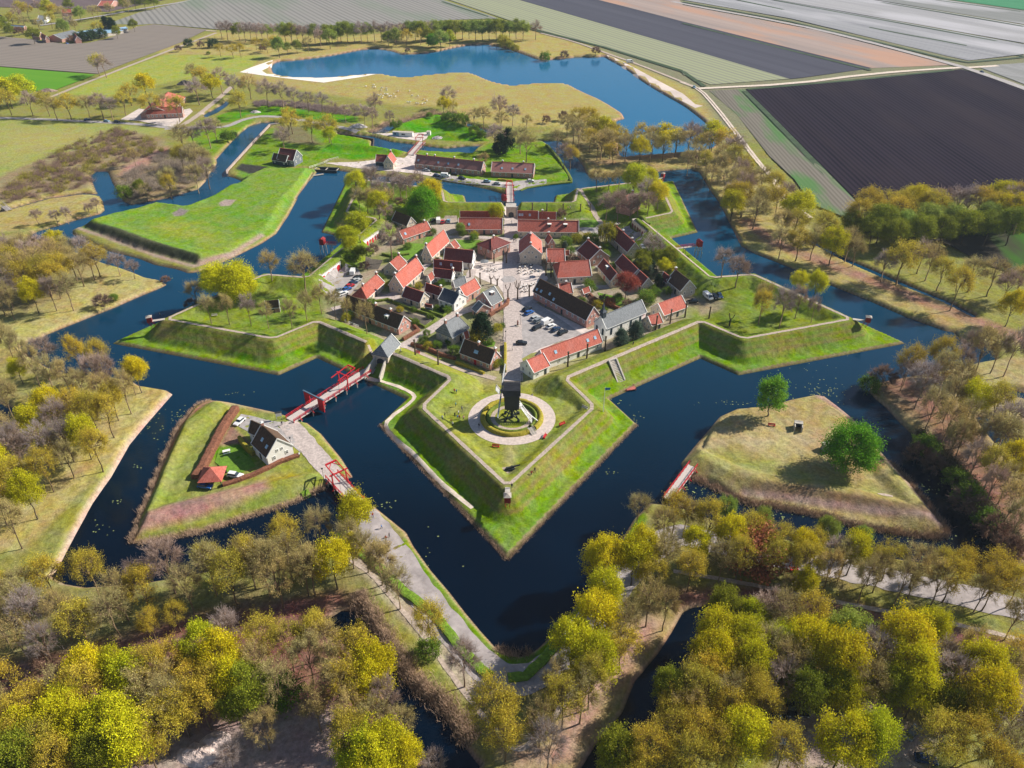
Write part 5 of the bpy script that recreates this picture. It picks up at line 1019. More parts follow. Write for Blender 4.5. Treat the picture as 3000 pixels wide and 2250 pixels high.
H_('barrack', 'very long brown roofed barrack above the car park', 'B', (1285, 698), (1637, 883), (1420, 880), 8.0, 3.4, 'pink', 'brown', sky_=((0.05, -1, 0.75), (0.13, -1, 0.72), (0.38, -1, 0.8), (0.28, -1, 0.6)), gapw=2.8)
H_('shed', 'red roofed house directly behind the long brown barrack', 'B', (1405, 735), (1490, 728), (1460, 795), 4.8, 2.4, 'cream', 'red', chim=(0.6,))
H_('shed', 'small red roofed shed between gardens behind the barrack', 'B', (1560, 770), (1606, 752), (1615, 782), 3.8, 2.2, 'brick', 'red')
H_('long_house', 'long orange roofed white house along the front right rampart', 'B', (1287, 1163), (1665, 1028), (1500, 1182), 6.8, 3.0, 'white', 'orange', sky_=((0.22, -1, 0.5), (0.77, -1, 0.5), (0.9, -1, 0.5)), gapw=4)
H_('cottage', 'short orange roofed white house at the near end of the long one', 'B', (1200, 1230), (1308, 1183), (1295, 1290), 6.0, 2.9, 'white', 'orange')
H_('cottage', 'orange roofed white house right of the church', 'B', (2052, 862), (2205, 808), (2130, 925), 6.4, 3.0, 'cream', 'orange')
H_('cottage', 'small orange roofed shed beside the church', 'B', (1985, 945), (2060, 922), (2040, 998), 5.2, 2.5, 'cream', 'orange')
H_('garden_shed', 'small blue walled shed with dark roof in the hedged garden', 'B', (540, 862), (590, 872), (560, 880), 3.0, 1.9, 'slatey', 'dark', win=False)
H_('cottage', 'small brown roofed house among the trees of the left bastion', 'A', (1715, 845), (1805, 838), (1760, 878), 5.4, 2.6, 'brick', 'brown', z0=3.4)
H_('powder_house', 'pink tiled barn with red end wall in the top right bastion', 'V', (935, 860), (860, 905), (980, 1010), 8.5, 3.2, 'pink', 'pink', z0=3.4, hip=(1.5, 1.5), chim=(0.98,), win=False)
# north outwork
H_('terrace', 'long terrace of red roofed homes behind the quay, left one', 'O', (1180, 563), (1905, 641), (1500, 698), 7.0, 3.0, 'brick', 'pink', z0=1.4, chim=(0.16, 0.28, 0.57, 0.86), sky_=((0.05, -1, 0.6), (0.35, -1, 0.6), (0.5, -1, 0.6), (0.65, -1, 0.6)), gapw=3.2, group='homes on the quay')
H_('terrace', 'shorter terrace of red roofed homes behind the quay, right one', 'H', (977, 1048), (1252, 1060), (1100, 1118), 7.0, 3.0, 'brick', 'pink', z0=1.4, chim=(0.25, 0.74), sky_=((0.25, -1, 0.6), (0.5, -1, 0.6), (0.8, -1, 0.6)), gapw=3.2, group='homes on the quay')
H_('barn', 'red roofed stone barn with a dark open side on the quay', 'O', (745, 562), (865, 568), (750, 640), 5.8, 2.6, 'green', 'red', z0=1.4, win=False, group='homes on the quay')
H_('barn', 'stone barn with steep pale red roof and red shutter', 'O', (868, 583), (905, 530), (960, 625), 7.4, 3.0, 'cream', 'orange', z0=1.4, chim=(0.9,), group='homes on the quay')
H_('boat_house', 'dark green boarded house with white edged red roof by the lock', 'U', (1195, 812), (1412, 838), (1390, 900), 8.0, 3.2, 'slatey', 'dark', z0=1.6, group='homes on the quay')
H_('boat_house', 'low brown roofed wing of the green boarded house', 'U', (1115, 878), (1300, 912), (1280, 1000), 5.4, 2.3, 'green', 'brown', z0=1.6, group='homes on the quay')
H_('farmhouse', 'big orange roofed inn partly hidden by trees on the left', 'G', (1090, 596), (995, 690), (1180, 655), 7.6, 2.8, 'brick', 'orange', z0=1.4, hip=(4, 0), group='farm buildings')
H_('farmhouse', 'low orange fronted wing of the hidden inn', 'G', (960, 700), (1180, 690), (1050, 738), 6.5, 3.0, 'brick', 'red', z0=1.4, hip=(2, 0), group='farm buildings')
# left island
H_('toll_house', 'cream toll house with split brown and orange roof by the bridge', 'X', (905, 318), (1062, 462), (850, 555), 8.2, 3.4, 'white', 'brown', z0=1.8, chim=(0.05,), sky_=((0.4, -1, 0.5), (0.75, -1, 0.6)), group='buildings on the left island')
H_('annex', 'brown roofed wing joining the toll house', 'X', (800, 275), (900, 320), (770, 395), 6.2, 2.9, 'white', 'brown', z0=1.8, group='buildings on the left island', trim=True)
# far hamlet
for (x1, y1, x2, y2, ex, ey, rf, wl, lab) in ((500, 218, 735, 178, 620, 228, 'blue', 'grey', 'long blue roofed cattle shed in the distant hamlet'), (345, 225, 470, 195, 420, 218, 'slate', 'brick', 'grey roofed farm shed left of the blue roofed one'),
        (770, 178, 815, 172, 800, 188, 'blue', 'grey', 'small blue roofed shed at the right end of the distant farm'), (395, 62, 462, 58, 430, 80, 'orange', 'brick', 'orange roofed farmhouse among far trees at the top left'),
        (215, 205, 262, 208, 240, 225, 'brown', 'brick', 'brown roofed house at the left of the distant farm'), (0, 95, 35, 115, 10, 125, 'brown', 'cream', 'pale gabled farmhouse at the far left edge'),
        (480, 215, 500, 235, 470, 245, 'pink', 'pink', 'small pink house left of the blue roofed shed'), (60, 158, 160, 166, 100, 172, 'blue', 'brick', 'long low blue topped shed far left'),
        (270, 215, 300, 232, 262, 240, 'red', 'brick', 'small red house beside the brown roofed house'), (655, 5, 740, 4, 700, 12, 'orange', 'brick', 'orange roofed farm on the top edge'),
        (250, 100, 300, 98, 270, 108, 'slate', 'white', 'white house among trees at the far left')):
    H_('farm_shed', lab, 'G', (x1, y1), (x2, y2), (ex, ey), *((4.4, 3.2) if rf == 'blue' else (6.5, 3.2)), wl, rf, z0=1.3, win=False, group='farm buildings far off')
# church
a = P('B', 1680, 944, TOWN+9.0); b = P('B', 1945, 837, TOWN+9.0); q = P('B', 1850, 971, TOWN+5.2)
dx, dy = b[0]-a[0], b[1]-a[1]; L = math.hypot(dx, dy); w_ = abs((q[0]-a[0])*-dy/L+(q[1]-a[1])*dx/L)
ch = house_at('church', 'white church with grey slate roof and small black spire', (a[0]+b[0])/2, (a[1]+b[1])/2, TOWN, math.atan2(dy, dx), L, w_, 5.2, 9.0, 'white', 'slate', win=False, cat='church', group='landmarks')
arch = MB(); n = 10; pl = [(-0.5, 0), (0.5, 0)] + [(0.5*math.cos(math.pi*k/n), 2.2+0.55*math.sin(math.pi*k/n)) for k in range(n+1)]
arch.add([(x, -0.03, z) for x, z in pl]+[(x, 0.03, z) for x, z in pl], [tuple(range(len(pl))), tuple(range(len(pl), 2*len(pl)))[::-1]]+[(i, (i+1) % len(pl), len(pl)+(i+1) % len(pl), len(pl)+i) for i in range(len(pl))])
am = arch.mesh('window'); am.materials.append(M_GLASS)
for s in (-1, 1):
    for k in range(4): link('window', am, None, ch, (-L/2+L*(k+0.6)/4.2, s*(w_-0.25), 1.6), (0, 0, 0))
for y in (-1.6, 1.6): link('window', am, None, ch, (-L/2+0.09, y, 1.8), (0, 0, math.pi/2))
d_ = MB(); d_.box(-L/2+0.05, -L/2+0.13, -0.7, 0.7, 0, 2.4); d_.build('door', M_DOOR, ch)
t = MB(); t.box(-0.85, 0.85, -0.85, 0.85, 8.4, 10.6); st = t.build('steeple', mat('steeple boards', (0.055, 0.07, 0.085), 0.5, 0.3, 2), ch, (-L/2+1.2, 0, 0))
t = MB(); z1, z2, z3 = 10.6, 11.5, 14.8
t.add([(-1.15, -1.15, z1), (1.15, -1.15, z1), (1.15, 1.15, z1), (-1.15, 1.15, z1), (-.45, -.45, z2), (.45, -.45, z2), (.45, .45, z2), (-.45, .45, z2), (0, 0, z3)], [(3, 2, 1, 0), (0, 1, 5, 4), (1, 2, 6, 5), (2, 3, 7, 6), (3, 0, 4, 7), (4, 5, 8), (5, 6, 8), (6, 7, 8), (7, 4, 8)])
t.build('spire', RF['black'], st); t = MB(); t.bar((0, 0, 14.7), (0, 0, 15.8), 0.07); t.bar((-0.25, 0, 15.5), (0.25, 0, 15.5), 0.06); t.build('weathercock', mat('gilt', (0.6, 0.4, 0.1), 0.3, 0.1, 1, metal=0.8), st)
# toll house: the roof plane facing the moat is orange
# ------------------------------------------------------------------ carport pavilion on the left island
a = [P('X', 378, 712, 5.6), P('X', 250, 903, 3.9), P('X', 498, 890, 3.9), P('X', 575, 730, 3.9)]
bx = (a[1][0]+a[3][0])/2; by = (a[1][1]+a[3][1])/2; rot = math.atan2(a[2][1]-a[1][1], a[2][0]-a[1][0]); sx = math.hypot(a[2][0]-a[1][0], a[2][1]-a[1][1])/2; sy = math.hypot(a[3][0]-a[2][0], a[3][1]-a[2][1])/2
cp = empty('carport', (bx, by, 1.5), rot); tag(cp, 'red pyramid roofed carport beside the white estate car', 'carport', 'buildings on the left island')
t = MB(); t.add([(-sx, -sy, 2.4), (sx, -sy, 2.4), (sx, sy, 2.4), (-sx, sy, 2.4), (0, 0, 5.0), (0, 0, 4.8)], [(0, 1, 4), (1, 2, 4), (2, 3, 4), (3, 0, 4), (1, 0, 5), (2, 1, 5), (3, 2, 5), (0, 3, 5)]); t.build('roof', RF['orange'], cp)
for x in (-sx+.5, 0, sx-.5):
    for y in (-sy+.5, sy-.5):
        t = MB(); t.box(x-.1, x+.1, y-.1, y+.1, -0.3, 2.5); t.build('post', M_DOOR, cp)
t = MB(); t.box(-sx+.4, sx-.4, sy-.62, sy-.5, 0, 2.3); t.build('back_wall', WL['black'], cp)
# ------------------------------------------------------------------ gatehouse on the front left curtain
ga = P('B', 255, 1128, 10.6); gb = P('B', 325, 1056, 10.6); dx, dy = gb[0]-ga[0], gb[1]-ga[1]; L = math.hypot(dx, dy); rot = math.atan2(dy, dx)
ghx, ghy = (ga[0]+gb[0])/2, (ga[1]+gb[1])/2
gh = house_at('gatehouse', 'pale stone gatehouse with slate roof above the bridge arch', ghx, ghy, 2.0, rot, L, 3.3, 5.0, 8.4, 'cream', 'slate', win=False, cat='gatehouse', group='landmarks', hip=(1.5, 0.0))
am2 = MB(); pl = [(-1.5, -0.4), (1.5, -0.4)] + [(1.5*math.cos(math.pi*k/n), 2.1+1.5*math.sin(math.pi*k/n)) for k in range(n+1)]
am2.add([(0.03, x, z) for x, z in pl]+[(-0.03, x, z) for x, z in pl], [tuple(range(len(pl))), tuple(range(len(pl), 2*len(pl)))[::-1]]+[(i, (i+1) % len(pl), len(pl)+(i+1) % len(pl), len(pl)+i) for i in range(len(pl))])
arm = am2.mesh('archway'); arm.materials.append(M_DOOR)
link('archway', arm, None, gh, (-L/2-1.22, 0, 0.1)); link('archway', arm, None, gh, (L/2-0.1, 0, 0.1))
for s in (-1, 1):
    t = MB(); x0 = -L/2-1.2
    t.add([(x0, s*1.8, 0-0.5), (x0-7, s*2.8, -1.2), (x0-7, s*2.8, 0.9), (x0, s*1.8, 4.2), (x0, s*2.2, -0.5), (x0-7, s*3.2, -1.2), (x0-7, s*3.2, 0.9), (x0, s*2.2, 4.2)], [(0, 1, 2, 3), (7, 6, 5, 4), (0, 4, 5, 1), (3, 2, 6, 7), (1, 5, 6, 2), (0, 3, 7, 4)])
    t.build('wing_wall', WL['grey'], gh)
# ------------------------------------------------------------------ north gate tunnel and casemates
def masonry(name, label, c, p1, p2, z0, h, narch, door, th=1.2, cat='casemate', d=0.0, group='casemates in the ramparts'):
    a = P(c, *p1, z0); b = P(c, *p2, z0); L = math.hypot(b[0]-a[0], b[1]-a[1]); rot = math.atan2(b[1]-a[1], b[0]-a[0])
    r = empty(name, ((a[0]+b[0])/2, (a[1]+b[1])/2, z0), rot); tag(r, label, cat, group)
    m = MB(); m.box(-L/2, L/2, 0.0, th, -0.5, h); m.build('wall', WL['white' if door is M_REDP else 'cream'], r)
    m = MB(); m.box(-L/2-0.1, L/2+0.1, -0.1, th+3.0, h, h+0.18); m.build('coping', M_CONC, r)
    for i in range(narch):
        x = -L/2 + L*(i+0.5)/narch; wd = min(2.6, L/narch*0.72); k = 10; hh = min(1.9, h-wd/2-0.4)
        pl = [(-wd/2, 0), (wd/2, 0)]+[(wd/2*math.cos(math.pi*q/k), hh+wd/2*0.8*math.sin(math.pi*q/k)) for q in range(k+1)]
        m = MB(); m.add([(x+u, -0.04, v) for u, v in pl]+[(x+u, 0.04, v) for u, v in pl], [tuple(range(len(pl))), tuple(range(len(pl), 2*len(pl)))[::-1]]+[(j, (j+1) % len(pl), len(pl)+(j+1) % len(pl), len(pl)+j) for j in range(len(pl))])
        m.build('arched_door', door, r)
    return r
masonry('casemate', 'white casemate wall with red arched doors by the bare tree', 'Y', (920, 1545), (1170, 1370), TOWN, 3.6, 6, M_REDP)
masonry('casemate', 'white casemate wall with red arched doors by the left car park', 'A', (2085, 735), (2212, 640), TOWN, 3.6, 4, M_REDP)
masonry('casemate', 'cream casemate wall with dark red arched doors top right', 'V', (920, 1240), (1075, 1375), TOWN, 4.2, 6, mat('dark red door', (0.20, 0.03, 0.035), 0.6, 0.2, 2))
masonry('gate_tunnel', 'grey stone tunnel gate through the north rampart', 'B', (1068, 305), (1132, 305), TOWN, 5.4, 1, M_DOOR, th=2.0, cat='gate', group='landmarks')
# ================================================================== windmill
M_TAR = mat('tarred weatherboard', (0.022, 0.030, 0.038), 0.45, 0.4, 2.5, stretch=(1, 1, 5)); M_WOOD = mat('grey timber', (0.36, 0.32, 0.28), 0.9, 0.25, 2.5); M_PALE = mat('pale deck boards', (0.50, 0.45, 0.42), 0.9, 0.2, 1.6, stretch=(1, 6, 1))
M_GRASSP = mat('mound turf', (0.20, 0.24, 0.04), 0.95, 0.35, 1.2, bump=0.6); M_HEDGE = mat('clipped hedge', (0.16, 0.21, 0.025), 0.95, 0.45, 2.2, bump=1.0, bscale=7); M_BEECH = mat('brown beech hedge', (0.23, 0.095, 0.055), 0.95, 0.45, 2.0, bump=1.0, bscale=6); M_YHEDGE = mat('golden hedge', (0.36, 0.30, 0.03), 0.95, 0.4, 2.0, bump=1.0, bscale=6)
M_DARKG = mat('dark steel', (0.03, 0.035, 0.035), 0.5, 0.2, 2); M_SKYB = mat('blue grey cap boards', (0.10, 0.17, 0.24), 0.5, 0.2, 2)
mz = 5.2
mill = empty('windmill', (MILL[0], MILL[1], mz)); tag(mill, 'black tarred post mill with lattice sails on its round mound', 'windmill', 'landmarks')
m = MB(); m.add([(-2.15, -2.6, 4.9), (2.15, -2.6, 4.9), (2.15, 2.6, 4.9), (-2.15, 2.6, 4.9), (-2.4, -2.75, 10.3), (2.4, -2.75, 10.3), (2.4, 2.75, 10.3), (-2.4, 2.75, 10.3)], [(3, 2, 1, 0), (4, 5, 6, 7), (0, 1, 5, 4), (1, 2, 6, 5), (2, 3, 7, 6), (3, 0, 4, 7)])
body = m.build('body', M_TAR, mill)
m = MB(); pf = [(-3.0, 10.2), (-2.5, 11.9), (0, 13.4), (2.5, 11.9), (3.0, 10.2)]
m.add([(-2.65, y, z) for y, z in pf]+[(2.65, y, z) for y, z in pf], [(0, 1, 2, 3, 4), (9, 8, 7, 6, 5)]+[(i, 5+i, 6+i, 1+i) for i in range(4)]+[(0, 4, 9, 5)])
m.build('roof', mat('mill roof boards', (0.035, 0.036, 0.042), 0.35, 0.5, 1.2, stretch=(0.4, 3, 3)), mill)
m = MB(); m.tube([(0, 0, 0), (0, 0, 5)], [0.5, 0.42], 8); m.build('post', M_TAR, mill)
m = MB()
for a in range(4):
    c_, s_ = math.cos(R(45+90*a)), math.sin(R(45+90*a)); m.bar((c_*2.9, s_*2.9, 0.5), (c_*0.4, s_*0.4, 3.6), 0.28); m.box(c_*2.9-.4, c_*2.9+.4, s_*2.9-.4, s_*2.9+.4, -0.2, 0.6)
m.bar((-2.1, -2.1, 0.8), (2.1, 2.1, 0.8), 0.3); m.bar((-2.1, 2.1, 1.0), (2.1, -2.1, 1.0), 0.3); m.box(-1.6, 1.6, -2, 2, 4.3, 4.95); m.build('trestle', M_TAR, mill)
yaw = R(12); hub = Vector((-3.25, -0.1, 10.3)); ur = Vector((math.sin(yaw), math.cos(yaw), 0)); nr = Vector((-math.cos(yaw), math.sin(yaw), 0))
m = MB(); m.tube([tuple(hub - nr*1.6), tuple(hub+nr*0.3)], [0.2, 0.2], 8); m.build('windshaft', M_WOOD, mill)
for k in range(4):
    th = R(45+90*k); ax = ur*math.cos(th)+Vector((0, 0, 1))*math.sin(th); pr = ur*-math.sin(th)+Vector((0, 0, 1))*math.cos(th); o_ = hub+nr*(0.1 if k % 2 else -0.1)
    m = MB(); m.bar(tuple(o_), tuple(o_+ax*8.4), 0.3)
    sail = m.build('sail', M_WOOD if k % 2 else M_SKYB, mill)
    m = MB()
    for j in range(15):
        q = o_+ax*(1.6+j*0.47); m.bar(tuple(q-pr*0.25), tuple(q+pr*1.45), 0.15)
    for t in (0.45, 0.85, 1.25): m.bar(tuple(o_+ax*1.6+pr*t), tuple(o_+ax*8.2+pr*t), 0.12)
    m.bar(tuple(o_+ax*1.6-pr*0.25), tuple(o_+ax*8.2-pr*0.25), 0.08); m.build('lattice', M_WHITE, sail)
m = MB(); A_ = Vector((2.3, -0.6, 5.4)); B_ = Vector((6.2, -2.6, 0.3))
for s in (-0.7, 0.7):
    for h in (0, 1.0): m.bar(A_+Vector((0, s, h)), B_+Vector((0, s, h)), 0.14)
    for k in range(6): q = A_.lerp(B_, k/5)+Vector((0, s, 0)); m.bar(q, q+Vector((0, 0, 1)), 0.08)
for k in range(16): q = A_.lerp(B_, (k+0.5)/16); m.box(q.x-0.16, q.x+0.16, q.y-0.68, q.y+0.68, q.z-0.03, q.z+0.04)
m.box(2.1, 3.1, -1.4, 0.4, 5.2, 5.35); m.build('stair', M_WHITE, mill)
m = MB(); m.bar((2.0, 0, 4.6), (7.9, -2.9, 1.0), 0.24); m.build('tail_pole', M_WHITE, mill)
def annulus(name, r0, r1, z, m_, h=None, kind=None, label=None, cat=None, gap=None):
    n = 72; V = []; F = []
    prof = [(r0, z), (r1, z)] if h is None else [(r0, z), (r0+0.25, z+h*0.85), ((r0+r1)/2, z+h), (r1-0.25, z+h*0.85), (r1, z)]
    k = len(prof)
    for i in range(n):
        a = 2*math.pi*i/n
        for r_, zz_ in prof:
            j = 0.08*mnoise.noise((math.cos(a)*6, math.sin(a)*6, r_)) if h else 0
            V.append((MILL[0]+math.cos(a)*(r_+j), MILL[1]+math.sin(a)*(r_+j), zz_+j*2))
    for i in range(n):
        if gap and gap[0] < 360*i/n < gap[1]: continue
        for q in range(k-1):
            a0 = i*k+q; b0 = ((i+1) % n)*k+q; F.append((a0, a0+1, b0+1, b0))
    o = link(name, npmesh(name, V, F, bool(h)), m_); tag(o, label, cat, None, kind); return o
annulus('mill_path', 9.9, 13.6, mz+0.06, mat('pale cobbles', (0.55, 0.46, 0.41), 0.9, 0.2, 1.2), kind='structure')
annulus('mill_path', 5.3, 6.6, mz+0.06, M_GRAVEL, kind='structure')
annulus('hedge', 6.9, 8.1, mz, M_HEDGE, h=0.9, label='inner round green hedge bank close around the windmill', cat='hedge', gap=(300, 318))
annulus('hedge', 8.2, 9.9, mz, M_YHEDGE, h=1.15, label='outer golden green hedge bank ringing the windmill', cat='hedge', gap=(300, 318))
m = MB()
for k in range(7): m.box(-0.8, 0.8, -1.6+k*0.35, -1.2+k*0.35, 0, 0.16*(k+1))
for s in (-0.85, 0.85): m.bar((s, -1.7, 0.2), (s, 1.0, 1.5), 0.08); m.bar((s, -1.7, 0.9), (s, 1.0, 2.1), 0.08)
st = m.build('steps', M_CONC, None, (MILL[0]+math.cos(R(-51))*9.4, MILL[1]+math.sin(R(-51))*9.4, mz), (0, 0, R(35))); tag(st, 'short flight of pale steps through the mill hedge', 'steps')

# ================================================================== bridges
def bridge(name, label, A, B, z0, z1, wd, draw=None, gate=None, mt=M_REDP, posts=9, piles=True, over=1):
    A = Vector((*A, z0)); B = Vector((*B, z1)); L = (B-A).length; rot = math.atan2(B.y-A.y, B.x-A.x); r = empty(name, tuple(A), rot); tag(r, label, 'bridge', 'red bridges over the moat'); sl = (z1-z0)/L
    Z = lambda x: sl*x
    m = MB(); m.add([(0, -wd/2, -0.25), (L, -wd/2, Z(L)-0.25), (L, wd/2, Z(L)-0.25), (0, wd/2, -0.25), (0, -wd/2, 0), (L, -wd/2, Z(L)), (L, wd/2, Z(L)), (0, wd/2, 0)], [(3, 2, 1, 0), (4, 5, 6, 7), (0, 1, 5, 4), (1, 2, 6, 5), (2, 3, 7, 6), (3, 0, 4, 7)])
    m.build('deck', M_PALE, r)
    for s in (-1, 1):
        y = s*(wd/2-0.05); m = MB()
        for h in (0.55, 1.1): m.bar((0, y, h), (L, y, Z(L)+h), 0.13)
        for k in range(posts):
            x = L*k/(posts-1); m.bar((x, y, Z(x)-0.2), (x, y, Z(x)+1.15), 0.16)
            if k % 2: m.bar((x, y, Z(x)+1.0), (x, y+s*0.9, Z(x)-0.3), 0.14); m.bar((x, y, Z(x)-0.3), (x, y+s*1.1, Z(x)-0.3), 0.2)
        m.build('railing', mt, r)
    if piles:
        for k in range(1, posts-1, 2):
            x = L*k/(posts-1)
            for s in (-1, 1):
                m = MB(); m.tube([(x, s*(wd/2+0.4), -z0-1.6), (x, s*(wd/2+0.4), Z(x)-0.2)], [0.17, 0.17], 7); m.build('pile', M_CONC, r)
    if draw:
        x = L*draw; H = 4.6; m = MB()
        for s in (-1, 1): m.bar((x, s*(wd/2+0.15), -0.4), (x, s*(wd/2+0.15), Z(x)+H), 0.32); m.bar((x-1.6*over, s*(wd/2+0.15), 0), (x, s*(wd/2+0.15), Z(x)+2.2), 0.18)
        m.bar((x, -wd/2-0.8, Z(x)+H), (x, wd/2+0.8, Z(x)+H), 0.34); m.build('portal', mt, r)
        m = MB(); d = over
        for s in (-1, 1): m.bar((x-d*3.6, s*(wd/2-0.3), Z(x)+H-0.1), (x+d*4.4, s*(wd/2-0.3), Z(x)+H+0.75), 0.26)
        m.bar((x+d*4.3, -wd/2+0.3, Z(x)+H+0.75), (x+d*4.3, wd/2-0.3, Z(x)+H+0.75), 0.42); m.bar((x+d*4.2, 0, Z(x)+H+0.75), (x+d*2.2, wd/2-0.3, Z(x)+H+0.45), 0.16); m.bar((x+d*4.2, 0, Z(x)+H+0.75), (x+d*2.2, -wd/2+0.3, Z(x)+H+0.45), 0.16)
        m.build('balance_beam', mt, r)
        for s in (-1, 1): m = MB(); m.bar((x-d*3.5, s*(wd/2-0.3), Z(x)+H-0.1), (x-d*3.7, s*(wd/2-0.3), Z(x)), 0.05); m.build('chain', M_DARKG, r)
    if gate:
        x = L*gate
        for s in (-1, 1):
            m = MB(); m.box(x-0.15, x+0.15, min(s*wd/2, s*(wd/2+2.6)), max(s*wd/2, s*(wd/2+2.6)), -1.2, 3.6); m.build('gate_wing', mt, r)
            m = MB(); m.bar((x+3.0, s*wd/2, 0), (x, s*wd/2, 3.0), 0.22); m.build('brace', mt, r)
        m = MB(); m.bar((x, -wd/2-2.9, 3.75), (x, wd/2+2.9, 3.75), 0.4, 0.3); m.build('gate_cap', M_SKYB, r)
        m = MB(); m.box(x-0.2, x+0.2, -wd/2, wd/2, 3.1, 3.6); m.build('gate_lintel', mt, r)
    return r
bridge('drawbridge', 'long red drawbridge with spiked gate running to the front left gatehouse', P('Z', 850, 1231, 1.8), P('Z', 1076, 1086, 2.1), 1.8, 2.1, 3.8, draw=0.68, gate=0.30, posts=15)
bridge('drawbridge', 'red drawbridge between the left island and the moat road', P('Z', 972, 1392, 1.8), P('Z', 1052, 1478, 1.6), 1.8, 1.6, 4.0, draw=0.33, posts=9, over=-1)
bridge('drawbridge', 'tall narrow red drawbridge in front of the north gate', P('Z', 1494, 592, 2.0), P('Z', 1492, 538, 1.8), 2.0, 1.8, 3.6, draw=0.45, gate=None, posts=9)
bridge('footbridge', 'red railed footbridge to the right island', P('Z', 1957, 1462, 1.6), P('Z', 2031, 1362, 1.6), 1.6, 1.6, 2.6, posts=9)
bridge('footbridge', 'pale red footbridge across the canal to the north ravelin', P('O', 1120, 565, 1.8), P('O', 1245, 425, 1.8), 1.8, 1.8, 4.0, draw=0.75, posts=13, mt=mat('faded red paint', (0.42, 0.12, 0.10), 0.7, 0.25, 1.5))
bridge('footbridge', 'grey plank footbridge over the far left ditch', P('Q', 10, 175, 1.6), P('Q', 110, 255, 1.6), 1.6, 1.6, 2.4, mt=M_WOOD, posts=7)
M_RED2 = mat('weathered red boards', (0.30, 0.022, 0.025), 0.7, 0.3, 2)
# privies over the moat on stilts
def privy(label, c, p, land, z):
    a = Vector((*P(c, *land, z), z)); b = Vector((*P(c, *p, z), z)); L = (b-a).length; rot = math.atan2(b.y-a.y, b.x-a.x); r = empty('privy', tuple(a), rot); tag(r, label, 'privy', 'red privies on stilts')
    m = MB(); m.box(0, L-2.4, -0.7, 0.7, -0.15, 0); m.build('walkway', M_PALE, r)
    for s in (-1, 1):
        m = MB(); [m.bar((0, s*.7, h), (L-2.4, s*.7, h), 0.1) for h in (0.5, 1.0)]; [m.bar((x, s*.7, 0), (x, s*.7, 1.05), 0.1) for x in np.linspace(0, L-2.4, 7)]; m.build('railing', M_REDP, r)
    m = MB(); m.box(L-2.2, L-.2, -1.25, 1.25, -0.3, 2.0); b_ = m.build('cabin', M_RED2, r)
    m = MB(); m.add([(L-2.4, -1.4, 2.0), (L, -1.4, 2.0), (L, 1.4, 2.0), (L-2.4, 1.4, 2.0), (L-1.2, -1.4, 2.8), (L-1.2, 1.4, 2.8)], [(3, 2, 1, 0), (0, 1, 4), (2, 3, 5), (0, 4, 5, 3), (1, 2, 5, 4)]); m.build('roof', M_RED2, r)
    for x in (L-2.2, L-0.2, L*0.35):
        for s in (-1, 1): m = MB(); m.bar((x, s*1.0, 0), (x, s*1.4, -z-1.5), 0.2); m.build('leg', M_WOOD, r)
        m = MB(); m.bar((x, -1.0, -0.5), (x, 1.3, -z*0.7), 0.14); m.build('brace', M_WOOD, r)
privy('red privy on tall stilts over the left moat', 'A', (2075, 470), (2180, 480), 5.4)
privy('red privy on tall stilts over the right moat', 'V', (1680, 1430), (1400, 1465), 5.6)
r = privy('small dark red privy beside the north drawbridge', 'B', (1040, 190), (1070, 185), 2.4)
# sentry boxes on the bastion points
for lab, (x, y), k in (('red sentry box on the front bastion point', (0, -117.5), 0), ('red sentry box on the right bastion point', (0, -117.5), 1), ('red sentry box on the top right bastion point', (0, -117.5), 2), ('red sentry box on the left bastion point', (0, -117.5), 4)):
    a = R(72*k); X0 = CX0+(x*math.cos(a)-y*math.sin(a))*SC; Y0 = CY0+(x*math.sin(a)+y*math.cos(a))*SC
    r = empty('sentry_box', (X0, Y0, 6.9), a); r.scale = (.78, .8, .78); tag(r, lab, 'sentry box', 'sentry boxes')
    m = MB(); m.box(-0.9, 0.9, -5.2, 0.6, 0.0, 0.15); m.build('walkway', M_CONC, r)
    m = MB(); m.box(-1.1, 1.1, -7.0, -4.8, -0.2, 2.5); m.build('cabin', M_RED2, r); m = MB(); m.box(-0.35, 0.35, -4.82, -4.74, 0.1, 1.9); m.build('doorway', M_DOOR, r)
    m = MB(); m.add([(-1.35, -7.3, 2.5), (1.35, -7.3, 2.5), (1.35, -4.5, 2.5), (-1.35, -4.5, 2.5), (0, -5.9, 3.3)], [(3, 2, 1, 0), (0, 1, 4), (1, 2, 4), (2, 3, 4), (3, 0, 4)]); m.build('roof', M_WOOD, r)
    for s in (-0.9, 0.9):
        for yy in (-6.8, -5.0): m = MB(); m.bar((s, yy, 0), (s*0.7, yy+1.2, -3.4), 0.16); m.build('strut', M_REDP, r)
# flagpole
fp = PG('E', 1697, 457); r = empty('flagpole', fp); tag(r, 'white flagpole with small blue flag on the front right rampart', 'flagpole')
m = MB(); m.tube([(0, 0, 0), (0, 0, 9.4)], [0.11, 0.06], 8); m.build('pole', M_WHITE, r)
m = MB(); m.add([(0, 0, 9.2), (1.7, 0.15, 9.1), (1.6, 0.3, 8.2), (0, 0, 8.2), (0, 0.03, 9.2), (1.7, 0.18, 9.1), (1.6, 0.33, 8.2), (0, 0.03, 8.2)], [(0, 1, 2, 3), (7, 6, 5, 4), (0, 4, 5, 1), (2, 6, 7, 3), (1, 5, 6, 2)]); m.build('flag', mat('flag cloth', (0.05, 0.22, 0.45), 0.8, 0.3, 1.5), r)
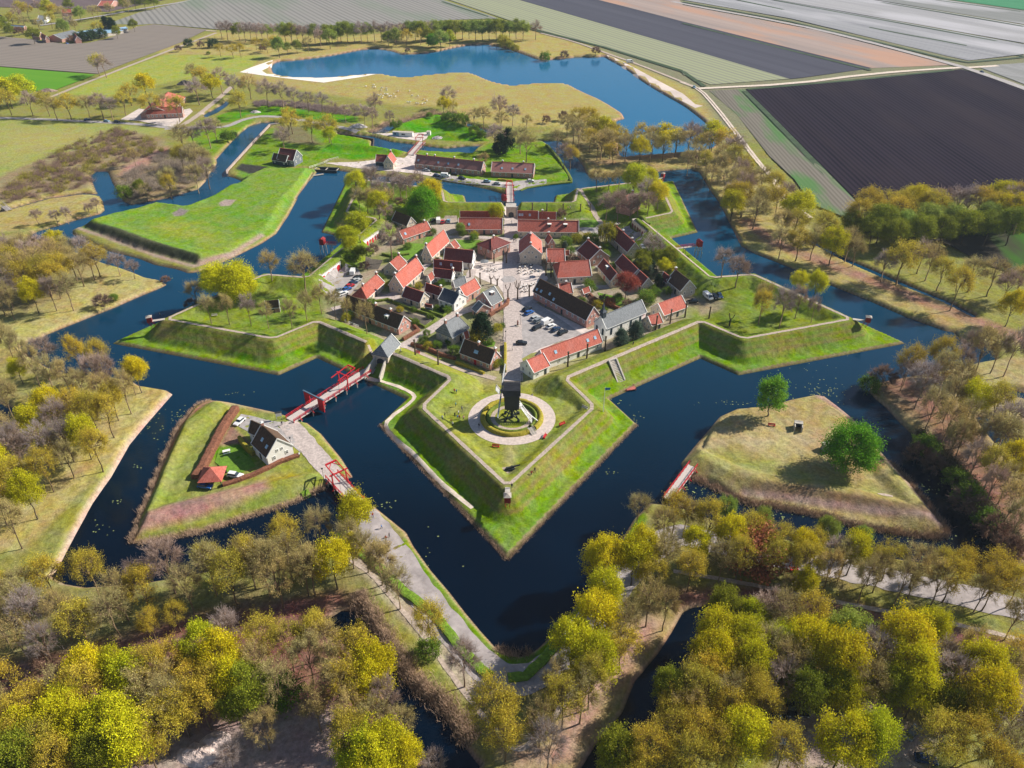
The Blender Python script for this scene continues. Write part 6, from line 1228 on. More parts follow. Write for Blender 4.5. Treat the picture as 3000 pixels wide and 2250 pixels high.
# cannon
cq = PG('W', 915, 1205); r = empty('cannon', cq, R(10)); tag(r, 'black cannon on its carriage near the bastion point', 'cannon')
m = MB(); m.tube([(-1.6, 0, 0.8), (-0.6, 0, 0.95), (2.3, 0, 1.5), (2.5, 0, 1.55)], [0.38, 0.33, 0.2, 0.26], 10); m.build('barrel', M_DARKG, r)
m = MB(); [m.bar((-1.8, s, 0.15), (0.9, s, 0.75), 0.3, 0.5) for s in (-0.4, 0.4)]; m.build('carriage', M_DOOR, r)
for s in (-0.75, 0.75): m = MB(); m.tube([(0.3, s-0.08, 0.45), (0.3, s+0.08, 0.45)], [0.55, 0.55], 12); m.build('wheel', M_DOOR, r)
pd_ = sheet('stone_pad', [(cq[0]+math.cos(k*.5)*(2.6+0.5*(k % 3)), cq[1]+math.sin(k*.5)*1.5) for k in range(13)], cq[2]+0.07, M_GRAVEL)
# ================================================================== people
def make_person(seed, pose):
    me = bpy.data.meshes.new('p'); v = [(0, 0, .95), (0, 0, 1.2), (0, 0, 1.42), (0, 0.01, 1.53), (0, 0.02, 1.64), (0, 0.02, 1.76)]; e = [(0, 1), (1, 2), (2, 3), (3, 4), (4, 5)]; rad = [.15, .14, .15, .06, .10, .085]
    for s in (-1, 1):
        st = pose*s; b = len(v)
        v += [(s*.10, 0, .86), (s*.11, -st*.16, .48), (s*.11, -st*.22+(.1 if st < 0 else 0), .08), (s*.11, -st*.22-.12, .04)]; rad += [.10, .065, .045, .04]; e += [(0, b), (b, b+1), (b+1, b+2), (b+2, b+3)]
        b = len(v); v += [(s*.19, 0, 1.40), (s*.25, st*.08, 1.14), (s*.26, st*.14-.08, .90), (s*.26, st*.15-.1, .82)]; rad += [.06, .045, .035, .03]; e += [(2, b), (b, b+1), (b+1, b+2), (b+2, b+3)]
        for j, (dx, dl) in enumerate(((-.03, .06), (-.012, .08), (.005, .085), (.02, .08), (.035, .065))):
            v.append((s*.26+dx*.6, st*.15-.1-.02+dx*.8, .82-dl)); rad.append(.01); e.append((b+3, len(v)-1))
    me.from_pydata(v, e, []); o = bpy.data.objects.new('p', me); C.objects.link(o); md = o.modifiers.new('s', 'SKIN')
    for i, sv in enumerate(me.skin_vertices[0].data): sv.radius = (rad[i], rad[i]); 
    me.skin_vertices[0].data[0].use_root = True
    o.modifiers.new('u', 'SUBSURF').levels = 1; bpy.context.view_layer.update()
    out = bpy.data.meshes.new_from_object(o.evaluated_get(bpy.context.evaluated_depsgraph_get())); bpy.data.objects.remove(o); out.name = 'person'; return out
M_SKIN = mat('skin', (0.5, 0.3, 0.22), 0.6, 0.1, 3); M_HAIR = mat('hair', (0.06, 0.04, 0.03), 0.8, 0.3, 5); M_SHIRT = mat('shirt', (0.9, 0.9, 0.9), 0.8, 0.1, 3, objcol=True); M_TROU = mat('trousers', (0.045, 0.055, 0.085), 0.9, 0.3, 3)
PM = []
for i, ps in enumerate((0.0, 1.0, -1.0)):
    me = make_person(i, ps); 
    for q in (M_SKIN, M_HAIR, M_SHIRT, M_TROU): me.materials.append(q)
    for p_ in me.polygons:
        c_ = p_.center; p_.material_index = 1 if (c_.z > 1.70 or (c_.z > 1.58 and c_.y > 0.05)) else 0 if (c_.z > 1.5 or c_.z < 0.92 and abs(c_.x) > 0.2) else 2 if c_.z > 0.93 else 3
        p_.use_smooth = True
    PM.append(me)
CLO = {'white': (.8, .8, .8), 'red': (.6, .03, .03), 'blue': (.1, .25, .6), 'black': (.03, .03, .04), 'grey': (.3, .3, .32), 'pink': (.7, .3, .35), 'teal': (.1, .4, .45), 'orange': (.7, .25, .05)}
def person(c, x, y, colr, where):
    q = PG(c, x, y); o = bpy.data.objects.new('person', rnd.choice(PM)); C.objects.link(o); o.location = (q[0], q[1], q[2]+0.06); o.rotation_euler = (0, 0, rnd.uniform(0, 6.28)); k = rnd.uniform(0.96, 1.06); o.scale = (k, k, k)
    o.color = (*CLO[colr], 1); tag(o, 'person in %s top %s' % (colr, where), 'person', 'people')
for a in (('W', 315, 520, 'teal', 'standing alone in the grass left of the windmill'), ('W', 382, 565, 'grey', 'nearest the mill among the bastion group'), ('W', 305, 635, 'black', 'standing behind the picnic group'), ('W', 345, 610, 'white', 'beside the picnic group on the bastion'),
          ('W', 355, 660, 'red', 'sitting group centre on the bastion grass'), ('W', 400, 665, 'pink', 'at the right of the picnic group'), ('W', 335, 658, 'blue', 'in the picnic group left side'), ('W', 198, 635, 'black', 'at the left end of the bastion group'), ('W', 172, 665, 'white', 'farthest left of the bastion group'),
          ('W', 266, 700, 'orange', 'below the bastion picnic group'), ('W', 282, 730, 'white', 'lowest of the bastion group'), ('W', 300, 370, 'red', 'resting in the grass near the cut rampart path'), ('W', 322, 380, 'blue', 'resting beside the red one near the rampart path'), ('W', 566, 750, 'black', 'on the cobbled ring left of the mill'),
          ('W', 1132, 435, 'black', 'on the cobbled ring right of the mill'), ('W', 1142, 430, 'grey', 'walking with another right of the mill'), ('W', 1168, 1225, 'black', 'on the right path near the bastion point'), ('W', 1130, 1262, 'red', 'on the right path near the bastion point'), ('W', 920, 1400, 'black', 'by the front sentry box'),
          ('E', 385, 75, 'white', 'by the gatehouse ramp'), ('E', 380, 45, 'blue', 'behind the gatehouse'), ('E', 280, 105, 'blue', 'on the slope below the gatehouse'), ('X', 1112, 325, 'black', 'with a dog shadow near the toll house'), ('X', 1285, 640, 'white', 'at the hedge end on the left island'), ('B', 1118, 465, 'black', 'walking in the north street'),
          ('B', 1132, 465, 'grey', 'walking beside another in the north street'), ('B', 968, 632, 'black', 'alone at the left of the square'), ('B', 1104, 345, 'blue', 'near the north gate tunnel'), ('B', 1108, 1165, 'white', 'in the main street before the mill'), ('B', 1890, 1135, 'black', 'on the rampart path below the church'), ('B', 1325, 890, 'blue', 'by the long barrack wall'),
          ('V', 262, 1040, 'white', 'on the north rampart path'), ('V', 235, 1045, 'pink', 'following on the north rampart path'), ('A', 1040, 945, 'white', 'at the left bastion point'), ('A', 1058, 945, 'blue', 'beside another at the left bastion point'), ('E', 205, 1140, 'red', 'on the moat road nearest the drawbridge'), ('E', 262, 1215, 'blue', 'second on the moat road'),
          ('E', 290, 1290, 'red', 'cycling on the moat road'), ('E', 312, 1270, 'black', 'cycling beside the red one'), ('D', 2085, 378, 'grey', 'crossing the long drawbridge'), ('D', 2100, 372, 'white', 'crossing the long drawbridge with another')): person(*a)
# ================================================================== cars
def car_proto(kind):
    Lc, Wc, Hc = {'car': (4.3, 1.78, 1.48), 'van': (5.2, 1.95, 2.2), 'estate': (4.7, 1.82, 1.52), 'camper': (6.2, 2.2, 2.7)}[kind]
    r = bpy.data.objects.new(kind if kind != 'estate' else 'car', None); h = Lc/2; m = MB()
    if kind in ('van', 'camper'): pf = [(-h, .35), (-h, Hc*.95), (-h+.15, Hc), (h*.45, Hc), (h*.78, Hc*.58), (h*.98, Hc*.5), (h, .4)]; hi = Hc*.6
    else: pf = [(-h, .35), (-h+.02, .85), (-h+.2, .95), (h*.5, .95), (h*.95, .78), (h, .4)]; hi = .95
    m.add([(x, -Wc/2, z) for x, z in pf]+[(x, Wc/2, z) for x, z in pf], [tuple(range(len(pf))), tuple(range(len(pf), 2*len(pf)))[::-1]]+[(i, (i+1) % len(pf), len(pf)+(i+1) % len(pf), len(pf)+i) for i in range(len(pf))])
    me = m.mesh('body'); bm = bmesh.new(); bm.from_mesh(me); bmesh.ops.bevel(bm, geom=bm.edges[:], offset=0.09, segments=2, affect='EDGES', profile=0.6); bm.to_mesh(me); bm.free(); me.materials.append(M_PAINT)
    parts = [('body', me)]
    if kind in ('car', 'estate'):
        b0, b1, t0, t1 = (-h+.25, h*.42, -h+(.85 if kind == 'car' else .5), h*.1)
        m = MB(); y0, y1 = Wc/2-.08, Wc/2-.28
        m.add([(b0, -y0, .93), (b1, -y0, .93), (b1, y0, .93), (b0, y0, .93), (t0, -y1, Hc-.06), (t1, -y1, Hc-.06), (t1, y1, Hc-.06), (t0, y1, Hc-.06)], [(3, 2, 1, 0), (4, 5, 6, 7), (0, 1, 5, 4), (1, 2, 6, 5), (2, 3, 7, 6), (3, 0, 4, 7)]); me = m.mesh('windows'); me.materials.append(M_GLASS); parts.append(('windows', me))
        m = MB(); m.box(t0-.03, t1+.03, -y1-.03, y1+.03, Hc-.07, Hc); me = m.mesh('roof'); me.materials.append(M_PAINT); parts.append(('roof', me))
    else:
        m = MB(); m.add([(h*.46+.06, -Wc/2+.15, Hc-.1), (h*.79+.06, -Wc/2+.1, Hc*.6), (h*.79+.06, Wc/2-.1, Hc*.6), (h*.46+.06, Wc/2-.15, Hc-.1), (h*.46-.1, -Wc/2+.15, Hc-.2), (h*.79-.15, -Wc/2+.1, Hc*.55), (h*.79-.15, Wc/2-.1, Hc*.55), (h*.46-.1, Wc/2-.15, Hc-.2)], [(0, 1, 2, 3), (7, 6, 5, 4), (0, 4, 5, 1), (2, 6, 7, 3), (1, 5, 6, 2), (0, 3, 7, 4)]); me = m.mesh('windscreen'); me.materials.append(M_GLASS); parts.append(('windscreen', me))
        m = MB(); m.box(h*.05, h*.5, -Wc/2-.01, Wc/2+.01, Hc*.6, Hc*.85); me = m.mesh('side_windows'); me.materials.append(M_GLASS); parts.append(('side_windows', me))
    for x in (-h*.62, h*.64):
        for s in (-1, 1): m = MB(); m.tube([(x, s*(Wc/2-.18), .33), (x, s*(Wc/2+.02), .33)], [.33, .33], 12); me = m.mesh('wheel'); me.materials.append(M_DARKG); parts.append(('wheel', me))
    for s in (-1, 1): m = MB(); m.box(h-.08, h+.02, s*Wc*.36-.18, s*Wc*.36+.18, .58, .72); me = m.mesh('headlight'); me.materials.append(M_WHITE); parts.append(('headlight', me))
    return r, parts
M_PAINT = mat('car paint', (0.9, 0.9, 0.9), 0.25, 0.03, 1, objcol=True, spec=0.6)
CARP = {k: car_proto(k) for k in ('car', 'van', 'estate', 'camper')}
COLS = {'white': (.85, .85, .85), 'black': (.02, .022, .026), 'blue': (.03, .13, .42), 'pale blue': (.25, .42, .55), 'red': (.5, .02, .03), 'grey': (.22, .24, .26), 'silver': (.5, .52, .54), 'navy': (.02, .05, .12)}
def car(c, x, y, dx, dy, colr, label, kind='car', group='parked cars'):
    q = PG(c, x, y, 0.5); a = PG(c, x+dx, y+dy, 0.5); rp_, parts = CARP[kind]; o = rp_.copy(); C.objects.link(o); o.location = (q[0], q[1], q[2]+0.1); o.rotation_euler = (0, 0, math.atan2(a[1]-q[1], a[0]-q[0]))
    for n_, me in parts:
        ch_ = bpy.data.objects.new(n_, me); C.objects.link(ch_); ch_.parent = o; ch_.color = (*COLS[colr], 1)
    tag(o, label, 'van' if kind == 'van' else 'camper van' if kind == 'camper' else 'car', group)
for i, (x, y, cl, kd, lb) in enumerate(((1203, 897, 'black', 'car', 'black car heading the angled row on the car park'), (1216, 922, 'blue', 'car', 'bright blue car in the angled car park row'), (1253, 957, 'silver', 'car', 'silver car after the blue one in the angled row'), (1280, 972, 'grey', 'estate', 'grey car left of the white van'),
        (1332, 984, 'white', 'van', 'white van in the angled car park row'), (1358, 1009, 'white', 'car', 'small white car below the white van'), (1390, 1029, 'navy', 'car', 'navy car second from the row end'), (1434, 1049, 'black', 'estate', 'black car at the lower end of the angled row'), (1267, 1018, 'black', 'car', 'black car parked left of the angled row'))):
    car('B', x, y, 30, -14, cl, lb, kd)
car('B', 1168, 1118, 30, 0, 'black', 'lone black car beside the main street')
for x, y, dx, dy, cl, lb, kd in ((75, 660, 5, -20, 'white', 'white van at the top of the left car park', 'van'), (107, 692, 20, -8, 'black', 'black car top of the left car park row', 'car'), (97, 712, 20, -8, 'silver', 'silver car in the left car park row', 'car'), (76, 728, 20, -8, 'navy', 'navy car in the left car park row', 'car'), (55, 748, 20, -8, 'red', 'red car in the left car park row', 'car'), (36, 768, 20, -8, 'blue', 'blue car in the left car park row', 'car'), (12, 797, 20, -8, 'white', 'white car low in the left car park row', 'estate'), (-12, 775, 20, -8, 'grey', 'grey car at the left edge of the car park', 'car'),
        (628, 328, 0, -20, 'white', 'white van behind the long red roofed house', 'van'), (656, 332, 2, -20, 'red', 'red car parked beside the white van', 'car'), (694, 327, 2, -20, 'pale blue', 'pale blue car right of the red one', 'car'), (600, 322, 20, -5, 'black', 'black car left of the white van', 'car')): car('B', x, y, dx, dy, cl, lb, kd)
for x, y, dx, dy, cl, lb, kd in ((555, 1103, 20, 3, 'silver', 'silver car by the first quay homes', 'car'), (618, 1139, 20, 3, 'navy', 'navy car behind the big white one on the quay', 'car'), (675, 1141, 20, 3, 'white', 'big white van on the quay', 'van'), (735, 1128, 20, 3, 'black', 'black car at the quay home doors', 'car'), (783, 1156, 20, 3, 'black', 'black pickup like car on the quay', 'estate'), (945, 1176, 20, 3, 'pale blue', 'pale blue car on the quay', 'car'), (1012, 1191, 20, 3, 'silver', 'silver blue car next to the north drawbridge', 'car'), (1225, 1173, 20, 0, 'white', 'white car by the right quay hedge', 'car'), (1870, 404, 30, -2, 'white', 'white camper van parked beside the lake track', 'camper')): car('H', x, y, dx, dy, cl, lb, kd)
for c, x, y, dx, dy, cl, lb, kd in (('C', 163, 820, 12, 18, 'white', 'white van parked on the right bastion grass', 'van'), ('C', 205, 816, 12, 18, 'black', 'black car beside the white van on the bastion', 'car'), ('C', 240, 812, 12, 18, 'navy', 'navy car at the right of the bastion row', 'car'), ('C', 63, 848, -20, 2, 'black', 'black car by the grey stone house', 'car'), ('V', 1040, 1452, 14, 24, 'grey', 'grey car beside the casemate yard', 'car'),
        ('D', 1552, 522, -28, 20, 'white', 'white hatchback behind the toll house', 'car'), ('D', 1525, 870, 40, 6, 'white', 'white estate car beside the pyramid roofed carport', 'estate'), ('D', 1330, 940, 40, 6, 'blue', 'blue car under the carport', 'car'), ('L', 703, 1050, 4, 20, 'black', 'dark car at the left of the wood parking', 'car'), ('L', 782, 1052, 4, 20, 'black', 'second dark car in the wood parking', 'car'), ('L', 612, 1112, 20, 4, 'black', 'dark car nose to nose with the blue one', 'car'), ('L', 610, 1182, 20, 8, 'blue', 'blue car in the wood parking', 'car'), ('L', 1045, 1080, 8, 20, 'white', 'white car half hidden by a yellow tree', 'car'), ('L', 1122, 1085, 8, 24, 'white', 'white car in the sun in the wood parking', 'estate'),
        ('L', 1370, 1172, 4, 20, 'black', 'dark car under the trees right of the white ones', 'car'), ('L', 1490, 1212, 16, -18, 'grey', 'grey car at the right of the wood parking', 'car'), ('L', 1575, 1382, 24, 4, 'navy', 'navy car at the bottom of the wood parking', 'car'), ('L', 600, 1255, 24, 4, 'silver', 'silver car under the left trees of the parking', 'car'), ('G', 692, 786, 20, 2, 'pale blue', 'pale blue car on the farm road', 'car'), ('G', 757, 789, 20, 2, 'black', 'black car on the farm road', 'car'), ('G', 565, 776, 20, -4, 'navy', 'navy car under the roadside trees', 'car'), ('I', 1940, 468, 20, 8, 'navy', 'lone dark blue car on the far road', 'car'), ('I', 75, 566, 8, 10, 'pale blue', 'pale blue car at the track bend', 'car'), ('G', 435, 283, 10, 3, 'blue', 'blue tractor like car at the far barn', 'car')): car(c, x, y, dx, dy, cl, lb, kd)
# ================================================================== hedges
def hedge(label, c, s, wd, h, m_, z=0):
    pts = T(c, s, TOWN); q = []
    for a, b in zip(pts[:-1], pts[1:]):
        L = math.hypot(b[0]-a[0], b[1]-a[1]); k = max(1, int(L/0.6)); q += [(a[0]+(b[0]-a[0])*i/k, a[1]+(b[1]-a[1])*i/k) for i in range(k)]
    q.append(pts[-1]); V = []; F = []
    for i, p in enumerate(q):
        a, b = q[max(i-1, 0)], q[min(i+1, len(q)-1)]; dx, dy = b[0]-a[0], b[1]-a[1]; L = math.hypot(dx, dy) or 1; nx_, ny_ = -dy/L, dx/L; z0 = gz(*p)
        for t, hh in ((-1, -0.1), (-1.02, h*0.8), (-0.6, h), (0.6, h), (1.02, h*0.8), (1, -0.1)):
            j = 0.12*mnoise.noise((p[0]*1.7+t, p[1]*1.7, hh)); V.append((p[0]+nx_*(t*wd/2+j), p[1]+ny_*(t*wd/2+j), z0+hh+(j if hh > 0 else 0)))
        if i:
            for k in range(5): F.append(((i-1)*6+k, (i-1)*6+k+1, i*6+k+1, i*6+k))
    n = len(q)-1; o_ = link('hedge', MBend(V, F, n), m_); tag(o_, label, 'hedge', 'hedges'); return o_
def MBend(V, F, n):
    me = bpy.data.meshes.new('hedge'); me.from_pydata(V, [], F+[(0, 1, 2, 3, 4, 5), tuple(n*6+k for k in (5, 4, 3, 2, 1, 0))]); me.update(); return me
hedge('wide brown beech hedge left of the toll house garden', 'X', '650,170 560,300 480,440 400,600 330,740 250,860', 2.6, 1.8, M_BEECH)
hedge('low brown hedge between the grass and toll house drive', 'X', '520,925 700,870 900,790 1100,690 1280,630', 1.3, 1.1, M_BEECH)
hedge('golden hedge dividing the toll house garden', 'X', '690,470 740,540 790,590 830,620', 1.2, 1.7, M_YHEDGE)
hedge('brown hedge along the pavement right of the gatehouse', 'B', '455,1130 560,1160 640,1195 740,1225', 1.3, 1.2, M_BEECH)
hedge('golden low hedge below the brown roofed house', 'B', '745,1245 850,1285 925,1320', 1.1, 1.0, M_YHEDGE)
hedge('green hedge framing the vegetable garden', 'B', '335,855 460,905 560,935 615,965 600,985 540,1020 440,965', 0.9, 1.0, M_HEDGE)
hedge('green hedge around the shed garden', 'B', '520,900 600,930 660,950 705,905', 0.9, 1.0, M_HEDGE)
hedge('green hedge left of the vegetable garden', 'B', '205,855 300,840 330,850', 0.9, 1.0, M_HEDGE)
hedge('green hedge before the white meeting house', 'B', '610,740 660,735 720,735', 1.0, 1.1, M_HEDGE)
hedge('brown hedge around the red tree garden', 'B', '1600,800 1640,840 1720,870 1800,900', 1.2, 1.2, M_BEECH)
hedge('golden hedge lining the street before the mill', 'B', '1062,1130 1062,1220 1060,1310', 1.0, 1.3, M_YHEDGE)
hedge('brown hedge behind the car park railing', 'B', '960,945 1030,900 1075,870 1082,840', 1.2, 1.2, M_BEECH)
hedge('green hedge by the left meadow lawn', 'B', '265,545 330,560 440,545', 1.0, 1.0, M_HEDGE)
hedge('green hedge along the quay edge right', 'H', '1160,1215 1200,1200 1350,1178 1490,1165 1470,1120 1400,1020 1330,940', 1.6, 1.2, M_HEDGE)
hedge('green hedge before the right quay homes', 'O', '2060,835 2212,850', 1.2, 1.0, M_YHEDGE)
hedge('golden hedge beside the barrack yard', 'V', '570,1410 620,1470 680,1560', 1.6, 1.2, M_YHEDGE)
hedge('green hedge above the casemate wall', 'V', '950,1180 1030,1250 1100,1310', 1.6, 1.0, M_HEDGE)
hedge('brown hedge behind the long cottage by the rampart', 'B', '470,1010 500,1040 400,1100', 1.2, 1.2, M_BEECH)
# parapet of turf along the moat road: long grass bank
for lab, s in (('long low grass bank along the left side of the moat', '-240,-365 -100,-200 60,-20 250,140 420,300 600,430 760,640 900,790 970,840'), ('low grass bank right of the moat point', '1080,850 1190,840 1300,740 1420,600')):
    o = hedge(lab, 'K', s, 2.2, 0.7, mat('bank turf', (0.15, 0.26, 0.02), 0.95, 0.4, 1.5, bump=0.8)); o.name = 'grass_bank'; o['category'] = 'bank'; o['group'] = 'grass banks'
# ================================================================== street furniture
def pollard(label, c, x, y, h, forks=3, lean=0):
    q = PG(c, x, y); s = rnd.random()*6; m = MB(); m.tube([(0, 0, -0.2), (0.05, 0, h*0.5), (lean*0.5, 0, h*(0.62 if forks > 1 else 1))], [0.34, 0.28, 0.24], 8); r = empty('pollard_tree', q, s); tag(r, label, 'tree', 'pollarded trees'); m.build('trunk', MATS['bark'], r).color = (0.9, 0.8, 0.7, 1)
    if forks > 1:
        for k in range(forks):
            a = k*2*math.pi/forks; d = Vector((math.cos(a), math.sin(a), 0)); b = Vector((lean*0.5, 0, h*0.58)); m = MB(); m.tube([b, b+d*0.9+Vector((0, 0, h*0.18)), b+d*1.2+Vector((0, 0, h*0.42))], [0.2, 0.15, 0.17], 7); m.build('branch', MATS['bark'], r).color = (0.9, 0.8, 0.7, 1)
    else: m = MB(); m.tube([(0.05, 0, h-0.5), (0.05, 0, h+0.2)], [0.32, 0.4], 7); m.build('crown_knob', MATS['bark'], r)
for c, x, y, h, f, lb in (('B', 1080, 835, 7, 2, 'leaning bare pollard at the left of the square edge'), ('B', 1142, 835, 8, 4, 'tall forked pollard at the car park corner'), ('B', 1218, 815, 5, 1, 'thin bare pollard by the low terrace'), ('B', 970, 735, 4, 3, 'forked pollard tree in the square, left'), ('B', 1010, 745, 4, 3, 'forked pollard tree in the square, right'), ('B', 900, 735, 5, 1, 'thin dark pollard near the orange brick house'),
        ('B', 990, 600, 7, 3, 'pollard before the hip roofed house, middle'), ('B', 1070, 600, 7, 3, 'pollard before the hip roofed house, right'), ('B', 930, 595, 6, 3, 'pollard before the hip roofed house, left'), ('B', 835, 690, 6, 3, 'pollard by the white gabled house'), ('B', 1325, 680, 8, 4, 'tall pollard left of the wide orange roofed house'), ('B', 1358, 690, 8, 3, 'tall pollard touching the wide orange roofed house'), ('B', 1270, 600, 7, 3, 'pollard before the tavern'),
        ('B', 1467, 1272, 6, 1, 'bare pollard nearest the mill on the front rampart'), ('B', 1590, 1218, 6, 1, 'bare pollard behind the long orange house'), ('B', 1708, 1170, 6, 1, 'bare pollard left of the church yard'), ('B', 1817, 1125, 6, 1, 'bare pollard below the church'), ('B', 1930, 1075, 6, 1, 'bare pollard right of the church shrubs'), ('B', 2037, 1033, 6, 1, 'bare pollard beside the small orange shed'), ('B', 2130, 990, 6, 1, 'bare pollard beside the right orange house'),
        ('B', 628, 1262, 6, 1, 'bare pollard on the front left rampart'), ('B', 480, 1198, 6, 1, 'bare pollard by the gatehouse benches'), ('C', 170, 958, 5, 1, 'bare pollard on the right bastion lawn'), ('C', 302, 1008, 5, 3, 'forked pollard on the right bastion lawn'), ('C', 14, 950, 6, 1, 'bare pollard near the stair in the rampart'), ('B', 1238, 255, 3.5, 1, 'small pollard first on the north rampart'), ('B', 1332, 257, 3.5, 1, 'small pollard second on the north rampart'), ('B', 1437, 260, 3.5, 1, 'small pollard third on the north rampart'), ('B', 1549, 262, 3.5, 1, 'small pollard fourth on the north rampart'), ('B', 1612, 258, 3.5, 1, 'small pollard last on the north rampart')):
    pollard(lb, c, x, y, h, f)
def lamp(label, c, x, y, h=4.2):
    q = PG(c, x, y); r = empty('street_lamp', q); tag(r, label, 'street lamp', 'street lamps'); m = MB(); m.tube([(0, 0, 0), (0, 0, h)], [0.08, 0.05], 6); m.build('post', M_DARKG, r)
    m = MB(); m.tube([(0, 0, h), (0, 0, h+0.25), (0, 0, h+0.5), (0, 0, h+0.6)], [0.1, 0.24, 0.28, 0.06], 6); m.build('lantern', M_DARKG, r)
for lb, c, x, y in (('street lamp by the toll house corner', 'X', 1212, 570), ('street lamp before the island drawbridge', 'X', 1530, 880), ('street lamp right of the mill street', 'W', 1025, 285), ('street lamp left of the mill street', 'W', 812, 295), ('street lamp at the square edge near the brick house', 'B', 1065, 1110), ('street lamp in the upper main street', 'B', 1062, 560), ('street lamp beside the car park', 'B', 1160, 1000)): lamp(lb, c, x, y)
def bench(label, c, x, y, a, m_=M_REDP, group='benches'):
    q = PG(c, x, y); r = empty('bench', q, a); tag(r, label, 'bench', group)
    m = MB(); m.box(-1.1, 1.1, -0.25, 0.25, 0.42, 0.5); m.build('seat', m_, r); m = MB(); m.box(-1.1, 1.1, 0.24, 0.32, 0.6, 1.0); m.build('backrest', m_, r)
    for s in (-0.9, 0.9): m = MB(); m.box(s-.06, s+.06, -0.22, 0.3, 0, 0.6); m.build('leg', m_, r)
for a in (('red bench below the windmill ring path', 'W', 745, 960, -0.15), ('red bench right of the windmill on the grass', 'W', 1465, 720, 0.6), ('red bench at the lower right edge of the ring path', 'W', 1280, 850, 1.2), ('red bench near the tall narrow tree', 'F', 575, 550, -0.2), ('red bench by the gatehouse pollard', 'B', 490, 1185, -0.3), ('red bench on the road below the right island', 'L', 720, 158, 0.1)): bench(*a)
bench('white bench on the right bastion under bare trees', 'C', 365, 700, 0.3, M_WHITE); bench('pale bench on the left island lawn', 'A', 1390, 943, 0.2, M_CONC); bench('pale bench under the big bare tree left', 'A', 1812, 700, 0.2, M_CONC); bench('grey bench on the front bastion right flank', 'W', 1705, 545, -0.7, M_CONC)
# picnic set
q = PG('X', 560, 600); r = empty('picnic_table', q, 0.4); tag(r, 'white picnic table on the toll house lawn', 'table'); m = MB(); m.box(-1.1, 1.1, -.4, .4, .7, .78); m.build('tabletop', M_WHITE, r)
for s in (-1, 1): m = MB(); m.box(-1.1, 1.1, s*.9-.15, s*.9+.15, .42, .48); m.build('seat', M_WHITE, r); m = MB(); m.bar((s*.8, -.9, 0.1), (s*.8, .9, 0.1), .1); m.bar((s*.8, 0, 0), (s*.8, 0, .7), .1); m.build('leg', M_WHITE, r)
# cafe tables with chairs
M_TBL = mat('table top', (0.75, 0.72, 0.68), 0.5, 0.05, 2); M_CHR = mat('cafe chair', (0.05, 0.045, 0.05), 0.6, 0.2, 2)
tm_ = MB(); tm_.tube([(0, 0, .72), (0, 0, .76)], [.42, .42], 12); TT = tm_.mesh('tabletop'); TT.materials.append(M_TBL); tm_ = MB(); tm_.tube([(0, 0, 0), (0, 0, .72)], [.05, .05], 6); tm_.box(-.22, .22, -.22, .22, 0, .04); TP = tm_.mesh('pedestal'); TP.materials.append(M_CHR)
tm_ = MB(); tm_.box(-.22, .22, -.22, .22, .42, .46); CS_ = tm_.mesh('seat'); CS_.materials.append(M_CHR); tm_ = MB(); tm_.box(-.22, .22, .2, .24, .5, .9); CB_ = tm_.mesh('backrest'); CB_.materials.append(M_CHR)
CL_ = []
for sx in (-.2, .2):
    for sy in (-.2, .2): tm_ = MB(); tm_.bar((sx, sy, 0), (sx, sy, .44), .04); me = tm_.mesh('leg'); me.materials.append(M_CHR); CL_.append(me)
def cafe(c, pts, where):
    for i, (x, y) in enumerate(pts):
        q = PG(c, x, y); r = empty('cafe_table', (q[0], q[1], TOWN+0.06)); tag(r, 'round pale cafe table, %s from the left among tables %s' % (ordn(i+1), where), 'table', 'cafe tables '+where); link('tabletop', TT, None, r); link('pedestal', TP, None, r)
        for k in range(2):
            a = rnd.uniform(0, 1.5)+math.pi*k; ch_ = empty('cafe_chair', (q[0]+math.sin(a)*-.75*-1, q[1]-math.cos(a)*.75*-1, TOWN+0.06), a); tag(ch_, 'dark cafe chair pulled up to a round table '+where, 'chair', 'cafe chairs '+where)
            link('seat', CS_, None, ch_); link('backrest', CB_, None, ch_)
            for l_ in CL_: link('leg', l_, None, ch_)
cafe('B', sorted([(1155, 600), (1155, 615), (1157, 632), (1155, 650), (1157, 668), (1190, 597), (1192, 612), (1192, 630), (1195, 650), (1198, 672), (1228, 600), (1228, 618), (1230, 635), (1240, 652), (1236, 668), (1268, 652)]), 'below the tavern')
cafe('B', sorted([(1165, 765), (1180, 752), (1195, 770), (1175, 785), (1205, 785), (1230, 750), (1245, 740), (1200, 750)]), 'by the car park corner')
cafe('B', sorted([(915, 640), (940, 650), (960, 655), (985, 645), (1000, 655)]), 'at the square left side')
def parasol(label, c, x, y, rad, m_):
    q = PG(c, x, y); r = empty('parasol', (q[0], q[1], TOWN)); tag(r, label, 'parasol', 'parasols'); m = MB(); m.tube([(0, 0, 0), (0, 0, 2.6)], [.04, .04], 6); m.build('pole', M_WOOD, r)
    m = MB(); m.add([(0, 0, 2.9)]+[(rad*math.cos(k*math.pi/4), rad*math.sin(k*math.pi/4), 2.3) for k in range(8)]+[(0, 0, 2.8)], [(0, 1+k, 1+(k+1) % 8) for k in range(8)]+[(9, 1+(k+1) % 8, 1+k) for k in range(8)]); m.build('canopy', m_, r)
parasol('dark grey parasol at the left of the square', 'B', 928, 618, 2.0, RF['slate']); parasol('pale grey parasol at the barrack corner', 'B', 1283, 682, 1.5, M_CONC); parasol('blue parasol before the tavern', 'B', 1170, 510, 1.1, MATS['blue paint'])
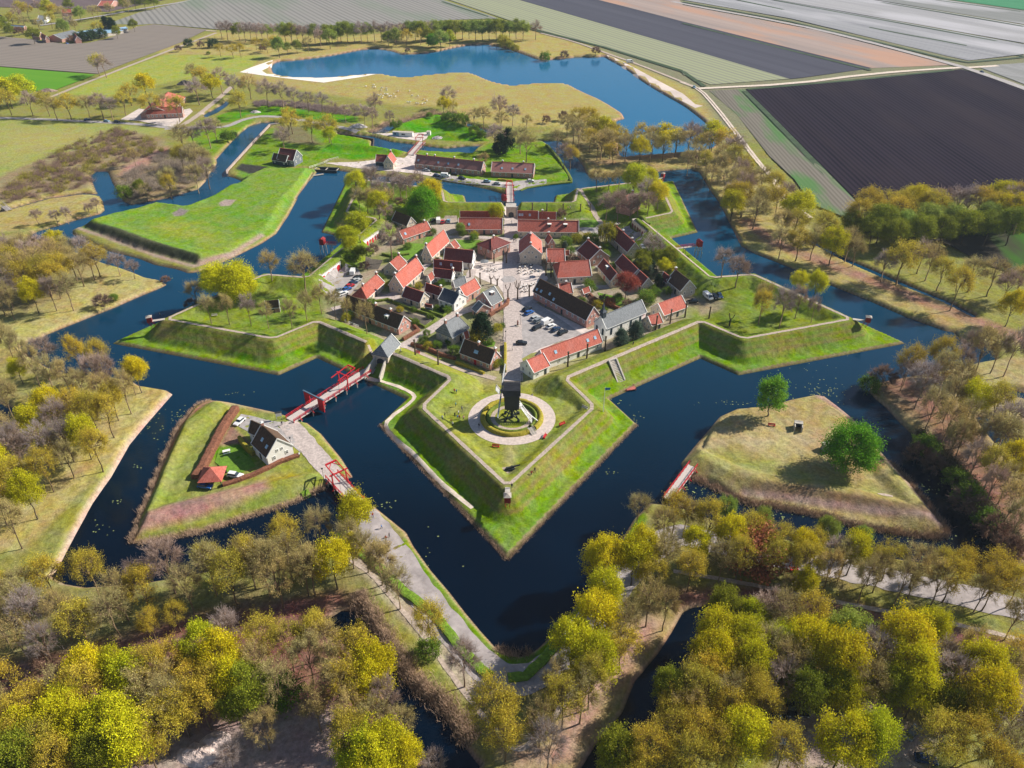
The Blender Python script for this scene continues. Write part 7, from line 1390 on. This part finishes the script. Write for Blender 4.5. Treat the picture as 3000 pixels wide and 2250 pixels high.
# hexagon in the square, stone trough
sheet('square_inlay', [(P('B', 1085, 705, TOWN)[0]+3.4*math.cos(k*math.pi/3), P('B', 1085, 705, TOWN)[1]+3.4*math.sin(k*math.pi/3)) for k in range(6)], TOWN+0.15, M_ASPH)
q = PG('B', 1143, 1005); r = empty('well_pump', q); tag(r, 'small brown pump on a stone base beside the car park', 'pump'); m = MB(); m.tube([(0, 0, 0), (0, 0, .35)], [1.0, 1.0], 10); m.build('base', M_CONC, r); m = MB(); m.box(-.3, .3, -.3, .3, .3, 2.0); m.tube([(0, 0, 2.0), (0, 0, 2.5)], [.34, .05], 6); m.build('pump_case', M_BRK, r)
# railings beside the square
for i, (a, b) in enumerate((((985, 975), (1040, 1010)), ((1060, 960), (1062, 1015)), ((960, 1050), (1065, 1100)), ((920, 1085), (1060, 1120)), ((975, 940), (1060, 900)))):
    A_ = PG('B', *a); B_ = PG('B', *b); m = MB(); n_ = 6
    for h_ in (.55, 1.05): m.bar((*A_[:2], A_[2]+h_), (*B_[:2], B_[2]+h_), .08)
    for k in range(n_): t = k/(n_-1); m.bar((A_[0]+(B_[0]-A_[0])*t, A_[1]+(B_[1]-A_[1])*t, A_[2]), (A_[0]+(B_[0]-A_[0])*t, A_[1]+(B_[1]-A_[1])*t, A_[2]+1.1), .1)
    o = m.build('railing', M_DARKG); tag(o, 'dark post and rail fence, %s in the yard left of main street' % ordn(i+1), 'fence', 'railings')
# concrete stair on the right front face
A_ = P('E', 1760, 130, 6.4); B_ = P('E', 1815, 262, 1.2); rot = math.atan2(B_[1]-A_[1], B_[0]-A_[0]); L = math.hypot(B_[0]-A_[0], B_[1]-A_[1]); r = empty('rampart_stair', (A_[0], A_[1], 0), rot); tag(r, 'pale concrete stair sunk into the front right rampart face', 'stairs')
for s in (-1.5, 1.5): m = MB(); m.add([(0, s-.25, 3), (L, s-.25, 0.2), (L, s-.25, 1.6), (0, s-.25, 7.2), (0, s+.25, 3), (L, s+.25, 0.2), (L, s+.25, 1.6), (0, s+.25, 7.2)], [(0, 1, 2, 3), (7, 6, 5, 4), (0, 4, 5, 1), (3, 2, 6, 7), (1, 5, 6, 2), (0, 3, 7, 4)]); m.build('side_wall', M_CONC, r)
m = MB(); n_ = 14
for k in range(n_): m.box(L*k/n_, L*(k+1)/n_, -1.25, 1.25, 0.1, 6.6-5.4*(k+.5)/n_)
m.build('steps', M_CONC, r); m = MB(); m.box(-.5, 0, -1.75, 1.75, 3, 7.2); m.build('end_wall', M_CONC, r)
# red raft in the moat corner, plank landing stages
q = P('E', 1870, 305, 0.3); r = empty('landing_stage', (q[0], q[1], 0.35), 0.2); tag(r, 'small red wooden landing stage in the front right moat corner', 'jetty'); m = MB(); m.box(-1.9, 1.9, -1.2, 1.2, 0, .18); m.build('deck', MATS['faded red paint'], r)
for s in (-1.7, 1.7):
    for t in (-1.1, 1.1): m = MB(); m.box(s-.1, s+.1, t-.1, t+.1, -1.5, .8); m.build('post', MATS['faded red paint'], r)
q = P('U', 1690, 1160, .3); o = MB().box(-3.2, 3.2, -.8, .8, 0, .2).build('landing_stage', M_WOOD, None, (q[0], q[1], .2), (0, 0, .45)); tag(o, 'grey floating plank stage near the lock', 'jetty')
# lock at the green ravelin corner
q = P('U', 1800, 1090, 1.0); r = empty('lock', (q[0], q[1], 0), -0.15); tag(r, 'dark timber lock basin between the green island and the quay', 'lock')
for s in (-2.4, 2.4): m = MB(); m.box(-7, 7, s-.3, s+.3, -.8, 1.5); m.build('lock_wall', M_DOOR, r)
for x in (-6.5, 0, 6.5): m = MB(); m.box(x-.25, x+.25, -2.2, 2.2, 1.1, 1.4); m.build('beam', M_WOOD, r)
def fence(label, c, s, h, z, m_=M_WHITE, cat='fence', rails=2, group='fences'):
    pts = T(c, s, z); r = None; m = MB(); pm = MB(); k0 = 0; r = empty('fence', (0, 0, 0)); tag(r, label, cat, group)
    for a, b in zip(pts[:-1], pts[1:]):
        L = math.hypot(b[0]-a[0], b[1]-a[1]); n = max(1, int(L/2.5))
        for j in range(rails): m.bar((*a, gz(*a)+h*(j+1)/rails-.1), (*b, gz(*b)+h*(j+1)/rails-.1), .1)
        for i in range(n+1): t = i/n; x = a[0]+(b[0]-a[0])*t; y = a[1]+(b[1]-a[1])*t; g = gz(x, y); pm.bar((x, y, g-.2), (x, y, g+h), .14)
    m.build('rails', m_, r); pm.build('posts', m_, r)
fence('white rail fence beside the green boarded house', 'U', '1580,1095 1690,1030 1760,1010 1830,970 1950,940', 1.2, 1.6)
fence('white garden fence behind the long brown roofed house', 'B', '0,965 60,990 110,1010', 1.0, 2.0)
fence('wooden railing on the north outwork road', 'U', '1960,460 2212,540', 1.1, 1.6, M_WOOD)
# quay wall along the canal basin
wp = T('U', '1190,515 1065,530 850,755 510,1130 520,1175', 0.5); m = MB()
for a, b in zip(wp[:-1], wp[1:]): m.bar((*a, 0.6), (*b, 0.6), 0.9, 2.6)
o = m.build('quay_wall', mat('weathered quay stone', (0.42, 0.34, 0.30), 0.9, 0.3, .7)); tag(o, 'pale stone quay wall along the inner left moat arm', 'wall', 'quay walls')
wp = T('O', '330,352 460,362 720,410 712,490 680,500', 0.5); m = MB()
for a, b in zip(wp[:-1], wp[1:]): m.bar((*a, 0.5), (*b, 0.5), 0.5, 2.0)
o = m.build('quay_wall', mat('dark sheet piling', (0.10, 0.075, 0.065), 0.8, 0.3, .7)); tag(o, 'dark sheet pile wall along the canal', 'wall', 'quay walls')
# building site on the north ravelin
for lb, x, y, L_, W_, H_c, m_ in (('blue site container on the north ravelin', 970, 358, 5, 2.4, 2.5, RF['blue']), ('white site cabin on the north ravelin', 1070, 365, 9, 2.6, 2.6, M_WHITE), ('small white container by the footbridge', 1315, 352, 2.4, 2.4, 2.4, M_WHITE)):
    q = PG('O', x, y); r = empty('site_cabin', q, -0.12); tag(r, lb, 'container', 'site cabins'); m = MB(); m.box(-L_/2, L_/2, -W_/2, W_/2, 0, H_c); m.build('shell', m_, r); m = MB(); m.box(-L_/2-.1, L_/2+.1, -W_/2-.1, W_/2+.1, H_c, H_c+.12); m.build('roof', M_CONC, r); m = MB(); m.box(-L_*.3, -L_*.05, -W_/2-.04, -W_/2, 1.0, 1.9); m.build('window', M_GLASS, r)
M_HEAP = mat('rubble', (0.50, 0.46, 0.44), 0.95, 0.5, 1.0, bump=1.0)
def heap(label, c, x, y, r_, h, m_=M_HEAP, asp=.6):
    q = PG(c, x, y); V = [(0, 0, h)]; F = []; n = 16; K = 6
    for j in range(1, K+1):
        for i in range(n):
            a = 2*math.pi*i/n; rr_ = r_*j/K*(1+.25*mnoise.noise((q[0]+math.cos(a)*2, q[1]+math.sin(a)*2, 1))); V.append((rr_*math.cos(a), rr_*asp*math.sin(a), h*(1-(j/K)**1.3)+.35*h*mnoise.noise((i*.9, j*1.3+q[0], 2))*(1 if j < K else 0)-.1*(j == K)))
    F = [(0, 1+i, 1+(i+1) % n) for i in range(n)]+[(1+(j-1)*n+i, 1+j*n+i, 1+j*n+(i+1) % n, 1+(j-1)*n+(i+1) % n) for j in range(1, K) for i in range(n)]
    me = bpy.data.meshes.new('rubble_heap'); me.from_pydata(V, [], F); me.update(); o = link('rubble_heap', me, m_, None, q); tag(o, label, 'heap', 'heaps'); return o
heap('white rubble heap at the canal bend', 'O', 550, 265, 6, 2.2); heap('grey rubble heap beside the canal bend', 'O', 840, 320, 5, 1.6); heap('grey rubble on the north ravelin grass', 'O', 1410, 385, 4, 1.4)
heap('pale sand heap with hollow in the bottom left wood', 'J', 1290, 1350, 4.6, 1.5, mat('pale sand heap', (0.62, 0.5, 0.46), .95, .3, 1.2, bump=.8)); heap('larger rough pale sand heap in the bottom left wood', 'J', 1400, 1270, 4.2, 1.3, MATS['pale sand heap']); heap('dark heap in the far farm field', 'G', 1200, 545, 7, 3, mat('dark earth', (.1, .09, .085), .95, .4, .6)); heap('brown heap beside the bright green field', 'G', 310, 590, 7, 2, mat('brown earth', (.28, .2, .16), .95, .4, .6)); heap('small grey heap by the canal road', 'U', 878, 350, 4, 1.5)
# island bunkers
for lb, x, y, a in (('dark bunker doorway in the island bank, left one', 745, 570, -.25), ('dark bunker doorway near the round green tree', 940, 705, .5)):
    q = PG('F', x, y); r = empty('bunker_entrance', q, a); tag(r, lb, 'bunker', 'bunkers'); m = MB(); [m.box(s-.15, s+.15, -1.4, 1.6, -.5, 1.9) for s in (-1.1, 1.1)]; m.box(-1.25, 1.25, 1.3, 1.6, -.5, 2.2); m.build('side_walls', M_CONC, r); m = MB(); m.box(-.95, .95, 1.15, 1.25, -.5, 1.8); m.build('doorway', M_DOOR, r); m = MB(); m.box(-1.3, 1.3, .2, 1.8, 1.9, 2.1); m.build('lintel', M_CONC, r)
patch('gravel_patch', T('F', '1262,965 1300,960 1360,975 1375,995 1330,998 1280,985', 3.5), M_GRAVEL, .1, 1, 1.5)
# information panels, weathered timber dolphin, wreck timbers
q = PG('X', 1085, 265); r = empty('information_board', q, .3); tag(r, 'white information board at the long bridge foot', 'sign'); m = MB(); [m.bar((s, 0, 0), (s, 0, 2.6), .14) for s in (-.8, .8)]; m.build('posts', M_WHITE, r); m = MB(); m.box(-.9, .9, -.05, .05, 1.1, 2.4); m.build('panel', M_WHITE, r); m = MB(); m.box(-1.1, 1.1, -.4, .4, 2.6, 2.75); m.build('roof', M_DARKG, r)
# grazing sheep
sm = MB(); sm.tube([(-.55, 0, .62), (-.4, 0, .66), (0, 0, .68), (.35, 0, .68), (.5, 0, .66)], [.12, .27, .31, .27, .12], 8); sm.tube([(.42, 0, .72), (.68, 0, .80), (.9, 0, .68)], [.13, .12, .06], 6)
for x in (-.35, .32):
    for y in (-.15, .15): sm.tube([(x, y, .5), (x, y, 0)], [.06, .04], 5)
for y in (-.1, .1): sm.tube([(.66, y, .86), (.6, y*1.9, .88)], [.03, .02], 4)
SM = sm.mesh('sheep', True); SM.materials.append(mat('fleece', (.72, .68, .6), .95, .15, 3))
pts = [(160, 565), (210, 555), (205, 570), (220, 571), (265, 575), (258, 590), (292, 578), (295, 590), (368, 597), (443, 595), (280, 615), (292, 616), (300, 618), (258, 618), (248, 625), (318, 628), (325, 628), (340, 615), (352, 632), (270, 628), (460, 625), (498, 627), (430, 668), (445, 668), (485, 675), (498, 677), (540, 675), (536, 650), (555, 658), (525, 678), (310, 630), (235, 620), (265, 640)]
for i, (x, y) in enumerate(sorted(pts)):
    q = PG('H', x, y); o = bpy.data.objects.new('sheep', SM); C.objects.link(o); o.location = q; o.rotation_euler = (0, 0, rnd.uniform(0, 6.28)); o.scale = (1.3, 1.3, 1.3); tag(o, 'white sheep grazing on the lake meadow, %s from the left' % ordn(i+1), 'sheep', 'sheep on the lake meadow')
# garden beds in the village
M_SOIL = mat('garden soil', (.10, .085, .07), .95, .35, 1.5); M_LAWN = mat('lawn', (.13, .25, .02), .95, .3, 1.0, bump=.5)
for s, m_, nm in (('240,870 330,865 440,925 590,965 540,1005 430,950 280,905', M_SOIL, 'vegetable_bed'), ('365,535 430,470 540,475 500,545 430,580', M_LAWN, 'lawn'), ('550,430 600,425 580,470 530,470', M_LAWN, 'lawn'), ('740,450 900,450 880,500 800,510', M_LAWN, 'lawn'), ('505,1120 640,1130 740,1140 720,1190 600,1190', M_SOIL, 'vegetable_bed'), ('160,570 270,580 240,640 150,640', M_SOIL, 'vegetable_bed'), ('900,1105 1000,1110 990,1140 940,1145', M_LAWN, 'lawn'),
                  ('930,1200 1040,1170 1050,1260 1020,1300 960,1290', M_GRAVEL, 'yard'), ('1660,790 1850,830 1800,890 1700,870', M_LAWN, 'lawn'), ('1540,320 1700,320 1640,370 1540,365', M_LAWN, 'lawn'), ('560,880 690,900 640,940 560,920', M_LAWN, 'lawn'), ('1700,480 1745,560 1720,590 1690,520', M_LAWN, 'lawn')):
    patch(nm, T('B', s, TOWN), m_, .10, 0, 3)
patch('lawn', T('X', '480,560 640,550 800,660 850,730 700,800 560,790 440,690', 1.7), M_LAWN, .1, 0, 3)
# dry leaves and grass tufts under the bottom woods

# ================================================================== haze: the air over the plain
hz = MB(); hz.box(-2700, 2700, -100, 4600, -4, 190); o = hz.build('haze', None); tag(o, 'thin pale blue haze over the whole plain', 'haze', kind='stuff')
hm = bpy.data.materials.new('haze'); hm.use_nodes = True; n_ = hm.node_tree; n_.nodes.remove(n_.nodes['Principled BSDF']); pv = n_.nodes.new('ShaderNodeVolumePrincipled')
pv.inputs['Color'].default_value = (0.70, 0.84, 1.0, 1); pv.inputs['Density'].default_value = 0.00007; pv.inputs['Anisotropy'].default_value = 0.2
n_.links.new(pv.outputs[0], n_.nodes['Material Output'].inputs['Volume']); o.data.materials.append(hm)
sc.cycles.volume_bounces = 0
